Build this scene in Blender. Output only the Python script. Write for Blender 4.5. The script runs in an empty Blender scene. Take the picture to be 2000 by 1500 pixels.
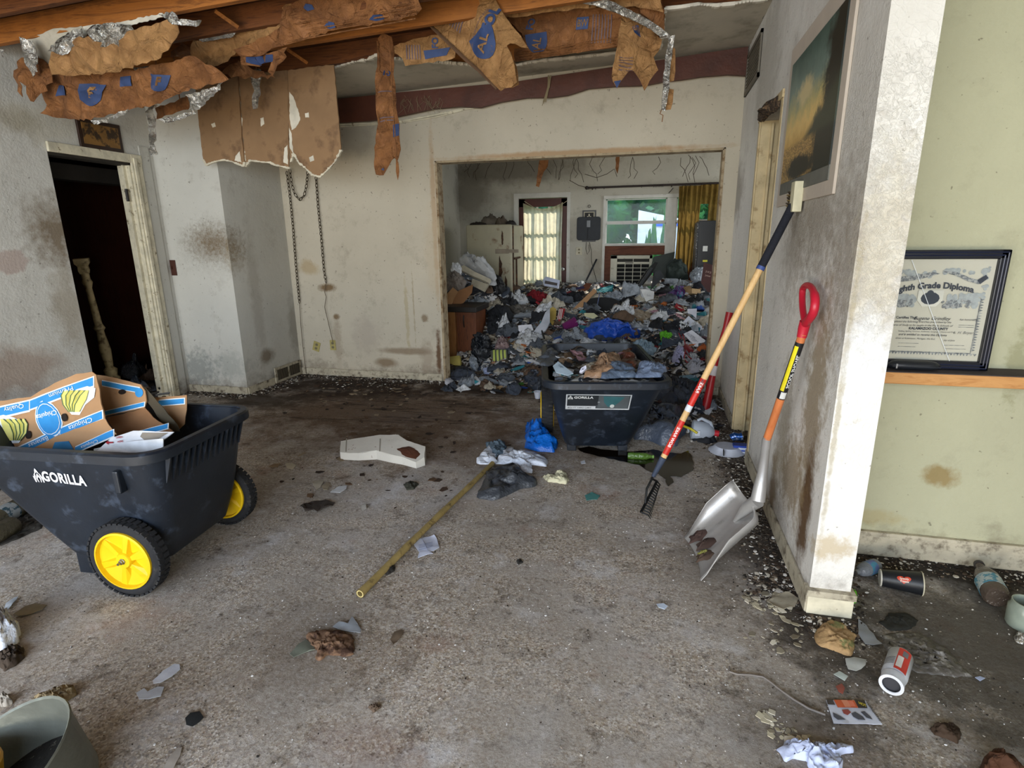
import bpy, bmesh, math, random
from mathutils import Vector, Matrix, noise
from mathutils.geometry import delaunay_2d_cdt
rnd = random.Random(7)
SC = bpy.context.scene
COL = SC.collection
# ---------------------------------------------------------------- camera (calibrated on a 2000x1500 frame)
F = 1093.5
YAW, PITCH, ROLL = 0.24515, 0.25446, -0.01196
CZ = 1.4
_cy, _sy = math.cos(YAW), math.sin(YAW)
_cp, _sp = math.cos(PITCH), math.sin(PITCH)
_cr, _sr = math.cos(ROLL), math.sin(ROLL)
RZ = Matrix(((_cy, _sy, 0), (-_sy, _cy, 0), (0, 0, 1)))
RB = Matrix(((1, 0, 0), (0, -_sp, -_cp), (0, _cp, -_sp)))
RR = Matrix(((_cr, -_sr, 0), (_sr, _cr, 0), (0, 0, 1)))
RM = RR @ RB @ RZ            # world -> camera (x right, y down, z forward)
RT = RM.transposed()
EYE = Vector((0, 0, CZ))
cam_d = bpy.data.cameras.new('camera')
cam_d.sensor_width = 36
cam_d.lens = F / 2000 * 36
cam_d.clip_start = 0.02
cam = bpy.data.objects.new('camera', cam_d)
COL.objects.link(cam)
xa, ya, za = RT @ Vector((1, 0, 0)), RT @ Vector((0, -1, 0)), RT @ Vector((0, 0, -1))
m = Matrix((xa, ya, za)).transposed().to_4x4()
m.translation = EYE
cam.matrix_world = m
SC.camera = cam
# ---------------------------------------------------------------- world, lights, exposure
SC.view_settings.view_transform = 'Standard'
SC.view_settings.look = 'None'
SC.view_settings.gamma = 1
SC.view_settings.exposure = 0.55
SC.view_settings.use_curve_mapping = False
W = bpy.data.worlds.new('sky')
SC.world = W
W.use_nodes = True
wn = W.node_tree
wn.nodes.clear()
wo = wn.nodes.new('ShaderNodeOutputWorld')
wb = wn.nodes.new('ShaderNodeBackground')
wt = wn.nodes.new('ShaderNodeTexCoord')
ws = wn.nodes.new('ShaderNodeSeparateXYZ')
wr = wn.nodes.new('ShaderNodeValToRGB')
wr.color_ramp.elements[0].position = 0.0
wr.color_ramp.elements[0].color = (0.85, 0.93, 1.0, 1)
wr.color_ramp.elements[1].position = 0.6
wr.color_ramp.elements[1].color = (0.42, 0.62, 1.0, 1)
wn.links.new(wt.outputs['Generated'], ws.inputs[0])
wn.links.new(ws.outputs['Z'], wr.inputs[0])
wn.links.new(wr.outputs[0], wb.inputs[0])
wb.inputs[1].default_value = 2.2
wn.links.new(wb.outputs[0], wo.inputs[0])


def light(name, kind, loc, rot, energy, col, size=1, sy=None):
    d = bpy.data.lights.new(name, kind)
    d.energy = energy
    d.color = col
    if kind == 'AREA':
        d.shape = 'RECTANGLE'
        d.size = size
        d.size_y = sy or size
    elif kind == 'SUN':
        d.angle = 0.009
    o = bpy.data.objects.new(name, d)
    o.location = loc
    o.rotation_euler = rot
    COL.objects.link(o)
    return o


R = math.radians
light('sun', 'SUN', (0, 0, 8), (R(-40), R(32), 0), 5.0, (1, 0.93, 0.80))
# daylight through the wide opening behind the camera, and added fill lamps at unseen rear room holes
light('skylight_front_opening', 'AREA', (-1.2, -2.9, 1.9), (R(72), 0, 0), 170, (0.74, 0.86, 1.0), 6.0, 1.6)
light('ground_bounce_fill', 'AREA', (-1.2, -2.9, .5), (R(118), 0, 0), 130, (1.0, 0.86, 0.66), 6.0, .9)  # added warm lamp aimed up, stands in for light bounced off the ground
light('fill_rear_room_right', 'AREA', (2.9, 7.2, 1.6), (R(90), 0, R(90)), 42, (0.9, 0.95, 1.0), 2.0, 1.6)  # added lamp out of view, brightens the rear room from the right
light('fill_rear_room_left', 'AREA', (-3.9, 6.0, 1.9), (R(90), 0, R(-90)), 8, (1, 0.95, 0.85), 1.0, 0.9)  # added lamp out of view, brightens the rear room from the left

# ---------------------------------------------------------------- pixel -> world


def ray(px, py):
    return RT @ Vector((px - 1000, py - 750, F))


def FL(px, py, z=0.0):
    v = ray(px, py)
    return EYE + v * ((z - CZ) / v.z)


def AX(px, py, a, val):
    v = ray(px, py)
    return EYE + v * ((val - EYE[a]) / v[a])


def CEILZ(x):
    return 2.68 + .038 * (x + 2.94)


def CE(px, py, off=0.0):
    v = ray(px, py)
    return EYE + v * ((2.68 + .038 * 2.94 + off - CZ) / (v.z - .038 * v.x))


# ---------------------------------------------------------------- materials
def lin(h):
    h = h.lstrip('#')
    out = []
    for i in (0, 2, 4):
        c = int(h[i:i + 2], 16) / 255
        out.append(c / 12.92 if c <= .04045 else ((c + .055) / 1.055) ** 2.4)
    return tuple(out) + (1,)


class NT:
    def __init__(s, name):
        s.m = bpy.data.materials.new(name)
        s.m.use_nodes = True
        s.t = s.m.node_tree
        s.t.nodes.clear()
        s.out = s.n('ShaderNodeOutputMaterial')
        s.b = s.n('ShaderNodeBsdfPrincipled')
        s.L(s.b.outputs[0], s.out.inputs[0])
        s.co = s.n('ShaderNodeTexCoord').outputs['Object']

    def n(s, typ, **kw):
        nd = s.t.nodes.new(typ)
        for k, v in kw.items():
            setattr(nd, k, v)
        return nd

    def L(s, a, b):
        s.t.links.new(a, b)

    def noise(s, scale, detail=4, rough=.55, vec=None, dist=0):
        nd = s.n('ShaderNodeTexNoise')
        nd.inputs['Scale'].default_value = scale
        nd.inputs['Detail'].default_value = detail
        nd.inputs['Roughness'].default_value = rough
        nd.inputs['Distortion'].default_value = dist
        s.L(vec or s.co, nd.inputs['Vector'])
        return nd.outputs['Fac']

    def voro(s, scale, out='Distance', feature='F1', vec=None):
        nd = s.n('ShaderNodeTexVoronoi', feature=feature)
        nd.inputs['Scale'].default_value = scale
        s.L(vec or s.co, nd.inputs['Vector'])
        return nd.outputs[out]

    def ramp(s, fac, stops, const=False):
        nd = s.n('ShaderNodeValToRGB')
        cr = nd.color_ramp
        if const:
            cr.interpolation = 'CONSTANT'
        while len(cr.elements) < len(stops):
            cr.elements.new(.5)
        for e, (p, c) in zip(cr.elements, stops):
            e.position = p
            e.color = c if len(c) == 4 else (*c, 1)
        s.L(fac, nd.inputs[0])
        return nd.outputs[0]

    def maprange(s, v, a, b, c=0., d=1.):
        nd = s.n('ShaderNodeMapRange')
        s.L(v, nd.inputs[0])
        for i, x in enumerate((a, b, c, d)):
            nd.inputs[i + 1].default_value = x
        return nd.outputs[0]

    def math(s, op, a, b=None):
        nd = s.n('ShaderNodeMath', operation=op)
        for i, x in enumerate((a, b)):
            if x is None:
                continue
            if isinstance(x, (int, float)):
                nd.inputs[i].default_value = x
            else:
                s.L(x, nd.inputs[i])
        return nd.outputs[0]

    def mix(s, fac, a, b, mode='MIX'):
        nd = s.n('ShaderNodeMix', data_type='RGBA', blend_type=mode)
        for sock, x in ((nd.inputs[0], fac), (nd.inputs[6], a), (nd.inputs[7], b)):
            if isinstance(x, (int, float)):
                sock.default_value = x
            elif isinstance(x, tuple):
                sock.default_value = x
            else:
                s.L(x, sock)
        return nd.outputs[2]

    def scaled(s, v3, off=(0, 0, 0)):
        nd = s.n('ShaderNodeMapping')
        nd.inputs['Scale'].default_value = v3
        nd.inputs['Location'].default_value = off
        s.L(s.co, nd.inputs['Vector'])
        return nd.outputs[0]

    def blot(s, c, r, nscale=9, k=.9, soft=.5):
        """mask of a stain or painted shade patch around c with radii r and a ragged edge"""
        v = s.scaled((1 / r[0], 1 / r[1], 1 / r[2]), (-c[0] / r[0], -c[1] / r[1], -c[2] / r[2]))
        ln = s.n('ShaderNodeVectorMath', operation='LENGTH')
        s.L(v, ln.inputs[0])
        a = s.math('SUBTRACT', 1.0, ln.outputs['Value'])
        nz = s.math('MULTIPLY', s.math('SUBTRACT', s.noise(nscale, 6, .7), .5), k * 2)
        return s.maprange(s.math('ADD', a, nz), 0.0, soft)

    def bump(s, h, strength=.3, dist=.01):
        nd = s.n('ShaderNodeBump')
        nd.inputs['Strength'].default_value = strength
        nd.inputs['Distance'].default_value = dist
        s.L(h, nd.inputs['Height'])
        if getattr(s, '_bn', None):
            s.L(s._bn, nd.inputs['Normal'])
        s._bn = nd.outputs[0]
        s.L(nd.outputs[0], s.b.inputs['Normal'])

    def fin(s, col, rough=.8, metal=0, spec=.4):
        if isinstance(col, tuple):
            s.b.inputs['Base Color'].default_value = col
        else:
            s.L(col, s.b.inputs['Base Color'])
        if isinstance(rough, (int, float)):
            s.b.inputs['Roughness'].default_value = rough
        else:
            s.L(rough, s.b.inputs['Roughness'])
        s.b.inputs['Metallic'].default_value = metal
        s.b.inputs['Specular IOR Level'].default_value = spec
        return s.m


def M(name, col, rough=.8, metal=0, var=.25, scale=9, bump=.15, bscale=30, col2=None, c2=(.5, .65), bd=.01, spec=.4):
    n = NT(name)
    c = lin(col)
    dk = tuple(x * (1 - var) for x in c[:3]) + (1,)
    lt = tuple(min(1, x * (1 + var * .6)) for x in c[:3]) + (1,)
    base = n.ramp(n.noise(scale, 5), [(.3, dk), (.55, c), (.8, lt)])
    if col2:
        base = n.mix(n.maprange(n.noise(scale * 1.7, 6, .65), c2[0], c2[1]), base, lin(col2))
    if bump:
        n.bump(n.noise(bscale, 5), bump, bd)
    return n.fin(base, rough, metal, spec)


_mc = {}


def SM(col, rough=.7, **kw):
    """cached simple material by colour"""
    k = (col, rough, tuple(sorted(kw.items())))
    if k not in _mc:
        _mc[k] = M('m_' + col.strip('#') + '_' + str(int(rough * 10)), col, rough, **kw)
    return _mc[k]


# ---------------------------------------------------------------- object bookkeeping
def tag(o, label=None, cat=None, group=None, kind=None):
    if label:
        o['label'] = label
    if cat:
        o['category'] = cat
    if group:
        o['group'] = group
    if kind:
        o['kind'] = kind
    return o


def thing(name, label, cat, loc=(0, 0, 0), rz=0.0, group=None, rot=None):
    o = bpy.data.objects.new(name, None)
    o.empty_display_size = .05
    COL.objects.link(o)
    mm = (Matrix.Rotation(rz, 4, 'Z') if rot is None else rot.to_4x4())
    mm = Matrix.Translation(Vector(loc)) @ mm
    o.matrix_world = mm
    tag(o, label, cat, group)
    MW[o.name] = mm
    return o


MW = {}


def mesh(name, V, Fc, mat, smooth=False, mats=None, mi=None):
    me = bpy.data.meshes.new(name)
    me.from_pydata([tuple(v) for v in V], [], Fc)
    for mm in (mats or [mat]):
        me.materials.append(mm)
    if mi:
        me.polygons.foreach_set('material_index', mi)
    if smooth:
        me.polygons.foreach_set('use_smooth', [True] * len(me.polygons))
    me.update()
    return me


def link(name, me, parent=None, label=None):
    o = bpy.data.objects.new(name, me)
    COL.objects.link(o)
    if parent:
        o.parent = parent
    if label:
        o['label'] = label
    return o


class MB:
    """collects shapes; build() links them as one mesh object (local coordinates of its thing)"""
    def __init__(s):
        s.v, s.f = [], []

    def add(s, V, Fc, T=None):
        k = len(s.v)
        s.v += [(T @ Vector(v)) if T is not None else Vector(v) for v in V]
        s.f += [tuple(i + k for i in f) for f in Fc]
        return s

    def box(s, a, b, T=None):
        x0, y0, z0 = a
        x1, y1, z1 = b
        V = [(x0, y0, z0), (x1, y0, z0), (x1, y1, z0), (x0, y1, z0), (x0, y0, z1), (x1, y0, z1), (x1, y1, z1), (x0, y1, z1)]
        return s.add(V, [(3, 2, 1, 0), (4, 5, 6, 7), (0, 1, 5, 4), (1, 2, 6, 5), (2, 3, 7, 6), (3, 0, 4, 7)], T)

    def hexa(s, P):
        return s.add(P, [(3, 2, 1, 0), (4, 5, 6, 7), (0, 1, 5, 4), (1, 2, 6, 5), (2, 3, 7, 6), (3, 0, 4, 7)])

    def tube(s, pts, r, n=8, cap=True):
        pts = [Vector(p) for p in pts]
        rs = r if isinstance(r, (list, tuple)) else [r] * len(pts)
        V, Fc = [], []
        up = Vector((0, 0, 1))
        pn = None
        for i, p in enumerate(pts):
            d = (pts[min(i + 1, len(pts) - 1)] - pts[max(i - 1, 0)]).normalized()
            if pn is None:
                a = d.cross(up)
                if a.length < .05:
                    a = d.cross(Vector((1, 0, 0)))
            else:
                a = pn - d * pn.dot(d)
            a.normalize()
            pn = a
            b = d.cross(a)
            for k in range(n):
                t = 2 * math.pi * k / n
                V.append(p + (a * math.cos(t) + b * math.sin(t)) * rs[i])
        for i in range(len(pts) - 1):
            for k in range(n):
                k2 = (k + 1) % n
                Fc.append((i * n + k, i * n + k2, (i + 1) * n + k2, (i + 1) * n + k))
        if cap:
            Fc.append(tuple(range(n))[::-1])
            Fc.append(tuple(range((len(pts) - 1) * n, len(pts) * n)))
        return s.add(V, Fc)

    def lathe(s, prof, n=20, T=None, cap=True):
        V, Fc = [], []
        for r, z in prof:
            for k in range(n):
                t = 2 * math.pi * k / n
                V.append((r * math.cos(t), r * math.sin(t), z))
        for i in range(len(prof) - 1):
            for k in range(n):
                k2 = (k + 1) % n
                Fc.append((i * n + k, i * n + k2, (i + 1) * n + k2, (i + 1) * n + k))
        if cap:
            Fc.append(tuple(range(n))[::-1])
            Fc.append(tuple(range((len(prof) - 1) * n, len(prof) * n)))
        return s.add(V, Fc, T)

    def prism(s, poly, z0, z1, T=None):
        n = len(poly)
        V = [(x, y, z0) for x, y in poly] + [(x, y, z1) for x, y in poly]
        Fc = [tuple(range(n))[::-1], tuple(range(n, 2 * n))] + [(i, (i + 1) % n, n + (i + 1) % n, n + i) for i in range(n)]
        return s.add(V, Fc, T)

    def loft(s, rings, cap0=True, cap1=True):
        n = len(rings[0])
        V = [v for r in rings for v in r]
        Fc = []
        for i in range(len(rings) - 1):
            for k in range(n):
                k2 = (k + 1) % n
                Fc.append((i * n + k, i * n + k2, (i + 1) * n + k2, (i + 1) * n + k))
        if cap0:
            Fc.append(tuple(range(n))[::-1])
        if cap1:
            Fc.append(tuple(range((len(rings) - 1) * n, len(rings) * n)))
        return s.add(V, Fc)

    def me(s, name, mat, smooth=False):
        return mesh(name, s.v, s.f, mat, smooth)

    def build(s, name, mat, parent=None, smooth=False, label=None, bevel=0, W=False, auto=True):
        """W=True: the collected points are world points"""
        if W and parent is not None:
            inv = MW[parent.name].inverted() if parent.name in MW else Matrix.Identity(4)
            s.v = [inv @ v for v in s.v]
        me = s.me(name, mat, smooth)
        if smooth and auto:
            me.set_sharp_from_angle(angle=R(42))
        o = link(name, me, parent, label)
        if parent is not None and parent.name in MW:
            MW[o.name] = MW[parent.name]
        if bevel:
            md = o.modifiers.new('bevel', 'BEVEL')
            md.width = bevel
            md.segments = 2
            md.limit_method = 'ANGLE'
        return o


def inpoly(x, y, P):
    c = False
    j = len(P) - 1
    for i in range(len(P)):
        if (P[i][1] > y) != (P[j][1] > y) and x < (P[j][0] - P[i][0]) * (y - P[i][1]) / (P[j][1] - P[i][1]) + P[i][0]:
            c = not c
        j = i
    return c


def tri(poly, res, jit=0.0, seed=0, dens=None):
    """triangulated filling of a polygon with inner points; jit = ragged edge"""
    P = []
    n = len(poly)
    rr = random.Random(seed)
    for i in range(n):
        a, b = Vector(poly[i]), Vector(poly[(i + 1) % n])
        L = (b - a).length
        k = max(1, int(L / (dens or res)))
        nn = Vector((-(b - a).y, (b - a).x)).normalized() if L > 0 else Vector((0, 0))
        for q in range(k):
            p = a.lerp(b, q / k)
            if jit and q:
                p = p + nn * rr.uniform(-jit, jit)
            P.append(p)
    nb = len(P)
    x0, x1 = min(p.x for p in P), max(p.x for p in P)
    y0, y1 = min(p.y for p in P), max(p.y for p in P)
    pl = [(p.x, p.y) for p in P]
    inner = []
    yy = y0 + res / 2
    row = 0
    while yy < y1:
        xx = x0 + (res / 2 if row % 2 else res)
        while xx < x1:
            if inpoly(xx, yy, pl):
                inner.append(Vector((xx + rr.uniform(-.15, .15) * res, yy + rr.uniform(-.15, .15) * res)))
            xx += res
        yy += res * .87
        row += 1
    vs, es, fs, _, _, _ = delaunay_2d_cdt(P + inner, [], [list(range(nb))], 1, 1e-6)
    return vs, fs


class Surf:
    """a plane in space (o,u,v,n) with a crumple function; pixels are turned into points on it"""
    def __init__(s, o, n, amp=0, freq=4, seed=0, up=Vector((0, 0, 1)), bend=None):
        s.o = Vector(o)
        s.n = Vector(n).normalized()
        s.u = up.cross(s.n)
        if s.u.length < .01:
            s.u = Vector((1, 0, 0))
        s.u.normalize()
        s.v = s.n.cross(s.u)
        s.amp, s.freq, s.seed, s.bend = amp, freq, seed, bend

    def hit(s, px, py):
        r = ray(px, py)
        p = EYE + r * ((s.o - EYE).dot(s.n) / r.dot(s.n))
        d = p - s.o
        return Vector((d.dot(s.u), d.dot(s.v)))

    def d(s, a, b):
        z = 0
        if s.amp:
            q = Vector((a * s.freq, b * s.freq, s.seed * 7.3))
            w = noise.noise(q * .6) * 1.2
            z = s.amp * (w + .8 * (1 - 2 * abs(noise.noise(q * 1.3 + Vector((5, 1, 2)))) - .6) + .25 * noise.noise(q * 4))
        if s.bend:
            z += s.bend(a, b)
        return z

    def P(s, a, b, off=0.0):
        return s.o + s.u * a + s.v * b + s.n * (s.d(a, b) + off)


def sheet(name, S, poly_px, mat, parent=None, res=.05, thick=.002, jit=0.0, seed=0, dens=None, off=0.0, label=None, smooth=True, raw=None):
    poly = raw if raw else [S.hit(*p) for p in poly_px]
    vs, fs = tri([Vector(p) for p in poly], res, jit, seed, dens)
    top = [S.P(v.x, v.y, off + thick) for v in vs]
    bot = [S.P(v.x, v.y, off) for v in vs]
    n = len(vs)
    V = top + bot
    Fc = [tuple(f) for f in fs] + [tuple(i + n for i in reversed(f)) for f in fs]
    ec = {}
    for f in fs:
        for i in range(len(f)):
            a, b = f[i], f[(i + 1) % len(f)]
            ec[(a, b)] = 1
    for (a, b) in ec:
        if (b, a) not in ec:
            Fc.append((b, a, a + n, b + n))
    if thick == 0:
        V, Fc = top, [tuple(f) for f in fs]
    mb = MB()
    mb.add(V, Fc)
    o = mb.build(name, mat, parent, smooth, label, W=True)
    return o


_tc = {}


def textgeo(s, bold=0.0, space=1.0):
    k = (s, bold, space)
    if k in _tc:
        return _tc[k]
    c = bpy.data.curves.new('t', 'FONT')
    c.body = s
    c.offset = bold
    c.space_character = space
    c.resolution_u = 3
    c.align_x = 'CENTER'
    c.align_y = 'CENTER'
    o = bpy.data.objects.new('t', c)
    COL.objects.link(o)
    bpy.context.view_layer.update()
    me = o.to_mesh()
    b_ = bmesh.new()
    b_.from_mesh(me)
    bmesh.ops.triangulate(b_, faces=b_.faces[:])
    if len(s) <= 14:
        for _ in range(3):
            es = [e for e in b_.edges if e.calc_length() > .16]
            if es:
                bmesh.ops.subdivide_edges(b_, edges=es, cuts=1)
                bmesh.ops.triangulate(b_, faces=[f for f in b_.faces if len(f.verts) > 3])
    b_.verts.index_update()
    V = [(v.co.x, v.co.y) for v in b_.verts]
    Fc = [tuple(v.index for v in f.verts) for f in b_.faces]
    b_.free()
    o.to_mesh_clear()
    bpy.data.objects.remove(o)
    bpy.data.curves.remove(c)
    _tc[k] = (V, Fc)
    return _tc[k]


def text(s, fn, mat, parent, bold=0.0, name='lettering', space=1.0, label=None, world=True):
    """fn(x,y) -> 3D point; x,y in em units centred on the text"""
    V, Fc = textgeo(s, bold, space)
    mb = MB()
    mb.add([fn(x, y) for x, y in V], Fc)
    return mb.build(name, mat, parent, W=world, label=label)


def text_px(s, S, c, ex, ey, mat, parent, bold=0.0, off=.003, name='lettering'):
    """c = centre, ex/ey = vectors of one em, read off the photograph and laid on the surface S"""
    def fn(x, y):
        h = S.hit(c[0] + x * ex[0] + y * ey[0], c[1] + x * ex[1] + y * ey[1])
        return S.P(h.x, h.y, off)
    return text(s, fn, mat, parent, bold, name)


def blob(outline, h, seed=0, rings=13, seg=48, amp=.35, f=6, pw=2.0, z0=0.0, fold=0.6):
    """crumpled heap over a star-shaped outline; list of (x,y) -> verts, faces"""
    cx = sum(p[0] for p in outline) / len(outline)
    cy = sum(p[1] for p in outline) / len(outline)
    n = len(outline)
    pts = []
    tot = 0
    seglen = []
    for i in range(n):
        a, b = outline[i], outline[(i + 1) % n]
        seglen.append(math.hypot(b[0] - a[0], b[1] - a[1]))
    tot = sum(seglen)
    for k in range(seg):
        t = tot * k / seg
        i = 0
        while t > seglen[i] and i < n - 1:
            t -= seglen[i]
            i += 1
        a, b = outline[i], outline[(i + 1) % n]
        q = t / max(seglen[i], 1e-9)
        pts.append((a[0] + (b[0] - a[0]) * q, a[1] + (b[1] - a[1]) * q))
    ext = max(math.hypot(p[0] - cx, p[1] - cy) for p in pts)
    V = [(cx, cy, z0 + h)]
    for r in range(1, rings + 1):
        q = r / rings
        for k in range(seg):
            x = cx + (pts[k][0] - cx) * q
            y = cy + (pts[k][1] - cy) * q
            v = Vector((x / ext * f, y / ext * f, seed * 3.1))
            wv = v + Vector((noise.noise(v * .7), noise.noise(v * .7 + Vector((5, 5, 5))), 0)) * .8
            e = noise.noise(v * .5) * .9 + fold * ((1 - 3.2 * abs(noise.noise(wv + Vector((9, 4, 1))))) + .55 * (1 - 3.2 * abs(noise.noise(wv * 2.1))) + .3 * (1 - 3.2 * abs(noise.noise(wv * 4.4))))
            prof = max(0.0, 1 - q ** pw) ** .6 * (.75 + .25 * noise.noise(Vector((x / ext * 2, y / ext * 2, seed + 5))) * 2)
            z = h * prof * (1 + amp * e) + (h * .12 * (1 + e) if r < rings else 0)
            dx = noise.noise(v + Vector((0, 7, 3))) * ext * .16 * (1 if r < rings else .5)
            dy = noise.noise(v + Vector((3, 0, 11))) * ext * .12 * (1 if r < rings else .5)
            V.append((x + dx, y + dy, z0 + max(.001, z)))
    Fc = []
    for k in range(seg):
        Fc.append((0, 1 + k, 1 + (k + 1) % seg))
    for r in range(rings - 1):
        for k in range(seg):
            k2 = (k + 1) % seg
            Fc.append((1 + r * seg + k, 1 + (r + 1) * seg + k, 1 + (r + 1) * seg + k2, 1 + r * seg + k2))
    base = len(V)
    for k in range(seg):
        x, y, z = V[1 + (rings - 1) * seg + k]
        V.append((x, y, z0))
    for k in range(seg):
        k2 = (k + 1) % seg
        Fc.append((1 + (rings - 1) * seg + k, base + k, base + k2, 1 + (rings - 1) * seg + k2))
    Fc.append(tuple(base + k for k in range(seg))[::-1])
    return V, Fc


def floor_blob(name, label, cat, poly_px, h, mat, seed=0, group=None, z=0.0, **kw):
    P = [FL(px, py, z + h * .3) for px, py in poly_px]
    cx, cy = sum(p.x for p in P) / len(P), sum(p.y for p in P) / len(P)
    V, Fc = blob([(p.x - cx, p.y - cy) for p in P], h, seed, **kw)
    mb = MB()
    mb.add(V, Fc)
    o = mb.build(name, mat, None, True, label, auto=False)
    o.location = (cx, cy, z)
    tag(o, label, cat, group)
    return o


def struct(o, name=None):
    o['kind'] = 'structure'
    return o
# ================================================================ WALL AND FLOOR MATERIALS


def wallmat(name, col, stains_and_shade=(), crackle=0.0, dirt='#6b5f4e', grime=.35, bmp=.25, low=True, peel=None):
    n = NT(name)
    c = lin(col)
    base = n.ramp(n.noise(1.3, 6, .6), [(.25, tuple(x * .86 for x in c[:3]) + (1,)), (.6, c), (.85, tuple(min(1, x * 1.07) for x in c[:3]) + (1,))])
    base = n.mix(n.math('MULTIPLY', n.maprange(n.noise(5.5, 7, .72), .56, .75), grime), base, lin(dirt))
    # fine dark specks
    base = n.mix(n.math('MULTIPLY', n.maprange(n.noise(38, 3, .5), .69, .73), .55), base, lin('#4a4238'))
    if low:   # splashed dirt low on the wall
        sep = n.n('ShaderNodeSeparateXYZ')
        n.L(n.co, sep.inputs[0])
        hh = n.math('ADD', sep.outputs['Z'], n.math('MULTIPLY', n.math('SUBTRACT', n.noise(7, 6, .7), .5), .5))
        base = n.mix(n.maprange(hh, .16, -.02, 0, .75), base, lin('#5a4c3c'))
    tex = None
    for st in stains_and_shade:
        cc, rr, colr, k = st[:4]
        ns = st[4] if len(st) > 4 else 9
        mk = n.math('MULTIPLY', n.blot(cc, rr, ns, st[5] if len(st) > 5 else .8, st[6] if len(st) > 6 else .55), k)
        base = n.mix(mk, base, lin(colr))
        tex = mk if tex is None else n.math('MAXIMUM', tex, mk)
    n.bump(n.noise(3, 3), bmp, .03)
    n.bump(n.noise(55, 6, .6), bmp, .006)
    if crackle:
        v = n.voro(46, 'Distance', 'DISTANCE_TO_EDGE', n.mix(.35, n.co, n.n('ShaderNodeTexNoise').outputs['Color']) if False else None)
        cr = n.math('MULTIPLY', n.maprange(n.noise(2.6, 5), .4, .62), n.maprange(v, 0, .12, 1, 0))
        n.bump(cr, crackle, .008)
    if peel:
        pk = n.blot(peel[0], peel[1], 30, .6, .4)
        wv = n.ramp(n.noise(34, 5, .7, dist=1.2), [(.47, (0, 0, 0)), (.52, (1, 1, 1)), (.56, (0, 0, 0))])
        n.bump(n.math('MULTIPLY', pk, wv), .5, .008)
        base = n.mix(n.math('MULTIPLY', n.math('MULTIPLY', pk, wv), .35), base, lin('#f0ece0'))
    return n.fin(base, .85, 0, .25)


def on(px, py, a, v):
    p = AX(px, py, a, v)
    return (p.x, p.y, p.z)


YB = 5.20          # rear wall plane
YC = 4.35          # closet front plane
XL = -4.31         # left wall plane
XR = 0.637         # right wall plane
XR2 = 0.777
YE = 2.08          # near end of the right wall
YG = 2.58          # green wall
YF = 8.95          # far wall of the rear room
brown = '#6a5433'
M_left = wallmat('wall_left_paint', '#cfcdc5', [
    (on(112, 455, 0, XL), (.3, .30, .34), brown, .8, 14, .8, .8),
    (on(135, 600, 0, XL), (.3, .16, .34), '#8d7d62', .5, 9),
    (on(22, 512, 0, XL), (.3, .12, .09), '#b9a9a0', .9, 10, .5, .2),
    (on(20, 730, 0, XL), (.3, .5, .22), '#a08e80', .8, 5),
    (on(40, 235, 0, XL), (.3, .18, .10), '#8f8570', .6, 12),
    (on(80, 240, 0, XL), (.3, .5, .16), '#bdb6a2', .5, 8)], bmp=.6)
M_closet = wallmat('wall_closet_paint', '#c6c4bb', [
    (on(415, 475, 1, YC), (.34, .3, .20), brown, .85, 26, 1.0, .8),
    (on(460, 500, 1, YC), (.14, .3, .2), '#7a6338', .7, 30, 1.0, .8),
    (on(390, 720, 1, YC), (.26, .3, .22), '#6d7370', .55, 22, 1.3, .6),
    (on(450, 715, 1, YC), (.22, .3, .16), '#8b8f88', .4, 18, 1.2, .6),
    (on(522, 695, 0, -3.66), (.2, .13, .10), '#6b5c48', .8, 8, .5),
    (on(500, 580, 0, -3.66), (.2, .1, .9), '#8d8374', .35, 9),
    (on(575, 640, 0, -3.66), (.2, .12, .4), '#7f7666', .5, 9)], peel=(on(420, 480, 1, YC), (.42, .3, .28)))
M_back = wallmat('wall_rear_paint', '#c0b7a4', [
    (on(640, 562, 1, YB), (.13, .3, .05), '#6f5636', .9, 16, .6),
    (on(657, 619, 1, YB), (.045, .3, .04), '#6f5636', .9, 16, .6),
    (on(603, 522, 1, YB), (.14, .3, .10), '#a48d64', .6, 8),
    (on(660, 665, 1, YB), (.06, .3, .32), '#9a8c78', .6, 14, 1.1),
    (on(715, 655, 1, YB), (.20, .3, .24), '#a3978a', .45, 12, 1.0),
    (on(795, 686, 1, YB), (.40, .3, .045), '#85735d', .8, 7, .4),
    (on(755, 708, 1, YB), (.16, .3, .06), '#7d6a52', .85, 9, .35),
    (on(857, 690, 1, YB), (.035, .3, .30), '#5a3c22', .9, 12, .8),
    (on(835, 700, 1, YB), (.10, .3, .22), '#8f7f6c', .5, 12, .9),
    (on(830, 622, 1, YB), (.05, .3, .05), '#7c6950', .8, 14, .7),
    (on(795, 620, 1, YB), (.025, .3, .45), '#a89a78', .6, 22, 1.0),
    (on(808, 600, 1, YB), (.012, .3, .4), '#9a8c70', .6, 22, 1.0),
    (on(720, 300, 1, YB), (.35, .3, .12), '#a79c84', .4, 6),
    (on(690, 270, 1, YB), (.3, .3, .22), '#8c8678', .5, 5),
    (on(1130, 298, 1, YB), (1.45, .3, .035), '#a07a4c', .7, 10, .5),
    (on(848, 420, 1, YB), (.035, .3, 1.0), '#a5835a', .55, 12, .6),
    (on(845, 500, 1, YB), (.10, .3, .5), '#b6a68c', .4, 6)])
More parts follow.
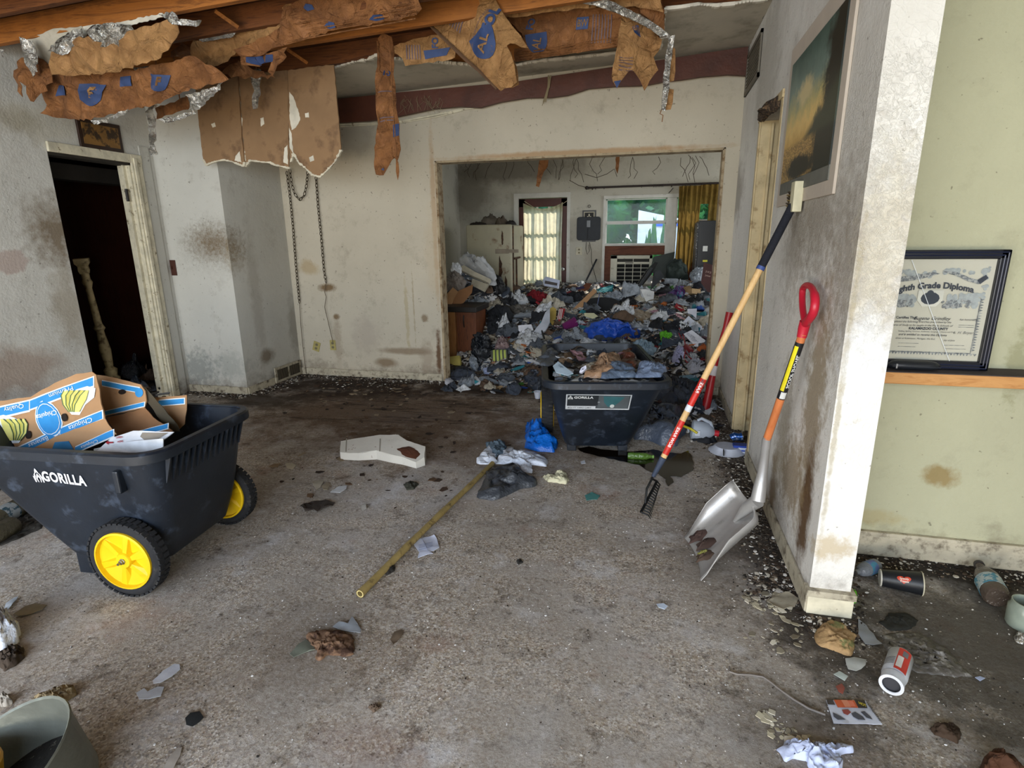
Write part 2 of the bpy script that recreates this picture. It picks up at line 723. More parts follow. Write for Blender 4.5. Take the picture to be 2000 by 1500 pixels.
M_right = wallmat('wall_right_paint', '#e2dfd8', [
    (on(1600, 430, 0, XR), (.3, .50, .30), '#6a5538', .65, 17, 1.15, .8),
    (on(1660, 520, 0, XR), (.3, .25, .45), '#6a5538', .55, 22, 1.2, .8),
    (on(1555, 470, 0, XR), (.3, .30, .40), '#7c6b52', .5, 18, 1.2, .8),
    (on(1490, 420, 0, XR), (.3, .25, .5), '#7a6547', .7, 16, 1.1),
    (on(1440, 380, 0, XR), (.3, .4, .28), '#83796a', .6, 10),
    (on(1590, 780, 0, XR), (.3, .17, .6), '#85714e', .75, 16, 1.1),
    (on(1572, 1000, 0, XR), (.3, .10, .34), '#5a3f20', .95, 9, .8),
    (on(1545, 930, 0, XR), (.3, .25, .24), '#8a7554', .75, 14, 1.1),
    (on(1508, 960, 0, XR), (.3, .10, .25), '#6f542f', .8, 10, .8),
    (on(1528, 850, 0, XR), (.3, .16, .45), '#8e8269', .6, 18, 1.1),
    (on(1600, 240, 0, XR), (.3, 1.6, .7), '#9c9484', .3, 5, .7),
    (on(1500, 120, 0, XR), (.3, .55, .5), '#8a8272', .4, 5, .7),
    ((.71, YE, 1.35), (.10, .1, .35), '#cfc7b2', .5, 30, 1.2),
    ((.69, YE, .27), (.09, .1, .06), '#b09868', .6, 22, 1.2),
    ((.65, YE, .9), (.012, .1, .7), '#a09478', .6, 18, 1.1),
    ((.71, YE, 1.0), (.09, .1, .2), '#e3e6ea', .5, 14)], crackle=.25, peel=((.71, 2.2, 1.5), (.3, 1.0, .45)), bmp=.4)
M_green = wallmat('wall_green_paint', '#b2b094', [
    (on(1835, 930, 1, YG), (.09, .3, .06), '#8b7444', .8, 12, .8),
    (on(1700, 1010, 1, YG), (.18, .3, .05), '#a89768', .5, 10, .9),
    (on(1800, 1080, 1, YG), (.5, .3, .035), '#9c8c7c', .8, 7, .7),
    (on(1990, 700, 1, YG), (.04, .3, .2), '#7c7a55', .5, 20, 1.2)], grime=.22, bmp=.5)
M_far = wallmat('rear_room_paint', '#b9b5a8', [
    (on(1000, 330, 1, YF), (1.5, .3, .28), '#5f594f', .7, 4, .5),  # shadow along the top of the far wall, painted as a dark band
    (on(920, 380, 1, YF), (.5, .3, .5), '#6b655b', .7, 4, .5),  # same upper shadow painted on at the left corner
    (on(1160, 510, 1, YF), (.2, .3, .4), '#9a9182', .6, 8)], grime=.5)
M_hall = M('hall_shade_colour', '#3b352c', .9)  # darkness of the unlit hall is put into this wall colour
M_ceil = M('ceiling_plaster', '#bdb5a4', .9, var=.12, scale=2.5, col2='#8d8676', c2=(.5, .75), bump=.25, bscale=8)
M_trim = M('cream_trim_paint', '#d5cdb4', .6, col2='#7a6a4c', c2=(.6, .68), scale=14, bump=.3)
M_trimy = M('yellowed_trim_paint', '#cdb98f', .6, col2='#8b6f46', c2=(.56, .7), scale=6, bump=.3)
M_base = M('dirty_baseboard_paint', '#b9b09a', .7, col2='#4f4334', c2=(.5, .7), scale=11, bump=.5)
M_beam = M('brown_painted_beam', '#552c1c', .55, var=.3, scale=5, bump=.3, col2='#5a3a2c', c2=(.6, .75))


def woodmat(name, c1, c2, rough=.7, axis=0, dens=18):
    n = NT(name)
    sc = [14, 14, 14]
    sc[axis] = 1.2
    v = n.scaled(tuple(sc))
    w = n.noise(1.6, 6, .7, v, 1.5)
    base = n.ramp(w, [(.3, lin(c1)), (.5, lin(c2)), (.62, lin(c1)), (.75, lin(c2))])
    base = n.mix(n.maprange(n.noise(4, 5), .5, .75, 0, .5), base, tuple(x * .5 for x in lin(c1)[:3]) + (1,))
    n.bump(w, .25, .004)
    return n.fin(base, rough, 0, .3)


M_joist = woodmat('old_joist_wood', '#7a4a22', '#a8692f')
M_joistd = woodmat('dark_joist_wood', '#4a2a16', '#70421f')
M_deck = woodmat('roof_board_wood', '#3c2416', '#5c381e')
M_shelf = woodmat('pine_shelf_wood', '#a8713f', '#c4915a')
M_ply = woodmat('stained_plywood', '#4d2a1c', '#6f4330')


def floormat():
    n = NT('exposed_concrete')
    big = n.noise(.9, 6, .6)
    base = n.ramp(big, [(.3, lin('#7b7165')), (.48, lin('#a0968a')), (.66, lin('#c0bdbc'))])
    # cement wash versus stone aggregate patches
    agg = n.maprange(n.noise(1.7, 7, .68), .42, .56)
    cell = n.voro(150, 'Color')
    sepc = n.n('ShaderNodeSeparateColor')
    n.L(cell, sepc.inputs[0])
    stone = n.ramp(sepc.outputs[0], [(0, lin('#5f5345')), (.25, lin('#917f68')), (.6, lin('#bfae94')), (.8, lin('#e8e2d8')), (1, lin('#8a6b52'))])
    base = n.mix(n.math('MULTIPLY', agg, .75), base, stone)
    v2 = n.ramp(n.noise(60, 6, .75), [(.4, (0, 0, 0)), (.62, (1, 1, 1))])
    base = n.mix(n.math('MULTIPLY', v2, .45), base, lin('#cfcac4'))
    base = n.mix(n.math('MULTIPLY', n.maprange(n.noise(7, 8, .8), .53, .68), .8), base, lin('#5f564c'))
    base = n.mix(n.math('MULTIPLY', n.maprange(n.noise(2.3, 6, .7), .56, .70), .5), base, lin('#97735e'))
    base = n.mix(n.math('MULTIPLY', n.maprange(n.noise(3.1, 8, .72), .55, .68), .6), base, lin('#dcdcdf'))
    base = n.mix(n.math('MULTIPLY', n.maprange(n.noise(28, 7, .8), .56, .66), .6), base, lin('#4f463d'))
    base = n.mix(n.math('MULTIPLY', n.maprange(n.noise(23, 7, .8, n.scaled((1, 1, 1), (7, 3, 1))), .57, .66), .55), base, lin('#dedcda'))
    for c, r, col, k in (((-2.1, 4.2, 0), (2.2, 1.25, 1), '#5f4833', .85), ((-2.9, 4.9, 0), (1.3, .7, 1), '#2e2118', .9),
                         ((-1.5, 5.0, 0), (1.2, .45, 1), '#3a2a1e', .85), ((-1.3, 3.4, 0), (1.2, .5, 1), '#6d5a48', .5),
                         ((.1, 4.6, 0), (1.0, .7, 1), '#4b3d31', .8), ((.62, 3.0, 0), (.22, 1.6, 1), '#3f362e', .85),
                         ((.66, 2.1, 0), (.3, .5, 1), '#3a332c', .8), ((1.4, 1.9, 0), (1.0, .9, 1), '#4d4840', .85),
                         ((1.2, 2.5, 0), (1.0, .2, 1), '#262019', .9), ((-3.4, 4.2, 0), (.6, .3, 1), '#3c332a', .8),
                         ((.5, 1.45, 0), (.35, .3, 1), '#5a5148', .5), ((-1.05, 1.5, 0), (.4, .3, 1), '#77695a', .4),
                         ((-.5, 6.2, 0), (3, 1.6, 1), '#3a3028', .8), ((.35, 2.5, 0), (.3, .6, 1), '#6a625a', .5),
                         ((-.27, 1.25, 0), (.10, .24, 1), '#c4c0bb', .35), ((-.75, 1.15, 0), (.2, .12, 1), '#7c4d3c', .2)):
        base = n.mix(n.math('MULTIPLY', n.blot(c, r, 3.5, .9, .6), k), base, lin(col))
    # streaks dragged across the brown dirt
    st = n.noise(1, 6, .7, n.scaled((1.4, 9, 1)), 1.5)
    base = n.mix(n.math('MULTIPLY', n.math('MULTIPLY', n.maprange(st, .52, .62), n.blot((-2.3, 4.5, 0), (1.8, 1.0, 1), 4, .9, .5)), .8), base, lin('#1e1611'))
    n.bump(n.noise(4, 4), .35, .03)
    n.bump(n.math('MULTIPLY', n.voro(150), agg), .25, .004)
    n.bump(n.noise(60, 8, .8), .8, .008)
    return n.fin(base, .92, 0, .2)


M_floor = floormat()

# ================================================================ STRUCTURE


def slab(name, boxes, mat):
    mb = MB()
    for a, b in boxes:
        mb.box(a, b)
    return struct(mb.build(name, mat))


# floor as a slightly uneven slab
def floor_z(x, y):
    return 0.004 * noise.noise(Vector((x * 1.5, y * 1.5, 3)))


V, Fc = [], []
NX, NY = 120, 150
for j in range(NY + 1):
    for i in range(NX + 1):
        x, y = -6.2 + 10.4 * i / NX, -3.2 + 12.4 * j / NY
        V.append((x, y, min(0, floor_z(x, y)) - .0005))
for j in range(NY):
    for i in range(NX):
        a = j * (NX + 1) + i
        Fc.append((a, a + 1, a + NX + 2, a + NX + 1))
mb = MB()
mb.add(V, Fc)
mb.box((-6.2, -3.2, -.2), (4.2, 9.2, -.02))
struct(mb.build('floor', M_floor, smooth=False))

slab('wall_left', [((XL - .12, -2.8, 0), (XL, 3.42, 3.0)), ((XL - .12, 3.42, 2.05), (XL, 4.10, 3.0)), ((XL - .12, 4.10, 0), (XL, YC, 3.0))], M_left)
slab('wall_closet', [((XL - .12, YC, 0), (-3.66, YB + .1, 3.0))], M_closet)
slab('wall_back', [((-3.66, YB, 0), (-2.0, YB + .12, 3.0)), ((-2.0, YB, 2.09), (.515, YB + .12, 3.0)), ((.515, YB, 0), (4.1, YB + .12, 3.0))], M_back)
slab('wall_right', [((XR, YE, 0.075), (XR2, 3.6, 3.0)), ((XR, 3.6, 2.12), (XR2, 4.24, 3.0)), ((XR, 4.24, 0), (XR2, YB, 3.0))], M_right)
slab('wall_green', [((XR2, YG, 0), (4.1, YG + .1, 3.0))], M_green)
slab('wall_front', [((-4.43, -3.0, 0), (-4.2, -2.8, 3)), ((1.9, -3.0, 0), (4.1, -2.8, 3)), ((-4.43, -3.0, 2.75), (4.1, -2.8, 3))], M_left)
slab('wall_east', [((4.1, -3.0, 0), (4.2, 9.1, 3))], M_green)
slab('wall_rear_room_left', [((-3.2, YB + .12, 0), (-3.08, 5.5, 3)), ((-3.2, 6.5, 0), (-3.08, YF, 3)), ((-3.2, 5.5, 2.35), (-3.08, 6.5, 3)), ((-3.2, 5.5, 0), (-3.08, 6.5, 1.45))], M_far)  # window hole added out of view to let light in
slab('wall_rear_room_right', [((2.6, YB + .12, 0), (2.7, 6.2, 3)), ((2.6, 8.2, 0), (2.7, YF, 3)), ((2.6, 6.2, 2.4), (2.7, 8.2, 3)), ((2.6, 6.2, 0), (2.7, 8.2, .8))], M_far)  # wide hole added out of view so sky light reaches the heap
DX0, DX1 = -2.10, -1.33
WX0, WX1, WZ0, WZ1 = -.78, .86, .62, 1.985
slab('wall_far', [((-3.2, YF, 0), (DX0, YF + .14, 3)), ((DX0, YF, 2.0), (DX1, YF + .14, 3)), ((DX1, YF, 0), (WX0, YF + .14, 3)),
                  ((WX0, YF, 0), (WX1, YF + .14, WZ0)), ((WX0, YF, WZ1), (WX1, YF + .14, 3)), ((WX1, YF, 0), (2.7, YF + .14, 3))], M_far)
slab('ceiling_rear_room', [((-3.2, YB + .12, 2.62), (2.7, YF, 2.66))], M_ceil)
slab('ceiling_side_room', [((XR2, -2.8, 2.75), (4.1, YB, 2.78))], M_ceil)
slab('roof', [((-6.6, -3.1, 3.06), (4.3, 9.2, 3.12))], M_deck)
# hall behind the left door
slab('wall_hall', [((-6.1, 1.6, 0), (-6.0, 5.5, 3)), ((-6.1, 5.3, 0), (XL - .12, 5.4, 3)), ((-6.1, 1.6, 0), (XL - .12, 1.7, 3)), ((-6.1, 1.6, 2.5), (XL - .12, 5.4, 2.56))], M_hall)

# remaining drywall of the ceiling with a torn near edge
S_ceil = Surf((-2.94, 0, 2.68), (.038, 0, -1), 0, up=Vector((0, 1, 0)))


def on_ceil(x, y):
    d = Vector((x, y, CEILZ(x))) - S_ceil.o
    return Vector((d.dot(S_ceil.u), d.dot(S_ceil.v)))


edge = [(655, 131), (690, 121), (720, 116), (737, 108), (800, 118), (870, 122), (930, 128), (1000, 129), (1060, 118), (1130, 112), (1200, 104), (1290, 96)]
ep = [CE(*p) for p in edge] + [CE(1296, 30), CE(1300, 17), CE(1330, 14), CE(1364, 9), CE(1400, 11), CE(1430, 8), CE(1460, 3), CE(1503, -2)]
raw = [on_ceil(-3.66, YB), on_ceil(-3.66, 4.45), on_ceil(-3.0, 4.42)] + [on_ceil(p.x, p.y) for p in ep] + [on_ceil(XR, 4.2), on_ceil(XR, YB)]
o = sheet('ceiling', S_ceil, None, M_ceil, None, .15, .014, .008, 3, .04, off=-.014, raw=raw, smooth=False)
struct(o)
# white torn lip of the drywall edge
mb = MB()
for a, b in zip(ep[:-1], ep[1:]):
    k = max(2, int((b - a).length / .02))
    for q in range(k):
        p = a.lerp(b, q / k)
        s = rnd.uniform(.006, .016)
        mb.box((p.x - s, p.y - s * 1.3, p.z - s * .9), (p.x + s, p.y + s * .6, p.z + s * .4))
struct(mb.build('trim_torn_drywall', SM('#d8d0c0', .9)))

# joists running with the roof slope, and roof boards above them
roof = thing('ceiling_joists', 'exposed brown ceiling joists with roof boards above the missing ceiling', 'joists', (0, 3, 2.7))
roof['kind'] = 'structure'
del roof['category']
for i, y in enumerate([.55, .95, 1.35, 1.75, 2.15, 2.50, 2.80, 3.12, 3.48, 3.84, 4.3, 4.75]):
    mb = MB()
    P = []
    for z in (0, .135):
        for (x, yy) in ((XL, y - .019), (XR, y - .019), (XR, y + .019), (XL, y + .019)):
            P.append(Vector((x, yy, CEILZ(x) + z + .002)))
    mb.hexa(P)
    mb.build('joist', M_joist if i % 2 else M_joistd, roof, W=True)
for k in range(34):
    y0 = .2 + k * .15
    mb = MB()
    P = []
    for z in (.139, .16):
        for (x, yy) in ((XL, y0), (XR, y0), (XR, y0 + .143), (XL, y0 + .143)):
            P.append(Vector((x, yy, CEILZ(x) + z + .004 * (k % 3))))
    mb.hexa(P)
    mb.build('roof_board', M_deck, roof, W=True)
for a, b in (((420, 20), (465, 52)), ((560, 95), (600, 122))):     # short cross braces
    p, q = CE(*a, .06), CE(*b, .0)
    mb = MB()
    mb.tube([p, q], .016, 4)
    mb.build('brace', M_joist, roof, W=True)

# brown beam with wavy lower edge against the rear wall
top = [(600, 205), (665, 195), (775, 183), (1000, 163), (1200, 133), (1460, 94)]
botm = [(1456, 150), (1420, 148), (1370, 152), (1330, 158), (1300, 161), (1260, 169), (1200, 171), (1150, 175), (1110, 188), (1080, 192), (1030, 193), (980, 201), (940, 212), (900, 210), (850, 214), (775, 230), (720, 238), (665, 241), (600, 246)]
S_beam = Surf((0, YB - .045, 0), (0, -1, 0))
o = sheet('trim_beam', S_beam, top + botm, M_beam, None, .12, .04, 0, 1, .05)
struct(o)
mb = MB()
mb.tube([AX(px, py, 1, YB - .012) for px, py in ((600, 248), (665, 243), (775, 238), (850, 224), (910, 212), (938, 209))], .011, 6)
mb.tube([AX(px, py, 1, YB - .01) for px, py in ((600, 252), (665, 247), (775, 241), (850, 229), (905, 215))], .006, 6)
struct(mb.build('trim_moulding', M_trim))

# opening casing and jambs, baseboards
mb = MB()
mb.box((-2.012, YB - .006, 0), (-2.0, YB, 2.10)).box((.515, YB - .006, 0), (.527, YB, 2.10)).box((-2.012, YB - .006, 2.09), (.527, YB, 2.10))
mb.box((-2.004, YB - .004, 0), (-1.992, YB + .13, 2.09)).box((.507, YB - .004, 0), (.519, YB + .13, 2.09)).box((-2.0, YB - .004, 2.082), (.515, YB + .13, 2.094))
struct(mb.build('trim_opening', M('opening_edge_paint', '#a8977a', .8, col2='#6f5434', c2=(.5, .65), scale=9, bump=.3), bevel=0))
for nm, a, b in (('baseboard_back', (-3.66, YB - .014, 0), (-2.03, YB, .075)), ('baseboard_closet', (XL, YC - .014, 0), (-3.655, YC, .07)),
                 ('baseboard_closet_side', (-3.66, YC, 0), (-3.646, YB, .07)), ('baseboard_right', (XR - .012, YE - .01, 0), (XR, 3.6, .085)),
                 ('baseboard_right_far', (XR - .012, 4.26, 0), (XR, YB, .08)), ('baseboard_left', (XL, -2.8, 0), (XL + .014, 3.42, .08)),
                 ('baseboard_green', (XR2, YG - .016, 0), (4.1, YG, .10)), ('baseboard_back_right', (.545, YB - .014, 0), (XR, YB, .07)),
                 ('baseboard_pillar', (XR - .006, YE - .016, 0.0), (XR2 + .012, YE + .02, .078))):
    struct(MB().box(a, b).build(nm, M_trim if nm == 'baseboard_pillar' else M_base, bevel=.003))
struct(MB().box((XR - .014, YE - .026, .078), (XR2 + .016, YE + .03, .104)).build('trim_pillar_ledge', M_base, bevel=.003))
struct(MB().box((XR2, YG - .022, .10), (4.1, YG, .118)).build('trim_green_ledge', M_base, bevel=.003))

# door frame on the left: casing layers, jamb, header
dt = thing('door_1', 'white painted flaking door frame in the left wall', 'door', (XL, 3.8, 0))
del dt['category']
dt['kind'] = 'structure'
MB().box((XL, 4.10, 0), (XL + .022, 4.20, 2.12)).build('casing', M_trim, dt, bevel=.004, W=True)
MB().box((XL + .002, 4.115, 0), (XL + .034, 4.145, 2.09)).build('casing', M_trim, dt, bevel=.004, W=True)
MB().box((XL + .0, 4.205, 0), (XL + .012, 4.30, 2.2)).build('filler_strip', M_closet, dt, bevel=.002, W=True)
MB().box((XL, 3.42, 2.05), (XL + .02, 4.21, 2.12)).build('header', M_trim, dt, bevel=.004, W=True)
MB().box((XL - .12, 4.085, 0), (XL + .004, 4.10, 2.05)).build('jamb', M_trim, dt, W=True)
MB().box((XL - .05, 4.06, .0), (XL - .036, 4.087, 2.03)).build('door_stop', M_trim, dt, W=True)
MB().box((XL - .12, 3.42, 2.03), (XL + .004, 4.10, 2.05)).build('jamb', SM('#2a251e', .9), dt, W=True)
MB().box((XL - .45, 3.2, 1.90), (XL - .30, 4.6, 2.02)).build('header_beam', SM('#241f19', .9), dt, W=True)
MB().tube([(XL - .03, 4.05, 1.74), (XL - .03, 4.05, 1.84)], .012, 8).build('hinge', SM('#1e1814', .5), dt, W=True)
# things in the hall
HX = -5.0
P = [AX(x, y, 0, HX) for x, y in ((128, 352), (262, 358), (325, 700), (205, 742))]
t = thing('interior_door', 'dark brown slab door leaning open in the dark hall', 'door', (HX, 4.2, 0))
ys, zs = [p.y for p in P], [p.z for p in P]
MB().box((HX - .05, min(ys) - .25, .0), (HX, max(ys) + .25, 1.93)).build('slab', woodmat('dark_brown_door', '#2a130b', '#381a10', .5, 2), t, W=True)
MB().lathe([(.0, 0), (.02, .0), (.02, .03), (.03, .05), (.0, .07)], 12, Matrix.Translation((HX, 3.75, .95)) @ Matrix.Rotation(R(90), 4, 'Y')).build('door_knob', SM('#5a4a2a', .4, metal=.8), t, W=True)
o = MB().box((HX - .12, 3.2, 1.96), (HX - .08, 5.2, 2.06)).build('trim_hall', SM('#b0a888', .7))
struct(o)
t = thing('turned_post', 'cream turned wooden post with a square capital leaning inside the dark hall', 'post', (-4.72, 3.85, 0))
a, b = AX(158, 505, 0, -4.72), AX(222, 735, 0, -4.72)
b.z = 0.02
dr = a - b


def pt(q):
    return b + dr * q


cm = M('cream_post_paint', '#b8a67c', .6, col2='#5d4c30', c2=(.5, .65))
MB().tube([pt(q) for q in (0, .16, .17, .22, .24, .36, .50, .52, .55, .80, .84, .86, .9)], [.06, .06, .045, .055, .03, .045, .028, .045, .03, .024, .04, .03, .03], 14, True).build('shaft', cm, t, W=True, smooth=True)
MB().tube([pt(.9), pt(.92), pt(.95), pt(.97), pt(1.0)], [.045, .055, .05, .075, .075], 4).build('capital', cm, t, W=True)
# ================================================================ YARD CARTS
M_tub = M('scuffed_bluish_sheen_plastic', '#1a212b', .42, var=.35, scale=6, col2='#4a5566', c2=(.55, .78), bump=.15, bscale=60, bd=.003, spec=.5)  # bluish sheen is painted into both colours, along with the scuffs
M_tyre = M('dusty_rubber', '#232427', .85, var=.3, scale=14, col2='#4a463f', c2=(.58, .75))
M_yel = M('yellow_hub_plastic', '#e6bd12', .42, var=.08, scale=10, col2='#b8941a', c2=(.62, .8), bump=.05)
M_steel = M('dull_steel', '#8d8b86', .35, metal=.9, var=.2, bump=.1)
M_white = SM('#e4e6ee', .6)
M_ink = SM('#20242c', .7)


def roundrect(x0, x1, hw, r, z, n=5, hw1=None):
    """outline of a tub ring; hw half width at x0, hw1 at x1"""
    hw1 = hw if hw1 is None else hw1
    P = []
    for cx, cy, a0 in ((x1 - r, hw1 - r, 0), (x0 + r, hw - r, 90), (x0 + r, -hw + r, 180), (x1 - r, -hw1 + r, 270)):
        for k in range(n + 1):
            a = R(a0 + 90 * k / n)
            P.append(Vector((cx + r * math.cos(a), cy + r * math.sin(a), z)))
    return P


def wheel(parent, y, s, rad=.165, wd=.06):
    """s = side the hub face looks to (+1/-1)"""
    T = Matrix.Translation((0, y, rad)) @ Matrix.Rotation(R(90), 4, 'X')
    mb = MB()
    ro, ri = rad, rad * .76
    h = wd / 2
    mb.lathe([(ri, -h * .8), (ri + .012, -h), (ro - .018, -h), (ro - .004, -h * .6), (ro - .002, 0), (ro - .004, h * .6), (ro - .018, h), (ri + .012, h), (ri, h * .8)], 40, T, cap=False)
    for k in range(40):       # tread blocks
        a = 2 * math.pi * (k + .25) / 40
        T2 = T @ Matrix.Rotation(a, 4, 'Z')
        mb.box((ro - .008, -.009, h * .04), (ro, .009, h * .9), T2)
        T2 = T @ Matrix.Rotation(a + math.pi / 40, 4, 'Z')
        mb.box((ro - .008, -.009, -h * .9), (ro, .009, -h * .04), T2)
    w = mb.build('wheel', M_tyre, parent, True)
    mb = MB()
    mb.lathe([(ri, -h * 1.08), (ri, h * 1.08), (ri - .008, h * 1.15), (ri - .010, h * .55), (.035, .1 * h), (.035, -.1 * h), (ri - .010, -h * .55), (ri - .008, -h * 1.15), (ri, -h * 1.08)], 40, T, cap=False)
    mb.build('rim', M_yel, w, True)
    mb = MB()
    mb.lathe([(.0, -h), (.030, -h), (.034, -h * .8), (.034, h * .8), (.030, h), (.0, h)], 20, T)
    mb.build('hub', M_yel, w, True)
    for k in range(6):
        a = 2 * math.pi * k / 6 + .3
        mb = MB()
        for sg in (1, -1):
            T2 = T @ Matrix.Rotation(a, 4, 'Z')
            P = [T2 @ Vector(p) for p in ((.03, -.016, 0), (ri - .009, -.034, 0), (ri - .009, .034, 0), (.03, .016, 0),
                                          (.03, -.008, sg * h * .75), (ri - .009, -.013, sg * h * .62), (ri - .009, .013, sg * h * .62), (.03, .008, sg * h * .75))]
            mb.hexa(P)
        mb.build('spoke', M_yel, w)
    mb = MB()
    T3 = Matrix.Translation((0, y, rad)) @ Matrix.Rotation(R(-90 if s > 0 else 90), 4, 'X')
    mb.lathe([(.013, h), (.013, h + .004), (.010, h + .005), (.010, h + .012), (.0055, h + .013), (.0055, h + .024), (0, h + .024)], 6, T3)
    mb.build('axle_bolt', M_steel, w)
    return w


def gorilla_mark(fn, mat, parent, name='emblem'):
    """small block emblem: a peaked gorilla-like shape with two legs"""
    mb = MB()
    for poly in ([(.05, .0), (.17, .0), (.2, .35), (.3, .52), (.22, .62), (.1, .46), (.0, .5), (.02, .2)],
                 [(.95, .0), (.83, .0), (.8, .35), (.7, .52), (.78, .62), (.9, .46), (1.0, .5), (.98, .2)],
                 [(.28, .66), (.38, .95), (.5, 1.12), (.62, .95), (.72, .66), (.5, .82)],
                 [(.24, .3), (.34, .5), (.5, .72), (.66, .5), (.76, .3), (.66, 0), (.58, 0), (.62, .28), (.5, .45), (.38, .28), (.42, 0), (.34, 0)],
                 [(.12, .56), (.26, .74), (.3, .62), (.2, .5)], [(.88, .56), (.74, .74), (.7, .62), (.8, .5)]):
        mb.add([fn(x, y) for x, y in poly], [tuple(range(len(poly)))])
    return mb.build(name, mat, parent)


def yard_cart(label, loc, rz, rx0, rx1, hw, bx0, bx1, bhw, zt=.60, zb=.10, ytrack=.3, rib=True, wr=.165, wwd=.06):
    t = thing('yard_cart', label, 'cart', loc, rz, 'black yard carts filled with rubbish')

    def ring(q, ins=0.0, z=None):
        x0 = bx0 + (rx0 - bx0) * q + ins
        x1 = bx1 + (rx1 - bx1) * (q ** .6) - ins
        w = bhw + (hw - bhw) * (q ** .85) - ins
        return roundrect(x0, x1, w, .06 + .03 * q, zb + (zt - zb) * q if z is None else z)
    rings = [ring(q) for q in (0, .02, .2, .4, .6, .8, .95, 1.0)]
    inn = [ring(q, .008, zb + (zt - zb) * q + .006 * (1 - q)) for q in (1.0, .9, .6, .3, .05)]
    MB().loft(rings + inn, True, True).build('tub', M_tub, t, True)
    # rolled rim
    prof = [(0, 0), (.024, .0), (.032, -.008), (.032, -.042), (.026, -.044), (.024, -.016), (-.002, -.014)]
    rr_ = []
    base = ring(1.0)
    cx = (rx0 + rx1) / 2
    for dx, dz in prof + [prof[0]]:
        rr_.append(roundrect(rx0 - dx, rx1 + dx, hw + dx, .09 + dx, zt + .006 + dz))
    MB().loft(rr_, False, False).build('rim', M_tub, t, True)
    if rib:
        for k in range(14):
            y = -hw * .74 + 1.48 * hw * k / 13
            xq = lambda z: bx1 + (rx1 - bx1) * (((z - zb) / (zt - zb)) ** .6)
            P = [Vector((xq(zt - .15) - .002, y - .004, zt - .15)), Vector((xq(zt - .15) + .002, y - .004, zt - .15)), Vector((xq(zt - .15) + .002, y + .004, zt - .15)), Vector((xq(zt - .15) - .002, y + .004, zt - .15)),
                 Vector((xq(zt - .02), y - .004, zt - .012)), Vector((xq(zt - .02) + .028, y - .004, zt - .012)), Vector((xq(zt - .02) + .028, y + .004, zt - .012)), Vector((xq(zt - .02), y + .004, zt - .012))]
            MB().hexa(P).build('rib', M_tub, t)
    wheel(t, -ytrack, -1, wr, wwd)
    wheel(t, ytrack, 1, wr, wwd)
    MB().tube([(0, -ytrack - .02, .165), (0, ytrack + .02, .165)], .011, 10).build('axle', M_steel, t)
    for y in (-bhw * .8, bhw * .8):     # axle brackets and front feet
        MB().box((-.05, y - .02, .1), (.05, y + .02, .19)).build('bracket', M_tub, t, bevel=.004)
        MB().box((bx0 + .02, y - .03, 0), (bx0 + .09, y + .03, zb + .01)).build('foot', M_tub, t, bevel=.004)
    return t


cart1 = yard_cart('black yard cart with yellow wheels holding a torn banana box', (-2.035, 1.885, 0), R(5), -.78, .195, .31, -.385, .08, .215, .622, .10, .30)
cart2 = yard_cart('black yard cart with product sticker parked before the rubbish heap', (-.385, 3.98, 0), R(101), -.87, .31, .345, -.42, .15, .215, .60, .045, .335, True, .172, .085)


def side_fn(cart, x0, z0, w, yf, zt, zb, hw, bhw, side=-1, off=.004, tilt=0):
    pass


# lettering on the long side (local -y face) of the near cart
def side_y(z, hw=.31, bhw=.215, zb=.10, zt=.622):
    return -(bhw + (hw - bhw) * max(0, (z - zb) / (zt - zb)) ** .85) - .0035


def fn1(x, y):
    X, Z = -.232 + x * .045 + .006 * y, .492 + y * .062 - x * .003
    return Vector((X, side_y(Z), Z))


text('GORILLA', fn1, M_white, cart1, .035, world=False, space=1.08)


def fn1b(x, y):
    X, Z = -.372 + x * .046, .470 + y * .058
    return Vector((X, side_y(Z), Z))


gorilla_mark(fn1b, M_white, cart1)
MB().box((.02, -.32, .455), (.045, -.285, .55)).build('moulded_bracket', M_tub, cart1, bevel=.006)


# label on the slanted end (local -x face) of the far cart
def end_x(z, rx0=-.87, bx0=-.42, zb=.045, zt=.60):
    return bx0 + (rx0 - bx0) * (z - zb) / (zt - zb)


def fn2(a, b, off=.003):
    """a: 0..1 left to right as seen from the front, b: 0..1 upwards"""
    z = .387 + b * .122 - a * .004
    y = .232 - a * .385
    return Vector((end_x(z) - off, y, z))


lab = MB()
lab.add([fn2(0, 0, .002), fn2(1, 0, .002), fn2(1, 1, .002), fn2(0, 1, .002)], [(0, 1, 2, 3)])
lab = lab.build('sticker', SM('#cfd4d8', .5), cart2)


def rectl(a0, b0, a1, b1, col, off, nm='print'):
    mb = MB()
    mb.add([fn2(a0, b0, off), fn2(a1, b0, off), fn2(a1, b1, off), fn2(a0, b1, off)], [(0, 1, 2, 3)])
    mb.build(nm, SM(col, .5), lab)


rectl(.02, .24, .98, .95, '#2c3136', .003)
rectl(.47, .08, .98, .3, '#4a5056', .0032)
rectl(.50, .1, .97, .93, '#5b6266', .0034)
mb = MB()
mb.add([fn2(*p, .004) for p in ((.57, .9), (.9, .86), (.82, .5), (.74, .2), (.66, .2), (.59, .5))], [(0, 1, 2, 3, 4, 5)])
mb.build('print', SM('#3b6a70', .5), lab)
mb = MB()
mb.add([fn2(.725 + .035 * math.cos(t * .5236), .25 + .12 * math.sin(t * .5236), .005) for t in range(12)], [tuple(range(12))])
mb.build('print', SM('#cfd6d4', .5), lab)
text('GORILLA', lambda x, y: fn2(.27 + x * .072, .80 + y * .20, .0045), SM('#e8ecec', .5), lab, .03, world=False)
text('8CU FT YARD CART', lambda x, y: fn2(.22 + x * .041, .12 + y * .13, .0045), SM('#2e3338', .5), lab, .0, world=False)
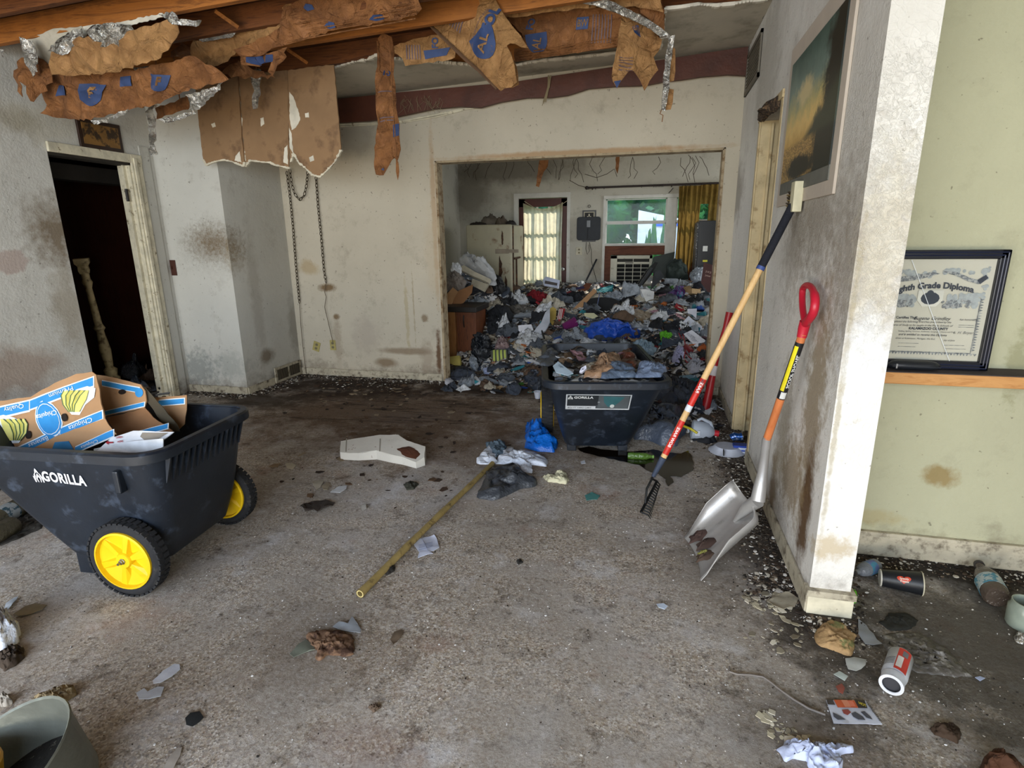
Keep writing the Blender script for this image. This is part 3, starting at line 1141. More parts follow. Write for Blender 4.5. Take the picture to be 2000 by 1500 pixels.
gorilla_mark(lambda x, y: fn2(.03 + x * .075, .68 + y * .22, .0045), SM('#e8ecec', .5), lab)
text('3X', lambda x, y: fn2(.51 + x * .03, .5 + y * .12, .0045), SM('#cfd4d8', .5), lab, .0, world=False)

# ---------------- what lies in the near cart: flattened fruit box and a white carton
M_card = M('corrugated_cardboard', '#a5805c', .9, var=.12, scale=6, col2='#8a6848', c2=(.6, .75), bump=.2, bscale=14)
M_cardd = M('cardboard_inside', '#8a6342', .9, var=.15, scale=6, bump=.2)
M_blue = M('box_print_blue', '#2f86c4', .85, var=.1, scale=20, bump=0)
M_bluep = SM('#dfe6ea', .85)
M_ban = SM('#c9bf5c', .85)
M_bano = SM('#5f7f62', .85)
box = thing('banana_box', 'torn brown and blue printed banana box upside down in the cart', 'box', (-2.35, 1.8, .45))
S1 = Surf(AX(100, 800, 1, 1.80), (.10, -1, .22), .010, 5, 3)
p1 = sheet('panel', S1, [(-60, 800), (0, 783), (45, 777), (61, 775), (110, 748), (154, 730), (182, 726), (190, 732), (198, 775), (205, 817), (120, 848), (62, 876), (-60, 890)], M_card, box, .04, .005, .002, 4, .03)


def decal(name, S, poly, mat, parent, off=.0065, res=.03):
    return sheet(name, S, poly, mat, parent, res, 0, 0, 0, None, off=off)


def band(S, a, b, w, parent, off=.0065):
    """printed stripe between pixels a and b: white edge, blue inside"""
    (ax, ay), (bx, by) = a, b
    decal('print', S, [(ax, ay), (bx, by), (bx, by + w), (ax, ay + w)], M_bluep, parent, off)
    decal('print', S, [(ax, ay + w * .13), (bx - 2, by + w * .13), (bx - 2, by + w * .87), (ax, ay + w * .87)], M_blue, parent, off + .0012)


band(S1, (-55, 806), (60, 780), 24, p1)
band(S1, (60, 780), (187, 734), 22, p1)
band(S1, (36, 872), (120, 834), 22, p1)
band(S1, (120, 834), (203, 800), 20, p1)
decal('print', S1, [(97 + 27 * math.cos(t * .3927), 818 + 36 * math.sin(t * .3927 + .25)) for t in range(16)], M_bluep, p1, .0075)
decal('print', S1, [(97 + 25 * math.cos(t * .3927), 818 + 33.5 * math.sin(t * .3927 + .25)) for t in range(16)], M_blue, p1, .009)
decal('print', S1, [(97 + 22.5 * math.cos(t * .3927), 818 + 30.5 * math.sin(t * .3927 + .25)) for t in range(16)], M_bluep, p1, .0102)
decal('print', S1, [(97 + 21.3 * math.cos(t * .3927), 818 + 29 * math.sin(t * .3927 + .25)) for t in range(16)], M_blue, p1, .0115)
text_px('Chiquita', S1, (95, 809), (-12.5, 3.2), (1, 13), M_bluep, p1, .01, .013)
for c, s in (((162, 782), 1.0), ((20, 838), -1.0)):     # bunches of bananas
    decal('print', S1, [(c[0] + x * s, c[1] + y) for x, y in ((-28, 12), (-24, -12), (-8, -22), (12, -28), (28, -24), (26, -6), (10, 8), (-2, 28), (-18, 27))], M_bluep, p1, .008)
    for k in range(5):
        q = k - 2
        decal('print', S1, [(c[0] + s * (-12 + 2 * q) + x * s, c[1] + y) for x, y in ((-4 + q, 22), (-8 + q * 4, 8), (-6 + q * 7, -10), (2 + q * 8, -20), (8 + q * 8, -20), (8 + q * 6, -2), (4 + q * 2, 22))], M_ban if k % 2 else SM('#d8cf74', .85), p1, .0095 + .0008 * k)
        mbx = MB()
        Q = [S1.hit(c[0] + s * (-12 + 2 * q) + x * s, c[1] + y) for x, y in ((-4 + q, 22), (-8 + q * 4, 8), (-6 + q * 7, -10), (2 + q * 8, -20))]
        mbx.tube([S1.P(v.x, v.y, .0115 + .0008 * k) for v in Q], .0015, 4)
        mbx.build('print', M_bano, p1, W=True)
for c in ((130, 815), (57, 849)):
    decal('hand_hole', S1, [(c[0] + 6.5 * math.cos(t * .524), c[1] + 8 * math.sin(t * .524)) for t in range(12)], SM('#1c120c', .9), p1, .012)
text_px('Chiquita', S1, (160, 827), (-14, 5.5), (3, 13), M_bluep, p1, .0, .010)
text_px('Bananas', S1, (78, 862), (-12, 5.2), (3, 12), M_bluep, p1, .0, .010)
text_px('Premium', S1, (125, 765), (-13, 4.6), (3, 12), M_bluep, p1, .0, .010)
text_px('Quality', S1, (30, 796), (-13, 3), (3, 12), M_bluep, p1, .0, .010)
S1b = Surf(AX(130, 860, 1, 1.74), (.05, -1, .5), .008, 5, 8)
p2 = sheet('flap', S1b, [(64, 876), (122, 848), (205, 817), (214, 830), (229, 848), (160, 880), (90, 900), (50, 900)], M_card, box, .04, .005, .002, 5, .03)
band(S1b, (150, 872), (226, 838), 16, p2)
text_px('Chiquita', S1b, (180, 868), (-10, 4), (2, 9), M_bluep, p2, 0, .010)
decal('print', S1b, [(110, 864), (138, 862), (148, 880), (100, 884)], SM('#2b6f9c', .85), p2)
S2 = Surf(AX(240, 780, 1, 1.97), (.0, -1, .12), .008, 5, 12)
p3 = sheet('panel', S2, [(190, 732), (216, 737), (250, 744), (274, 751), (283, 764), (287, 783), (283, 797), (230, 808), (206, 814), (198, 775)], M_card, box, .04, .005, .002, 6, .03)
band(S2, (200, 742), (273, 756), 12, p3)
band(S2, (206, 802), (285, 784), 10, p3)
decal('print', S2, [(272 + 8 * math.cos(t * .524), 767 + 9 * math.sin(t * .524)) for t in range(12)], M_blue, p3, .008)
decal('hand_hole', S2, [(241 + 7 * math.cos(t * .524), 765 + 5 * math.sin(t * .524)) for t in range(12)], SM('#1c120c', .9), p3, .009)
S3 = Surf(AX(330, 810, 1, 2.06), (.35, -1, .1), .006, 4, 20)
p4 = sheet('flap', S3, [(296, 776), (330, 774), (366, 771), (366, 800), (362, 828), (347, 842), (318, 815)], M_card, box, .04, .005, .002, 7, .03)
band(S3, (312, 780), (363, 776), 13, p4)
S4 = Surf(AX(310, 800, 1, 1.99), (.5, -1, .25), .006, 4, 22)
p5 = sheet('flap', S4, [(276, 752), (284, 757), (300, 775), (348, 830), (352, 842), (330, 844), (300, 800), (286, 782)], M('cardboard_edge_dark', '#4c4435', .9), box, .04, .005, .002, 8, .03)
S5 = Surf(AX(260, 830, 1, 1.93), (.0, -1, .55), .008, 4, 25)
p6 = sheet('panel', S5, [(206, 815), (284, 797), (300, 815), (338, 842), (300, 870), (215, 870), (228, 848)], M_cardd, box, .04, .005, .002, 9, .03)
band(S5, (272, 842), (330, 826), 12, p6)
wc = thing('white_carton', 'white carton with a red arrow beside the banana box in the cart', 'box', (-2.05, 1.76, .5))
S6 = Surf(AX(250, 865, 1, 1.72), (.1, -.8, .7), .004, 5, 30)
q1 = sheet('panel', S6, [(190, 882), (218, 857), (262, 842), (300, 843), (340, 844), (310, 868), (240, 890), (190, 890)], SM('#d9dbe0', .8), wc, .03, .004, .001, 9, .03)
S6b = Surf(AX(250, 880, 1, 1.70), (.0, -1, .1), .003, 5, 31)
sheet('side_panel', S6b, [(186, 876), (250, 862), (320, 856), (320, 895), (186, 895)], SM('#c8cbd0', .8), wc, .03, .004, 0, 9, .03)
text_px('OPEN', S6, (236, 856), (5, -.6), (0, -5), SM('#a3202c', .7), q1, .02, .008)
text_px('HERE', S6, (238, 864), (5, -.6), (0, -5), SM('#a3202c', .7), q1, .02, .008)
decal('print', S6, [(209, 866), (215, 862), (215, 864.5), (224, 864), (224, 867), (215, 867.5), (215, 870)], SM('#a3202c', .7), q1, .008)
decal('dirt_mark', S6, [(280, 846), (330, 846), (312, 858), (286, 862), (276, 854)], SM('#8d8478', .9), q1, .006)

# ================================================================ LONG TOOLS
# rake with wooden handle
M_hand = woodmat('pale_ash_handle', '#c79f68', '#d9b680', .5, 2)
M_red = SM('#c8281e', .45, bump=0)
rk = thing('bow_rake', 'black toothed rake with pale wooden handle and red label', 'rake', (.05, 2.72, 0))
A = Vector((.600, 2.880, 1.535))
B = AX(1296, 893, 1, 2.755)
ab = (B - A)


def rp(q):
    return A + ab * q


MB().tube([rp(.235), rp(.6), rp(1)], .0155, 16).build('handle', M_hand, rk, True, W=True)
MB().tube([rp(0), rp(.01), rp(.225)], [.014, .019, .0185], 16).build('grip', M('black_foam_grip', '#1b1d26', .9, bump=.4, bscale=90), rk, True, W=True)
MB().tube([rp(.225), rp(.238)], .0192, 16).build('grip_band', SM('#3b4f8a', .5), rk, True, W=True)


def wrap(name, q0, q1, mat, a0, a1, ax_fn, r, parent, n=8, lab=None):
    """printed foil wrapped round part of a shaft (angles around it)"""
    p, q = ax_fn(q0), ax_fn(q1)
    d = (q - p).normalized()
    e = (EYE - p)
    e = (e - d * e.dot(d)).normalized()
    g = d.cross(e)
    V, Fc = [], []
    for i in range(n + 1):
        t = R(a0 + (a1 - a0) * i / n)
        w = (e * math.cos(t) + g * math.sin(t)) * r
        V += [p + w, q + w]
    Fc = [(2 * i, 2 * i + 1, 2 * i + 3, 2 * i + 2) for i in range(n)]
    mb = MB()
    mb.add(V, Fc)
    return mb.build(name, mat, parent, W=True, label=lab)


def wraptext(s, q, mat, ax_fn, q1, em, parent, r, side=0, bold=.02):
    p, e1 = ax_fn(q), ax_fn(q1)
    d = (e1 - p).normalized()
    e = (EYE - p)
    e = (e - d * e.dot(d)).normalized()
    g = d.cross(e)

    def fn(x, y):
        t = (y * em + side) / r
        return p + d * (x * em) + (e * math.cos(t) + g * math.sin(t)) * r
    text(s, fn, mat, parent, bold)


MB().tube([rp(.665), rp(.775)], .0160, 16).build('label_band', M_red, rk, True, W=True)
MB().tube([rp(.775), rp(.80)], .0160, 16).build('label_band', SM('#d9dde6', .5), rk, True, W=True)
wrap('label_patch', .84, .985, M_red, -75, 60, rp, .0164, rk)
wraptext('BOW RAKE', .91, SM('#f0e8e4', .5), rp, 0, .022, rk, .0168)
wraptext('RAKE', .70, SM('#f0e8e4', .5), rp, 0, .024, rk, .0166)
wraptext('36', .675, M_ink, rp, 0, .020, rk, .0166)
Fp = AX(1276, 930, 1, 2.765)
MB().tube([rp(1.0), rp(1.0) + (Fp - B) * .25, Fp], [.0175, .0165, .011], 14).build('ferrule', SM('#4a5468', .45, metal=.4), rk, True, W=True)
h0, h1 = FL(1283, 940, .115), FL(1252, 1000, .035)
hm = (h0 + h1) / 2
M_blk = M('black_enamelled_steel', '#17191a', .5, metal=.5, bump=.15)
MB().tube([h0, hm, h1], .0075, 8).build('head_bar', M_blk, rk, True, W=True)
MB().tube([Fp, Fp.lerp(h0, .5) + Vector((-.02, 0, .0)), h0], .006, 8).build('bow', M_blk, rk, True, W=True)
MB().tube([Fp, Fp.lerp(hm, .6) + Vector((-.02, -.01, .0)), h0.lerp(h1, .75)], .006, 8).build('bow', M_blk, rk, True, W=True)
for k in range(14):
    p = h0.lerp(h1, k / 13)
    tip = FL(1283 + (1268 - 1283) * k / 13 + 3, 955 + (1014 - 955) * k / 13, max(.004, .06 - .055 * k / 13))
    mid = p.lerp(tip, .5) + Vector((.012, -.004, .006))
    MB().tube([p, mid, tip], [.0042, .0038, .0014], 6).build('tine', M_blk, rk, W=True)

# scoop shovel
sh = thing('scoop_shovel', 'aluminium scoop shovel with red D-grip leaning against the wall', 'shovel', (.3, 2.4, 0))
G = Vector((.598, 2.462, 1.20))
J = Vector((.520, 2.517, .528))
Q = AX(1489, 925, 0, .500)
K = AX(1480, 978, 0, .487)
M_alu = M('worn_aluminium', '#b9b7b4', .42, metal=.55, var=.15, scale=8, bump=.12, bscale=20, col2='#8a8781', c2=(.6, .75))
M_orw = woodmat('orange_varnished_handle', '#b8643a', '#c97a48', .35, 2)
hd = (G - J)
g0 = AX(1568, 652, 0, .588)
MB().tube([J, J.lerp(g0, .5), g0], .0165, 16).build('handle', M_orw, sh, True, W=True)


def sp(q):
    return J.lerp(g0, q)


MB().tube([sp(.42), sp(.93)], .0169, 16).build('label_band', SM('#1a1a1c', .5), sh, True, W=True)
wrap('label_patch', .50, .9, SM('#e0cf1c', .5), -50, 5, sp, .0174, sh)
wrap('label_patch', .43, .49, SM('#d8d8d4', .5), -20, 60, sp, .0174, sh)
wraptext('SCOOP SHOVEL', .68, SM('#e8e8e4', .5), sp, 1, .021, sh, .0178, .012)
M_dg = M('red_plastic_grip', '#b81f33', .35, var=.08, bump=.05)
MB().tube([sp(.97), AX(1570, 640, 0, .590), AX(1573, 628, 0, .591)], [.0185, .021, .021], 14).build('grip_socket', M_dg, sh, True, W=True)
rp_ = [AX(1573, 632, 0, .590), AX(1588, 612, 0, .590), AX(1592, 585, 0, .592), AX(1586, 563, 0, .594), AX(1576, 557, 0, .594), AX(1568, 565, 0, .594), AX(1567, 590, 0, .592), AX(1569, 612, 0, .590), AX(1573, 632, 0, .590)]
cr_ = []
for i in range(len(rp_) - 1):
    for q in (0, .33, .66):
        a, b, c, d = rp_[max(i - 1, 0)], rp_[i], rp_[i + 1], rp_[min(i + 2, len(rp_) - 1)]
        cr_.append(.5 * ((2 * b) + (c - a) * q + (2 * a - 5 * b + 4 * c - d) * q * q + (3 * b - a - 3 * c + d) * q ** 3))
cr_.append(rp_[-1])
MB().tube(cr_, [.016] * 8 + [.0125] * (len(cr_) - 8), 12).build('d_grip', M_dg, sh, True, W=True)
MB().tube([J + (g0 - J) * .03, J, J.lerp(Q, .55), Q, Q.lerp(K, .5), K], [.0178, .0185, .0185, .021, .027, .030], 16).build('socket', M_alu, sh, True, W=True)
# blade: grid between tip edge and rear edge, sides turned up
T1, T2 = Vector((.278, 2.202, .004)), Vector((.228, 2.545, .004))
R1, R2 = Vector((.555, 2.372, .215)), Vector((.468, 2.64, .258))
nu, nv = 22, 26
nrm = (R1 - T1).cross(T2 - T1).normalized()
if nrm.z < 0:
    nrm = -nrm
V, Fc = [], []
for j in range(nv + 1):
    q = j / nv
    for i in range(nu + 1):
        w = i / nu
        a = T1.lerp(R1, q)
        b = T2.lerp(R2, q)
        c = (w - .5) * 2
        wid = 1 - .06 * q - .38 * max(0, (q - .78) / .22) ** 2
        p = a.lerp(b, .5 + c * .5 * wid)
        side = max(0, abs(c) - .78) / .22
        lift = .055 * side ** 1.5 * min(1, q * 2.2) + .010 * c * c
        rear = max(0, q - .80) / .20
        lift += .045 * rear ** 2 * (1 - .25 * abs(c))
        ribs = .007 * math.exp(-((abs(c) - .33) / .07) ** 2) * min(1, q * 4) * (1 - rear) + .012 * math.exp(-(c / .16) ** 2) * max(0, q - .35)
        p = p + nrm * (lift + ribs) - (R1 - T1).normalized() * (.035 * rear ** 2)
        p = p - (R1 - T1).normalized() * (.0) + (R1 - T1).normalized() * (-.02 * c * c if j == 0 else 0)
        V.append(p)
for j in range(nv):
    for i in range(nu):
        a = j * (nu + 1) + i
        Fc.append((a, a + 1, a + nu + 2, a + nu + 1))
mb = MB()
mb.add(V, Fc)
bl = mb.build('blade', M_alu, sh, True, W=True, auto=False)
md = bl.modifiers.new('t', 'SOLIDIFY')
md.thickness = .003
MB().tube([V[i * (nu + 1)] for i in range(nv + 1)], .003, 6).build('rolled_edge', M_alu, sh, True, W=True)
MB().tube([V[i * (nu + 1) + nu] for i in range(nv + 1)], .003, 6).build('rolled_edge', M_alu, sh, True, W=True)
MB().tube([K, K.lerp(T1.lerp(T2, .5).lerp(R1.lerp(R2, .5), .72), .55) + nrm * .012, T1.lerp(T2, .5).lerp(R1.lerp(R2, .5), .62) + nrm * .008], [.030, .026, .006], 14).build('neck', M_alu, sh, True, W=True)
for nm, (q, w), s, col in (('dirt', (.13, .80), .055, '#4a3832'), ('dirt', (.17, .55), .05, '#43332c'), ('dirt', (.10, .36), .045, '#4b3b30'), ('food_scrap', (.09, .42), .03, '#8d8a48')):
    c = T1.lerp(T2, w).lerp(R1.lerp(R2, w), q) + nrm * .006
    VV, FF = blob([(s * math.cos(k * .63) * (1 + .35 * math.sin(k * 2.3)), s * .7 * math.sin(k * .63) * (1 + .3 * math.cos(k * 3.1))) for k in range(10)], .012, rnd.random() * 9, 4, 18)
    rot = Vector((0, 0, 1)).rotation_difference(nrm).to_matrix().to_4x4()
    mb = MB()
    mb.add(VV, FF, Matrix.Translation(c) @ rot)
    mb.build(nm, SM(col, .9), sh, True, W=True)

# red handle leaning at the rear
rt = thing('red_fibreglass_handle', 'red curved tool handle leaning against the wall behind the rake', 'tool', (.5, 4.75, 0))
a, b = FL(1377, 800, .02), AX(1425, 610, 0, .605)
pts = [a, a.lerp(b, .1), a.lerp(b, .35) + Vector((-.008, 0, 0)), a.lerp(b, .6) + Vector((-.012, 0, 0)), a.lerp(b, .85), b]
MB().tube(pts, [.036, .034, .026, .020, .022, .028], 14).build('shaft', M('red_fibreglass', '#a3161d', .4, bump=.05), rt, True, W=True)
MB().tube([a.lerp(b, .36) + Vector((-.008, 0, 0)), a.lerp(b, .46) + Vector((-.010, 0, 0))], [.0268, .0245], 14).build('sticker', SM('#cfc9c9', .6), rt, True, W=True)

# bamboo pole on the floor
pole = thing('bamboo_pole', 'long yellowish hollow pole lying across the concrete floor', 'pole', FL(830, 1040))
a, b = FL(703, 1160, .018), FL(962, 904, .018)
M_bam = M('weathered_bamboo', '#a08c58', .6, var=.25, scale=12, col2='#5c4a2e', c2=(.54, .68), bump=.3)
pts, rs = [], []
for k in range(25):
    q = k / 24
    pts.append(a.lerp(b, q) + Vector((0, 0, .004 * math.sin(q * 5))))
    rs.append((.0165 if k % 6 else .0185) * (1 - .15 * q))
mb = MB().tube(pts, rs, 14, cap=False)
mb.tube(list(reversed(pts[:3])), .0125, 14, cap=False)
mb.build('shaft', M_bam, pole, True, W=True)
dd = (b - a).normalized()
V, Fc = [], []
e = Vector((0, 0, 1))
g = dd.cross(e)
for k in range(14):
    t = 2 * math.pi * k / 14
    w = e * math.cos(t) + g * math.sin(t)
    V += [a + w * .0165, a + w * .0115]
mb = MB()
mb.add(V, [(2 * k, 2 * k + 1, (2 * k + 3) % 28, (2 * k + 2) % 28) for k in range(14)])
mb.build('cut_end', SM('#c9b67a', .6), pole, W=True)
# ================================================================ CEILING DEBRIS
def kraft(name, col, col2):
    n = NT(name)
    c = lin(col)
    base = n.ramp(n.noise(5, 6, .65), [(.3, lin(col2)), (.55, c), (.8, tuple(min(1, x * 1.15) for x in c[:3]) + (1,))])
    base = n.mix(n.math('MULTIPLY', n.maprange(n.noise(3, 7, .75), .56, .72), .75), base, lin('#4e3018'))
    cr = n.voro(9, 'Distance', 'DISTANCE_TO_EDGE')
    n.bump(n.maprange(cr, 0, .1, 0, 1), .6, .012)
    n.bump(n.noise(9, 6, .7, dist=1.5), 1.0, .04)
    n.bump(n.noise(60, 4), .15, .003)
    return n.fin(base, .62, 0, .35)


M_kr = kraft('insulation_kraft_paper', '#96643a', '#603a20')
M_krl = kraft('pale_kraft_paper', '#ad8252', '#8a6038')
M_pan = M('brown_fibreboard', '#8f7050', .85, var=.2, scale=3, col2='#5a4230', c2=(.52, .72), bump=.2, bscale=12)
n_ = NT('crinkled_foil')
v_ = n_.voro(60, 'Distance', 'F1')
n_.bump(n_.noise(30, 6, .8, dist=2), 1.0, .03)
n_.bump(v_, .9, .02)
M_foil = n_.fin(n_.ramp(n_.noise(12, 5), [(.35, lin('#b9b5aa')), (.6, lin('#f2eee6'))]), .22, .85, .5)
M_inkb = M('faded_blue_ink', '#34466f', .7, var=.3, scale=14, col2='#6a5648', c2=(.6, .72), bump=0)
M_inkt = M('faded_text_ink', '#6b5a5e', .7, var=.2, scale=14, bump=0)
G_INS = 'torn insulation sheets hanging from the ceiling'


def ceil_thing(name, label, cat, poly, o, nrm, mat, amp=.02, freq=5, seed=1, jit=.006, thick=.004, group=G_INS, res=.045, root=None, up=Vector((0, 0, 1)), bend=None, hang=None, hz=None):
    t = thing(name, label, cat, tuple(o), group=group)
    S = Surf(o, nrm, amp * 1.5, freq * 1.4, seed, up, bend)
    sheet(root or 'sheet', S, poly, mat, t, res, thick, jit, seed, .03)
    if hang:
        h = S.hit(*hang)
        p = S.P(h.x, h.y, 0)
        MB().tube([p, (p.x, p.y, hz or CEILZ(p.x) + .01)], .004, 5).build('hanging_fibre', M_kr, t, W=True)
    return t, S


def shield(S, c, w, h, rot, t, word='AL', off=.012, tb=.05, td=None):
    ca, sa = math.cos(R(rot)), math.sin(R(rot))

    def q(x, y):
        return (c[0] + (x * ca + y * sa) * w, c[1] + (-x * sa + y * ca) * h)
    P = [(-1, -.85), (1, -.85)] + [(math.cos(a * math.pi / 10), -.35 + 1.25 * math.sin(a * math.pi / 10)) for a in range(0, 11)]
    decal('printed_shield', S, [q(x, y) for x, y in P], M_inkb, t, off)
    if word and td:
        text_px(word, S, c, td[0], td[1], M_krl, t, tb, off + .006)
    elif word:
        text_px(word, S, q(0, -.15), ((q(.9, 0)[0] - q(0, 0)[0]), (q(.9, 0)[1] - q(0, 0)[1])), ((q(0, -1.15)[0] - q(0, 0)[0]), (q(0, -1.15)[1] - q(0, 0)[1])), M_krl, t, tb, off + .003)


def bwbox(S, c, ex, ey, t, off=.012):
    """blue square with two joined letters and ruled lines beside it"""
    decal('printed_square', S, [(c[0] + a * ex[0] + b * ey[0], c[1] + a * ex[1] + b * ey[1]) for a, b in ((-.5, -.5), (.5, -.5), (.5, .5), (-.5, .5))], M_inkb, t, off)
    text_px('BW', S, c, (ex[0] * .55, ex[1] * .55), (ey[0] * .8, ey[1] * .8), M_krl, t, .02, off + .003)


# A long sagging strip at the left with two shields
t, S = ceil_thing('insulation_sheet', 'long brown paper insulation strip with two blue shields above the left door', 'insulation',
                  [(70, 160), (95, 140), (150, 146), (220, 140), (300, 128), (370, 108), (435, 140), (452, 153), (400, 167), (360, 178), (330, 192), (300, 205), (262, 212), (200, 228), (145, 233), (100, 229), (76, 222), (90, 205), (80, 185)],
                  AX(200, 180, 1, 3.25), (.05, -1, -.45), M_kr, .03, 4, 2, .010)
tA = t
shield(S, (183, 184), 21, 24, -6, t, 'F')
shield(S, (319, 159), 19, 19, -6, t, 'F')
for c in ((120, 178), (245, 160)):
    decal('printed_square', S, [(c[0] - 13, c[1] - 9), (c[0] + 10, c[1] - 12), (c[0] + 12, c[1] + 8), (c[0] - 12, c[1] + 10)], M_inkb, t, .011)
# B upper torn piece
t, S = ceil_thing('insulation_sheet', 'torn tan kraft piece edged with crumpled foil at the upper left', 'insulation',
                  [(98, 100), (135, 88), (150, 75), (175, 70), (186, 80), (230, 90), (245, 62), (300, 45), (330, 38), (349, 50), (340, 85), (330, 98), (305, 118), (270, 128), (215, 142), (150, 147), (110, 145), (98, 125)],
                  AX(220, 100, 1, 3.05), (.05, -1, -.35), M_krl, .025, 5, 5, .008)
for poly in ([(88, 100), (110, 82), (140, 58), (158, 55), (160, 72), (140, 98), (128, 108), (100, 100)], [(170, 60), (190, 48), (220, 45), (255, 48), (262, 60), (248, 80), (232, 95), (200, 92), (180, 74)],
             [(312, 28), (340, 22), (352, 38), (395, 40), (388, 50), (360, 50), (342, 48), (325, 36)], [(40, 72), (60, 80), (80, 110), (75, 140), (62, 150), (48, 120)], [(0, 95), (8, 98), (6, 112), (0, 112)]):
    sheet('foil_edge', Surf(AX(poly[0][0], poly[0][1], 1, 3.02), (.1, -1, -.3), .03, 9, rnd.random() * 9), poly, M_foil, t, .022, .003, .006, rnd.randint(0, 99), .02, smooth=False)
# hanging scraps at the very left
t, S = ceil_thing('insulation_scrap', 'ragged brown and foil scrap hanging at the left wall top', 'insulation',
                  [(28, 150), (40, 112), (60, 100), (85, 125), (100, 135), (98, 160), (80, 165), (72, 200), (64, 198), (62, 170), (50, 160), (48, 190), (36, 182), (33, 165)],
                  AX(60, 150, 1, 3.12), (.1, -1, -.1), M_kr, .03, 8, 15, .012)
# patch of ceiling plaster and foil near the left
t, S = ceil_thing('plaster_patch', 'grey plaster patch stuck behind crumpled foil near the left joist', 'plaster',
                  [(52, 75), (100, 58), (160, 50), (175, 62), (165, 85), (120, 105), (95, 128), (62, 122), (48, 98)], AX(100, 90, 1, 3.14), (.0, -1, -.5), M_ceil, .008, 4, 4, .006, .010)
sheet('foil_lip', Surf(AX(280, 40, 1, 3.06), (0, -1, -.4), .01, 6, 3), [(160, 52), (240, 42), (320, 25), (322, 33), (240, 52), (165, 62)], SM('#c9c3b4', .8), t, .03, .006, .004, 5, .02)
# C middle sheets
t, S = ceil_thing('insulation_sheet', 'curled pale kraft flap with a silver top edge between the joists', 'insulation',
                  [(374, 92), (382, 78), (420, 74), (465, 58), (500, 48), (545, 22), (562, 8), (590, 12), (575, 40), (540, 62), (500, 85), (462, 98), (445, 120), (410, 138), (388, 150), (381, 120)],
                  AX(450, 80, 1, 3.55), (-.05, -1, -.4), M_krl, .03, 4, 9, .008)
sheet('foil_edge', Surf(AX(430, 70, 1, 3.5), (0, -1, -.5), .01, 9, 3), [(384, 76), (410, 68), (445, 60), (462, 64), (455, 72), (420, 78), (395, 82)], M_foil, t, .02, .003, .004, 3, .02)
t, S = ceil_thing('insulation_sheet', 'long folded kraft batt running along the joists at the top', 'insulation',
                  [(555, 14), (585, 0), (700, -12), (815, -16), (826, 16), (812, 30), (760, 42), (700, 52), (650, 60), (600, 75), (540, 92), (510, 108), (475, 106), (458, 96), (500, 80), (545, 55)],
                  AX(640, 40, 1, 3.45), (.05, -1, -.5), M_kr, .035, 4, 21, .006)
for c, s in (((643, 50), 1), ((735, 35), 1), ((600, 15), 1)):
    decal('printed_mark', S, [(c[0] - 12, c[1] + 2), (c[0] - 4, c[1] - 8), (c[0] + 10, c[1] - 6), (c[0] + 14, c[1] + 3), (c[0], c[1] + 7)], M_inkb, t, .010)
mb = MB()
for k in range(5):     # fold lines along the batt
    pts = [S.hit(560 + 50 * j, 62 - 9 * j + 8 * k - 12) for j in range(6)]
    mb.tube([S.P(p.x, p.y, .006) for p in pts], .004, 4)
mb.build('fold_ridge', M_kr, t, W=True)
t, S = ceil_thing('insulation_sheet', 'crumpled dark blue stained kraft fold hanging under the long batt', 'insulation',
                  [(455, 100), (500, 108), (545, 98), (560, 92), (552, 110), (542, 138), (538, 148), (528, 140), (526, 118), (512, 122), (500, 130), (480, 128), (468, 115)],
                  AX(505, 115, 1, 3.5), (-.2, -1, -.2), M_kr, .04, 8, 33, .008)
decal('printed_mark', S, [(490, 112), (530, 106), (528, 120), (505, 128), (488, 122)], M_inkb, t, .012)
t, S = ceil_thing('insulation_scrap', 'dark shadowed kraft pocket between joists left of the hanging panels', 'insulation',
                  [(335, 100), (360, 80), (375, 92), (380, 120), (388, 150), (430, 145), (440, 130), (460, 120), (480, 128), (540, 150), (470, 155), (440, 148), (380, 112), (340, 110)], AX(400, 125, 1, 3.75), (0, -1, -.5), M_kr, .04, 6, 41, .01)

# D three brown ceiling panels hanging from their hinge line
G_P = 'brown ceiling panels hanging down in a row'
PP = [('leftmost brown hanging ceiling panel with darkened top', [(383, 172), (425, 160), (467, 150), (470, 210), (474, 270), (480, 318), (478, 325), (470, 322), (455, 316), (440, 313), (425, 316), (412, 320), (406, 323), (400, 312), (394, 270), (388, 215)], 4.20),
      ('middle brown hanging ceiling panel with torn white bottom edge', [(469, 149), (515, 144), (562, 138), (565, 200), (566, 270), (566, 329), (555, 326), (540, 323), (530, 318), (515, 317), (500, 315), (490, 314), (482, 325), (478, 290), (472, 210)], 4.21),
      ('rightmost brown hanging ceiling panel with pointed bottom and white scrapes', [(564, 139), (610, 132), (654, 128), (659, 180), (663, 240), (667, 295), (655, 318), (640, 335), (627, 346), (612, 342), (598, 328), (585, 318), (575, 300), (568, 318), (566, 250)], 4.17)]
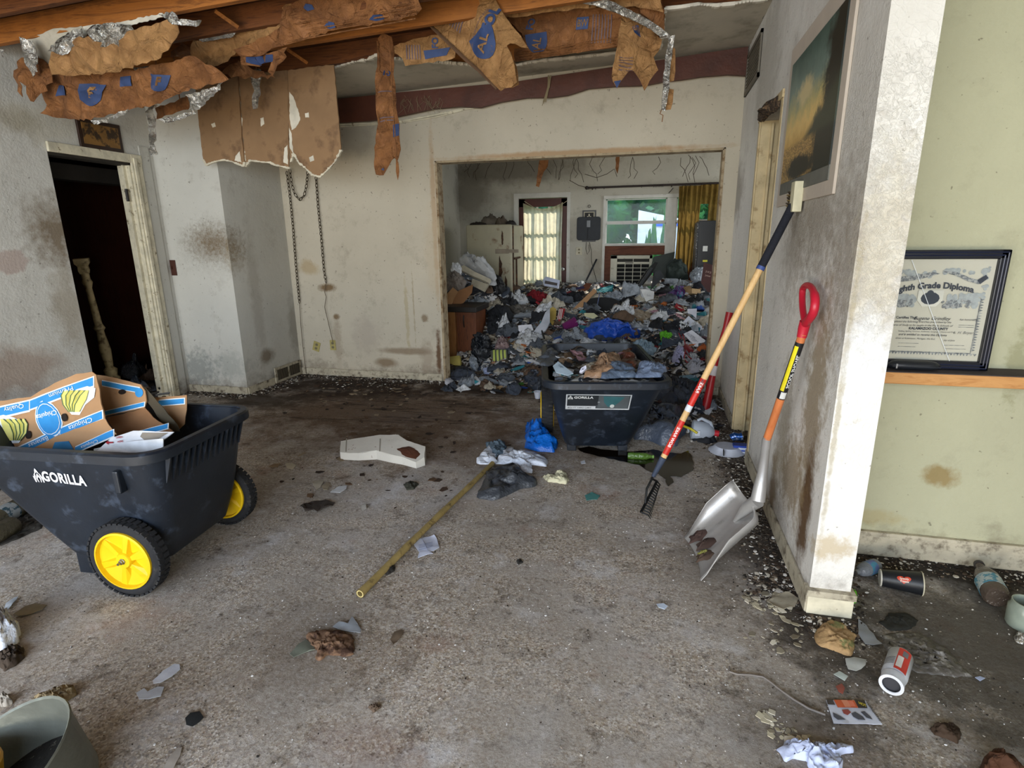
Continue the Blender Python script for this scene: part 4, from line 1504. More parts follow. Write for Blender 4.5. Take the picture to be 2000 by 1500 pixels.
for i, (lb, poly, y) in enumerate(PP):
    t, S = ceil_thing('ceiling_panel', lb, 'ceiling panel', poly, AX(poly[4][0], poly[4][1], 1, y), (.02 * (i - 1), -1, .03), M_pan, .006, 2, 50 + i, .004, .012, G_P, .07, 'panel')
    # white plaster line along the broken edge
    mb = MB()
    nbot = [p for p in poly if p[1] > 285]
    for a, b in zip(nbot[:-1], nbot[1:]):
        for q in [j_ / 9 for j_ in range(9)]:
            h = S.hit(a[0] + (b[0] - a[0]) * q, a[1] + (b[1] - a[1]) * q)
            c = S.P(h.x, h.y, .006)
            s = rnd.uniform(.003, .009)
            mb.box((c.x - s * 1.6, c.y - .009, c.z - s * .6), (c.x + s * 1.2, c.y + .008, c.z + s * .9))
    mb.build('plaster_edge', SM('#cfc6b0', .9), t, W=True)
    for poly2 in ([[(462, 305), (470, 296), (474, 318), (460, 314)], [(415, 243), (422, 240), (424, 248), (418, 250)]],
                  [[(470, 225), (476, 232), (475, 248), (469, 245)], [(511, 232), (517, 230), (519, 243), (512, 248)], [(558, 290), (564, 284), (565, 322), (556, 318)]],
                  [[(567, 180), (575, 190), (586, 222), (588, 235), (580, 250), (572, 255), (568, 230)], [(597, 222), (604, 220), (605, 230), (598, 230)], [(606, 308), (614, 304), (616, 314), (608, 317)], [(567, 250), (572, 262), (575, 300), (568, 290)]])[i]:
        sheet('paper_scrape', S, poly2, SM('#d6cfbd', .9), t, .02, .001, .003, 3, .015, off=.0125)
t, S = ceil_thing('foil_strip', 'silver foil strip hanging in front of the brown ceiling panels', 'foil',
                  [(489, 135), (497, 130), (505, 133), (511, 150), (506, 170), (508, 195), (502, 212), (495, 214), (490, 195), (493, 165), (488, 150)], AX(500, 170, 1, 4.0), (.1, -1, 0), M_foil, .03, 14, 61, .005, .003, 'silver foil strips hanging from the ceiling', .018, hang=(497, 134))
t, S = ceil_thing('foil_strip', 'long twisted silver foil strip hanging above the left door corner', 'foil',
                  [(265, 134), (300, 126), (304, 132), (280, 142), (280, 165), (298, 186), (310, 200), (304, 215), (302, 240), (306, 280), (304, 298), (292, 303), (286, 290), (292, 250), (286, 200), (284, 180), (272, 162)], AX(290, 210, 1, 3.55), (.2, -1, 0), M_foil, .035, 14, 67, .005, .003, 'silver foil strips hanging from the ceiling', .018, hang=(298, 129))
for poly, y in (([(362, 185), (385, 180), (425, 165), (434, 158), (428, 175), (405, 195), (385, 214), (368, 215), (372, 195)], 3.35),
                ([(178, 235), (205, 232), (235, 218), (255, 212), (248, 222), (225, 233), (200, 240), (185, 243)], 3.22),
                ([(310, 232), (340, 226), (378, 216), (384, 222), (350, 235), (320, 240)], 3.3)):
    sheet('foil_flap', Surf(AX(poly[0][0], poly[0][1], 1, y), (.1, -1, -.2), .03, 12, y * 9), poly, M_foil, tA, .02, .003, .005, 7, .02, smooth=False)
t, S = ceil_thing('insulation_scrap', 'brown kraft corner tucked beside the small picture', 'insulation', [(304, 210), (340, 200), (368, 185), (372, 200), (366, 214), (330, 225), (305, 233)], AX(340, 210, 1, 3.7), (0, -1, -.2), M_kr, .02, 7, 71, hang=(350, 195))

# E long narrow hanging strip
t, S = ceil_thing('insulation_strip', 'long narrow kraft strip hanging between the panels and the opening', 'insulation',
                  [(738, 75), (748, 66), (765, 72), (769, 95), (768, 135), (772, 175), (774, 215), (779, 240), (781, 290), (776, 315), (770, 308), (765, 312), (758, 325), (748, 342), (732, 340), (729, 325), (734, 240), (733, 180), (736, 120)],
                  AX(755, 200, 1, 4.05), (.25, -1, 0), M_kr, .022, 6, 81, .004, .004, bend=lambda a, b: -.25 * abs(a) if abs(a) < .4 else -.1)
decal('printed_mark', S, [(766, 242), (778, 240), (779, 264), (768, 268)], M_inkb, t, .008)
text_px('10', S, (754, 143), (15, 0), (0, -15), M_inkb, t, .03, .010)
decal('printed_mark', S, [(744, 330), (749, 328), (750, 333), (745, 334)], M_inkb, t, .008)
mb = MB()
mb.tube([S.P(S.hit(x, y).x, S.hit(x, y).y, .01) for x, y in ((737, 80), (740, 130), (737, 180), (737, 240), (733, 330))], .008, 5)
mb.build('rolled_edge', M_kr, t, True, W=True)
for k, (y0, y1) in enumerate(((180, 186), (228, 232), (234, 237))):
    decal('printed_line', S, [(738, y0), (768, y0 - 2), (768, y0), (738, y0 + 2)], M_inkt, t, .009)
t, S = ceil_thing('insulation_scrap', 'thin pointed kraft scrap dangling beside the narrow strip', 'insulation', [(773, 305), (779, 318), (780, 335), (777, 352), (773, 335)], AX(776, 320, 1, 4.02), (0, -1, 0), M_kr, .008, 9, 84, .001, .002, hang=(774, 307))

# F strip carrying part of the blue shield
t, S = ceil_thing('insulation_sheet', 'flat kraft sheet with half a blue shield behind the big hanging piece', 'insulation',
                  [(758, 92), (800, 80), (850, 68), (895, 62), (890, 95), (888, 112), (872, 118), (838, 122), (815, 126), (793, 129), (787, 114), (775, 105), (762, 103)], AX(820, 95, 1, 4.10), (.0, -1, -.25), M_krl, .010, 4, 91)
text_px('FO', S, (851, 84), (0, -17), (-17, 0), M_inkb, t, .03, .012)
decal('printed_shield', S, [(829, 99), (862, 95), (880, 92), (872, 108), (850, 112), (832, 116)], M_inkb, t, .010)
for k in range(6):
    decal('printed_line', S, [(795 + 5 * k, 88), (797 + 5 * k, 88), (798 + 5 * k, 116), (796 + 5 * k, 116)], M_inkt, t, .010)

# G big hanging sheet with full logo
t, S = ceil_thing('insulation_sheet', 'big hanging kraft sheet with a blue shield printed AL FOL in the centre', 'insulation',
                  [(815, 18), (826, -14), (900, -16), (965, -14), (975, 10), (988, 33), (1007, 60), (1021, 75), (1036, 100), (1022, 98), (1011, 92), (1002, 92), (996, 97), (1004, 112), (1011, 137), (1014, 165), (1000, 172), (985, 172), (974, 174), (965, 165), (933, 133), (900, 103), (874, 78), (840, 45)],
                  AX(925, 80, 1, 3.85), (-.1, -1, .12), M_krl, .022, 3.5, 101, .003, .004, bend=lambda a, b: .06 * math.sin(a * 7 + b * 4))
Q0 = (950, 92)
shield(S, Q0, 28, 31, 22, t, 'AL', .014, .015, ((13, -27), (-25, -11)))
text_px('FOL', S, (968, 50), (11, -26), (-25, -11), M_inkb, t, .05, .014)
text_px('ALUMINUM FOIL', S, (942, 52), (5.6, -7), (-5, -3), M_inkt, t, .0, .012)
bwbox(S, (863, 12), (17, 7), (7, -22), t)
for k in range(6):
    decal('printed_line', S, [(884 + 5 * k, 14 + 3 * k), (886 + 5 * k, 15 + 3 * k), (872 + 5 * k, 44 + 4 * k), (870 + 5 * k, 43 + 4 * k)], M_inkt, t, .010)
mb = MB()
mb.tube([S.P(S.hit(x, y).x, S.hit(x, y).y, .012) for x, y in ((816, 24), (840, 50), (874, 82), (905, 112), (935, 138), (966, 170))], [.010, .010, .012, .012, .010, .006], 6)
mb.build('rolled_edge', M('dark_kraft_edge', '#5e4530', .8), t, True, W=True)
sheet('folded_corner', Surf(AX(990, 140, 1, 3.80), (.25, -1, .1), .008, 6, 5), [(978, 118), (998, 100), (1010, 135), (1014, 165), (1000, 172), (978, 171), (970, 160)], M_krl, t, .03, .003, .003, 4, .02)
# H background sheets at right
t, S = ceil_thing('insulation_sheet', 'wide kraft sheet with dark blue shield between the big piece and right torn piece', 'insulation',
                  [(985, 30), (1010, 18), (1060, 20), (1130, 12), (1200, 10), (1250, 14), (1300, 26), (1298, 60), (1260, 90), (1205, 90), (1160, 97), (1110, 106), (1060, 112), (1006, 121), (1004, 95), (1030, 92), (1020, 65)],
                  AX(1120, 60, 1, 4.2), (.0, -1, -.35), M_kr, .020, 4, 111, .005)
shield(S, (1050, 84), 21, 23, 8, t, 'AL', .012, .015, ((4, -20), (-22, -4)))
text_px('FO', S, (1038, 47), (5, -17), (-18, -2), M_inkb, t, .04, .012)
bwbox(S, (1138, 45), (23, -2), (2, -24), t)
for k in range(7):
    decal('printed_line', S, [(1158 + 6 * k, 28), (1160 + 6 * k, 28), (1157 + 6 * k, 84), (1155 + 6 * k, 84)], M_inkt, t, .010)
mb = MB()
for k in range(4):
    mb.tube([S.P(S.hit(x, y).x, S.hit(x, y).y, .008) for x, y in ((1015, 118 - 5 * k), (1090, 107 - 5 * k), (1160, 95 - 5 * k), (1205, 88 - 5 * k))], .0045, 4)
mb.build('fold_ridge', M_kr, t, True, W=True)
t, S = ceil_thing('insulation_sheet', 'kraft roll along the top edge above the blue shields', 'insulation',
                  [(970, -14), (1120, -16), (1240, -14), (1290, -10), (1296, 24), (1250, 18), (1200, 12), (1140, 16), (1060, 24), (1010, 32), (985, 30)], AX(1120, 5, 1, 3.95), (.0, -1, -.6), M_krl, .03, 4, 117, .006)
t, S = ceil_thing('insulation_sheet', 'torn kraft piece with blue lettered square hanging before the brown beam', 'insulation',
                  [(1209, 60), (1214, 30), (1240, 30), (1270, 50), (1294, 74), (1288, 96), (1277, 111), (1280, 125), (1285, 138), (1268, 160), (1258, 179), (1250, 160), (1244, 148), (1237, 140), (1229, 137), (1220, 150), (1210, 162), (1206, 172), (1197, 160), (1194, 152), (1200, 120), (1206, 90)],
                  AX(1240, 100, 1, 4.02), (.1, -1, 0), M_krl, .030, 6, 121, .004)
bwbox(S, (1242, 61), (14, 5), (-6, -20), t)
decal('printed_mark', S, [(1199, 160), (1213, 158), (1205, 172)], M_inkb, t, .009)
for k in range(5):
    decal('printed_line', S, [(1208, 112 + 6 * k), (1236, 114 + 6 * k), (1236, 115.5 + 6 * k), (1208, 114 + 6 * k)], M_inkt, t, .010)
# I foil along and down the right
t, S = ceil_thing('foil_strip', 'silver foil seam with brown backing hanging at the right of the torn sheets', 'foil',
                  [(1118, -4), (1150, 0), (1180, -4), (1210, 10), (1250, 28), (1285, 50), (1308, 68), (1306, 78), (1290, 72), (1265, 55), (1235, 40), (1205, 26), (1160, 10), (1122, 4)], AX(1220, 25, 1, 3.92), (0, -1, -.3), M_foil, .02, 14, 131, .003, .004, 'silver foil strips hanging from the ceiling', .018)
S = Surf(AX(1305, 140, 1, 3.95), (.3, -1, 0), .018, 12, 9)
sheet('foil_tail', S, [(1308, 70), (1318, 68), (1316, 90), (1310, 130), (1306, 160), (1303, 190), (1300, 217), (1292, 214), (1293, 180), (1296, 150), (1300, 110), (1304, 90)], M_foil, t, .018, .004, .002, 3, .02, smooth=False)
sheet('paper_backing', Surf(AX(1312, 120, 1, 3.98), (.1, -1, 0), .006, 5, 9), [(1314, 92), (1319, 95), (1319, 140), (1316, 158), (1308, 160), (1306, 130)], M_krl, t, .03, .003, .001, 3, .03)
sheet('paper_backing', Surf(AX(1308, 190, 1, 3.98), (.1, -1, 0), .006, 5, 9), [(1305, 173), (1316, 175), (1314, 200), (1310, 214), (1299, 215), (1302, 190)], M_krl, t, .03, .003, .001, 3, .03)
MB().tube([AX(x, y, 1, 3.95) for x, y in ((1293, 212), (1289, 222), (1295, 225), (1293, 238))], .003, 5).build('loose_thread', M_kr, t, W=True)
# remnants at the top right between torn paper and drywall
t, S = ceil_thing('insulation_scrap', 'brown kraft bulge at the top edge right of the foil seam', 'insulation', [(1240, -14), (1290, -12), (1297, 20), (1298, 60), (1290, 70), (1270, 40), (1250, 25)], AX(1275, 20, 1, 4.1), (.2, -1, -.3), M_kr, .03, 6, 141)

# dangling threads and cobwebs
M_web = SM('#8d8064', .95, bump=0)
M_webd = SM('#4a4034', .95, bump=0)


def strand(pts, y, r, mat, col):
    col.tube([AX(px, py, 1, y) for px, py in pts], r, 4, False)


mb = MB()
rr = random.Random(3)
for k in range(26):
    x, y = 785 + rr.random() * 75, 186 + rr.random() * 12
    strand([(x, y), (x + rr.uniform(-8, 8), y + 8), (x + rr.uniform(-14, 14), y + rr.uniform(12, 30))], 5.1, .0012, M_web, mb)
for k in range(14):
    strand([(1074 + rr.uniform(-5, 4), 147), (1072 + rr.uniform(-3, 2), 170), (1063 + rr.uniform(-4, 4), 195 + rr.uniform(0, 12))], 5.1, .0022, M_web, mb)
o = mb.build('cobwebs', M_web, None)
tag(o, 'grey dusty cobwebs clinging to the brown beam', 'cobwebs', kind='stuff')
mb = MB()
for k in range(26):
    x = 890 + rr.random() * 500
    y0 = 302 + rr.random() * 6
    pts = [(x, y0)]
    for j in range(4):
        pts.append((pts[-1][0] + rr.uniform(-9, 9), pts[-1][1] + rr.uniform(5, 16)))
    strand(pts, 8.3, .0035, M_webd, mb)
strand([(1142, 340), (1165, 347), (1185, 340), (1200, 330), (1205, 345)], 8.3, .004, M_webd, mb)
strand([(1112, 352), (1130, 362), (1145, 366)], 8.3, .004, M_webd, mb)
o = mb.build('cobwebs', M_webd, None)
tag(o, 'dark cobweb strands hanging from the rear room ceiling', 'cobwebs', kind='stuff')
for lb, poly, y in (('long brown splinter hanging from the rear room ceiling', [(1054, 305), (1072, 310), (1070, 325), (1062, 335), (1056, 355), (1053, 366), (1047, 364), (1050, 340)], 7.2), ('short brown splinter hanging near the curtain rod', [(1203, 300), (1211, 302), (1209, 325), (1206, 340), (1202, 328)], 7.2)):
    t, S = ceil_thing('hanging_splinter', lb, 'splinter', poly, AX(poly[0][0], poly[0][1], 1, y), (.1, -1, 0), M_kr, .02, 8, 3, .004, .008, 'splinters hanging in the rear room', .04, hang=(poly[0][0] + 3, poly[0][1] + 2), hz=2.625)

# chains hanging on the rear wall
def chain(pts, y, name, label, links=.034, wire=None):
    t = thing(name, label, 'chain', AX(pts[0][0], pts[0][1], 1, y), group='rusty chains hanging on the rear wall')
    P = [AX(px, py, 1, y) for px, py in pts]
    mb = MB()
    d = 0
    flip = 0
    for a, b in zip(P[:-1], P[1:]):
        L = (b - a).length
        k = max(1, round(L / links))
        dr = (b - a) / k
        for i in range(k):
            c = a + dr * (i + .5)
            dn = dr.normalized()
            s = Vector((0, 1, 0)) if flip else dn.cross(Vector((0, 1, 0))).normalized()
            flip = 1 - flip
            l2 = dr.length * .62
            mb.tube([c + dn * l2 * math.cos(q) * 1.0 + s * .012 * math.sin(q) for q in [j * math.pi / 4 for j in range(9)]], .0034, 5, False)
    mb.build('links', M('rusty_chain', '#3f3424', .6, metal=.5, bump=.1) if 'rusty_chain' not in bpy.data.materials else bpy.data.materials['rusty_chain'], t, W=True)
    if wire:
        MB().tube([AX(px, py, 1, y) for px, py in wire], .003, 5).build('wire', SM('#57493a', .7), t, W=True)
    return t


chain([(560, 335), (566, 380), (572, 440), (578, 520), (585, 592)], YB - .03, 'hanging_chain', 'long rusty chain in the corner beside the closet', wire=[(585, 592), (588, 640), (593, 690), (598, 730)])
chain([(617, 345), (621, 400), (627, 460), (633, 530), (637, 552)], YB - .03, 'hanging_chain', 'rusty chain hanging above the wall outlets', wire=[(637, 552), (634, 570), (637, 580), (634, 600), (640, 625), (647, 655), (650, 668)])
chain([(566, 330), (569, 355), (575, 378), (585, 391), (594, 382), (599, 360), (601, 335)], YB - .05, 'hanging_chain', 'short looped rusty chain under the hanging panels')
# ================================================================ REAR ROOM: door, window, fixtures
def glassmat():
    n = NT('window_glass')
    tr = n.n('ShaderNodeBsdfTransparent')
    gl = n.n('ShaderNodeBsdfGlossy')
    gl.inputs['Roughness'].default_value = .05
    mx = n.n('ShaderNodeMixShader')
    mx.inputs[0].default_value = .006
    n.L(tr.outputs[0], mx.inputs[1])
    n.L(gl.outputs[0], mx.inputs[2])
    n.L(mx.outputs[0], n.out.inputs[0])
    return n.m


M_glass = glassmat()


def clothmat(name, col, transl=.5, col2=None):
    n = NT(name)
    c = lin(col)
    base = n.ramp(n.noise(9, 5), [(.3, tuple(x * .8 for x in c[:3]) + (1,)), (.6, c)])
    if col2:
        base = n.mix(n.maprange(n.noise(4, 6, .7), .5, .7), base, lin(col2))
    d = n.n('ShaderNodeBsdfDiffuse')
    t = n.n('ShaderNodeBsdfTranslucent')
    n.L(base, d.inputs[0])
    n.L(base, t.inputs[0])
    mx = n.n('ShaderNodeMixShader')
    mx.inputs[0].default_value = transl
    n.L(d.outputs[0], mx.inputs[1])
    n.L(t.outputs[0], mx.inputs[2])
    n.L(mx.outputs[0], n.out.inputs[0])
    return n.m


M_maroon = M('maroon_door_paint', '#4a2016', .5, var=.2, scale=6, bump=.1)
M_wwin = M('white_window_paint', '#c9c7bf', .6, var=.12, scale=8, bump=.15, col2='#8e8779', c2=(.62, .72))
dr = thing('door_2', 'maroon framed glazed door in the rear room behind a pale curtain', 'door', (-1.7, YF, 0))
del dr['category']
dr['kind'] = 'structure'
MB().box((DX0 - .07, YF - .02, 0), (DX0, YF, 1.999)).build('casing', M_wwin, dr, W=True)
MB().box((DX1, YF - .02, 0), (DX1 + .05, YF, 1.999)).build('casing', M_wwin, dr, W=True)
MB().box((DX0 - .07, YF - .024, 2.0), (DX1 + .05, YF - .001, 2.072)).build('casing', M_wwin, dr, W=True)
y0, y1 = YF + .03, YF + .07
fw = .10
leaf = MB()
leaf.box((DX0, y0, .05), (DX0 + fw, y1, 1.99)).box((DX1 - fw, y0, .05), (DX1, y1, 1.99)).box((DX0, y0, 1.99 - .12), (DX1, y1, 1.995)).box((DX0, y0, .02), (DX1, y1, .45))
leaf = leaf.build('leaf', M_maroon, dr, W=True, bevel=.003)
xs = [DX0 + fw + (DX1 - DX0 - 2 * fw) * k / 3 for k in range(4)]
zs = [.45 + 1.42 * k / 4 for k in range(5)]
for i in range(3):
    for j in range(4):
        MB().box((xs[i] + .012, y0 + .018, zs[j] + .012), (xs[i + 1] - .012, y0 + .022, zs[j + 1] - .012)).build('pane', M_glass, leaf, W=True)
for i in (1, 2):
    MB().box((xs[i] - .014, y0 + .004, .45), (xs[i] + .014, y1 - .004, 1.88)).build('muntin', M_wwin, leaf, W=True)
for j in (1, 2, 3):
    MB().box((xs[0], y0 + .006, zs[j] - .012), (xs[3], y1 - .006, zs[j] + .012)).build('muntin', M_wwin, leaf, W=True)
MB().lathe([(0, 0), (.018, 0), (.018, .03), (.03, .05), (.026, .065), (0, .07)], 14, Matrix.Translation((DX1 - .05, y0, .92)) @ Matrix.Rotation(R(90), 4, 'X')).build('door_knob', M_steel, leaf, True, W=True)


def curtain(name, label, topf, x0, x1, z0, z1, y, mat, waves, amp, sag=0, group=None, flare=0.0, holes=None, cat='curtain', rag=0):
    t = thing(name, label, cat, ((x0 + x1) / 2, y, z1), group=group)
    nx, nz = int(waves * 10), 26
    V, Fc = [], []
    for j in range(nz + 1):
        q = j / nz
        for i in range(nx + 1):
            w = i / nx
            zt = z1 - sag * 4 * w * (1 - w)
            z = zt + (z0 - zt) * q
            x = x0 + (x1 - x0) * w + (flare * (w - .5) * q) + .01 * math.sin(w * 9 + q * 4)
            yy = y + amp * math.sin(w * waves * 2 * math.pi + .8 * noise.noise(Vector((w * 4, q * 2, 1)))) * (.5 + .5 * q) + .01 * noise.noise(Vector((w * 8, q * 5, 3)))
            if j == nz and rag:
                z += rag * noise.noise(Vector((w * 14, 0, 2)))
            V.append(Vector((x, yy, z)))
    for j in range(nz):
        for i in range(nx):
            c = V[j * (nx + 1) + i]
            if holes and any(a < c.x < b and c_ < c.z < d for a, b, c_, d in holes):
                continue
            a = j * (nx + 1) + i
            Fc.append((a, a + nx + 1, a + nx + 2, a + 1))
    mb = MB()
    mb.add(V, Fc)
    mb.build('fabric', mat, t, True, W=True, auto=False)
    return t


cu = curtain('door_curtain', 'thin cream curtain sagging across the glazed door', None, -2.02, -1.40, .40, 1.93, YF - .03, clothmat('sheer_cream_cloth', '#d9d0b4', .65), 9, .014, .09)
MB().tube([AX(1024, 393, 1, YF - .03), AX(1050, 410, 1, YF - .03), AX(1080, 411, 1, YF - .03), AX(1108, 392, 1, YF - .03)], .004, 5).build('cord', SM('#b9ae90', .8), cu, W=True)

# window
wi = thing('window_1', 'white framed window above an air conditioner and plywood in the rear room', 'window', (-.3, YF, 1.6))
del wi['category']
wi['kind'] = 'structure'
PX0, PX1 = -.74, .15


def wbox(nm, a, b, mat=M_wwin, par=None, bv=.003):
    return MB().box(a, b).build(nm, mat, par or wi, W=True, bevel=bv)


fr = wbox('frame', (WX0, YF - .024, WZ1 - .03), (WX1, YF + .06, WZ1 + .02))
wbox('frame', (WX0, YF - .02, WZ0), (PX0, YF + .06, WZ1 - .031))
wbox('frame', (WX0, YF - .015, 1.27), (.30, YF + .06, 1.305))
wbox('mullion', (PX1, YF - .02, 1.05), (.285, YF + .05, WZ1 - .031))
wbox('sash_rail', (PX0, YF + .01, 1.60), (PX1, YF + .045, 1.635))
wbox('sash_rail', (.285, YF + .01, 1.60), (WX1, YF + .045, 1.635))
for a, b, c, d in ((PX0, PX1, 1.31, 1.60), (PX0, PX1, 1.635, 1.95), (.285, WX1, 1.0, 1.60), (.285, WX1, 1.635, 1.95)):
    wbox('pane', (a, YF + .026, c), (b, YF + .030, d), M_glass, bv=0)
    for bx in (((a, YF + .015, c), (a + .018, YF + .04, d)), ((b - .018, YF + .015, c), (b, YF + .04, d)), ((a, YF + .015, d - .014), (b, YF + .04, d))):
        wbox('glazing_bead', *bx, bv=0)
wbox('plywood_panel', (PX0, YF + .0, 1.135), (PX1 + .02, YF + .02, 1.27), M_ply)
wbox('plywood_panel', (PX0, YF + .0, WZ0), (-.645, YF + .02, 1.135), M_ply)
wbox('plywood_panel', (.0, YF + .0, WZ0), (WX1, YF + .02, 1.0), M_ply)
# air conditioner
ac = thing('air_conditioner', 'dirty white window air conditioner below the rear window', 'air conditioner', (-.32, YF - .03, .72))
M_acw = M('yellowed_ac_plastic', '#bdb9a6', .5, var=.12, scale=9, col2='#7d7765', c2=(.6, .72), bump=.05)
x0, x1, z0, z1 = -.64, -.02, .66, 1.13
mb = MB()
mb.box((x0, YF - .10, z1 - .05), (x1, YF + .2, z1)).box((x0, YF - .10, z0), (x1, YF + .2, z0 + .04)).box((x0, YF - .10, z0), (x0 + .10, YF + .2, z1)).box((x1 - .045, YF - .10, z0), (x1, YF + .2, z1)).box((x0, YF - .02, z0), (x1, YF + .2, z1))
mb.build('housing', M_acw, ac, W=True, bevel=.004)
MB().box((x0 + .10, YF - .045, z0 + .04), (x1 - .045, YF - .03, z1 - .05)).build('dark_interior', SM('#1a1b1a', .9), ac, W=True)
for k in range(6):
    z = z0 + .04 + .30 * k / 5
    MB().box((x0 + .10, YF - .09, z), (x1 - .045, YF - .075, z + .008)).build('grille_slat', M_acw, ac, W=True)
for k in range(1, 4):
    x = x0 + .10 + (x1 - x0 - .145) * k / 4
    MB().box((x - .005, YF - .092, z0 + .04), (x + .005, YF - .07, z0 + .35)).build('grille_bar', M_acw, ac, W=True)
MB().box((x0 + .10, YF - .095, z0 + .345), (x1 - .045, YF - .07, z0 + .375)).build('name_strip', M_acw, ac, W=True)
MB().box((x0 + .22, YF - .0965, z0 + .353), (x0 + .34, YF - .0945, z0 + .367)).build('badge', SM('#5a564e', .5), ac, W=True)
for k in range(1, 2):
    x = x0 + .10 + (x1 - x0 - .145) * .5
    MB().box((x - .005, YF - .092, z0 + .37), (x + .005, YF - .07, z1 - .05)).build('vent_bar', M_acw, ac, W=True)
for k in range(2):
    z = z0 + .395 + k * .018
    MB().box((x0 + .11, YF - .085, z), (x1 - .05, YF - .08, z + .004)).build('louvre', SM('#6a675e', .6), ac, W=True)

# curtain rod with rings
rod = thing('curtain_rod', 'dark metal curtain rod above the rear window', 'curtain rod', (0, YF - .09, 2.12))
a, b = AX(1146, 367, 1, YF - .09), AX(1420, 357, 1, YF - .09)
MB().tube([a, b], .015, 10).build('rod', SM('#2a1f1c', .5), rod, True, W=True)
MB().lathe([(0, -.03), (.02, -.02), (.028, 0), (.02, .02), (0, .03)], 12, Matrix.Translation(a) @ Matrix.Rotation(R(90), 4, 'Y')).build('finial', SM('#241c1a', .5), rod, True, W=True)
for px in (1150, 1158, 1163, 1180, 1253, 1277, 1280, 1283, 1286, 1289, 1292, 1295, 1334, 1340, 1348, 1358, 1372, 1388):
    c = AX(px, 367 - (px - 1146) * .0365, 1, YF - .09)
    MB().tube([c + Vector((0, .021 * math.cos(t * math.pi / 5), .021 * math.sin(t * math.pi / 5) - .006)) for t in range(11)], .0035, 5, False).build('ring', SM('#2a2020', .5), rod, W=True)
for px in (1156, 1312):
    c = AX(px, 367 - (px - 1146) * .0365, 1, YF - .09)
    MB().tube([c, c + Vector((0, .1, -.02))], .008, 6).build('bracket', SM('#241c1a', .5), rod, W=True)
MB().tube([AX(1315, 367, 1, YF - .1), AX(1306, 377, 1, YF - .1)], .006, 5).build('loose_hook', SM('#241c1a', .5), rod, W=True)
M_gold = clothmat('stained_gold_brocade', '#8a6f3a', .3, '#5d4a26')
curtain('gold_curtain', 'stained gold curtain hanging at the right of the rear window', None, .30, .62, .95, 2.10, YF - .11, M_gold, 5, .035, flare=-.02, rag=.2)
curtain('gold_curtain', 'short gold curtain drawn behind the tall black cabinet', None, .60, 1.25, 1.35, 2.11, YF - .09, M_gold, 8, .028, holes=[(.60, .72, 1.3, 1.85)])

# picture with a black folding tray hung over it
pc = thing('framed_cross_picture', 'small black framed picture with a white cross hanging on the rear wall', 'picture', (-1.0, YF - .01, 1.6))
P = lambda px, py, d=.0: AX(px, py, 1, YF - d)
a, b = P(1138, 411), P(1163, 472)
MB().box((a.x, YF - .02, b.z), (b.x, YF, a.z)).build('frame', SM('#17130f', .4), pc, W=True, bevel=.003)
MB().box((a.x + .022, YF - .022, b.z + .022), (b.x - .022, YF - .019, a.z - .022)).build('mat_board', SM('#b9b19a', .7), pc, W=True)
MB().box((a.x + .035, YF - .024, b.z + .035), (b.x - .035, YF - .021, a.z - .035)).build('picture_ground', SM('#15130f', .6), pc, W=True)
c = P(1151, 424)
MB().box((c.x - .008, YF - .027, c.z - .06), (c.x + .008, YF - .023, c.z + .045)).box((c.x - .032, YF - .027, c.z - .004), (c.x + .032, YF - .023, c.z + .012)).build('cross', SM('#d8d0b8', .6), pc, W=True)
MB().tube([P(1151, 403) + Vector((.02 * math.cos(t), -.01, .02 * math.sin(t))) for t in [k * .7 for k in range(10)]], .004, 5).build('hanging_ring', SM('#2a2018', .5), pc, W=True)
tr = thing('black_seat_pad', 'black rounded square pad hanging over the cross picture', 'pad', (-1.0, YF - .05, 1.5))
a, b = P(1127, 424, .06), P(1172, 469, .06)
cx, cz, hw, hh = (a.x + b.x) / 2, (a.z + b.z) / 2, (b.x - a.x) / 2, (a.z - b.z) / 2
ring = []
for sx, sz, a0 in ((1, 1, 0), (-1, 1, 90), (-1, -1, 180), (1, -1, 270)):
    for k in range(6):
        t = R(a0 + 18 * k)
        ring.append((cx + sx * (hw - .04) + .04 * math.cos(t), cz + sz * (hh - .04) + .04 * math.sin(t)))
mb = MB()
mb.loft([[Vector((x, YF - .075, z)) for x, z in ring], [Vector((x, YF - .025, z)) for x, z in ring]])
mb.build('pad', SM('#20242a', .6), tr, W=True, bevel=.006)
MB().box((cx - .028, YF - .082, cz + .02), (cx + .028, YF - .074, cz + .12)).build('clip', SM('#6a6e72', .4), tr, W=True, bevel=.003)
MB().tube([(cx - .01, YF - .078, cz - .15), (cx - .012, YF - .085, cz), (cx + .01, YF - .085, cz)], .005, 5).build('cord', SM('#15171a', .6), tr, W=True)


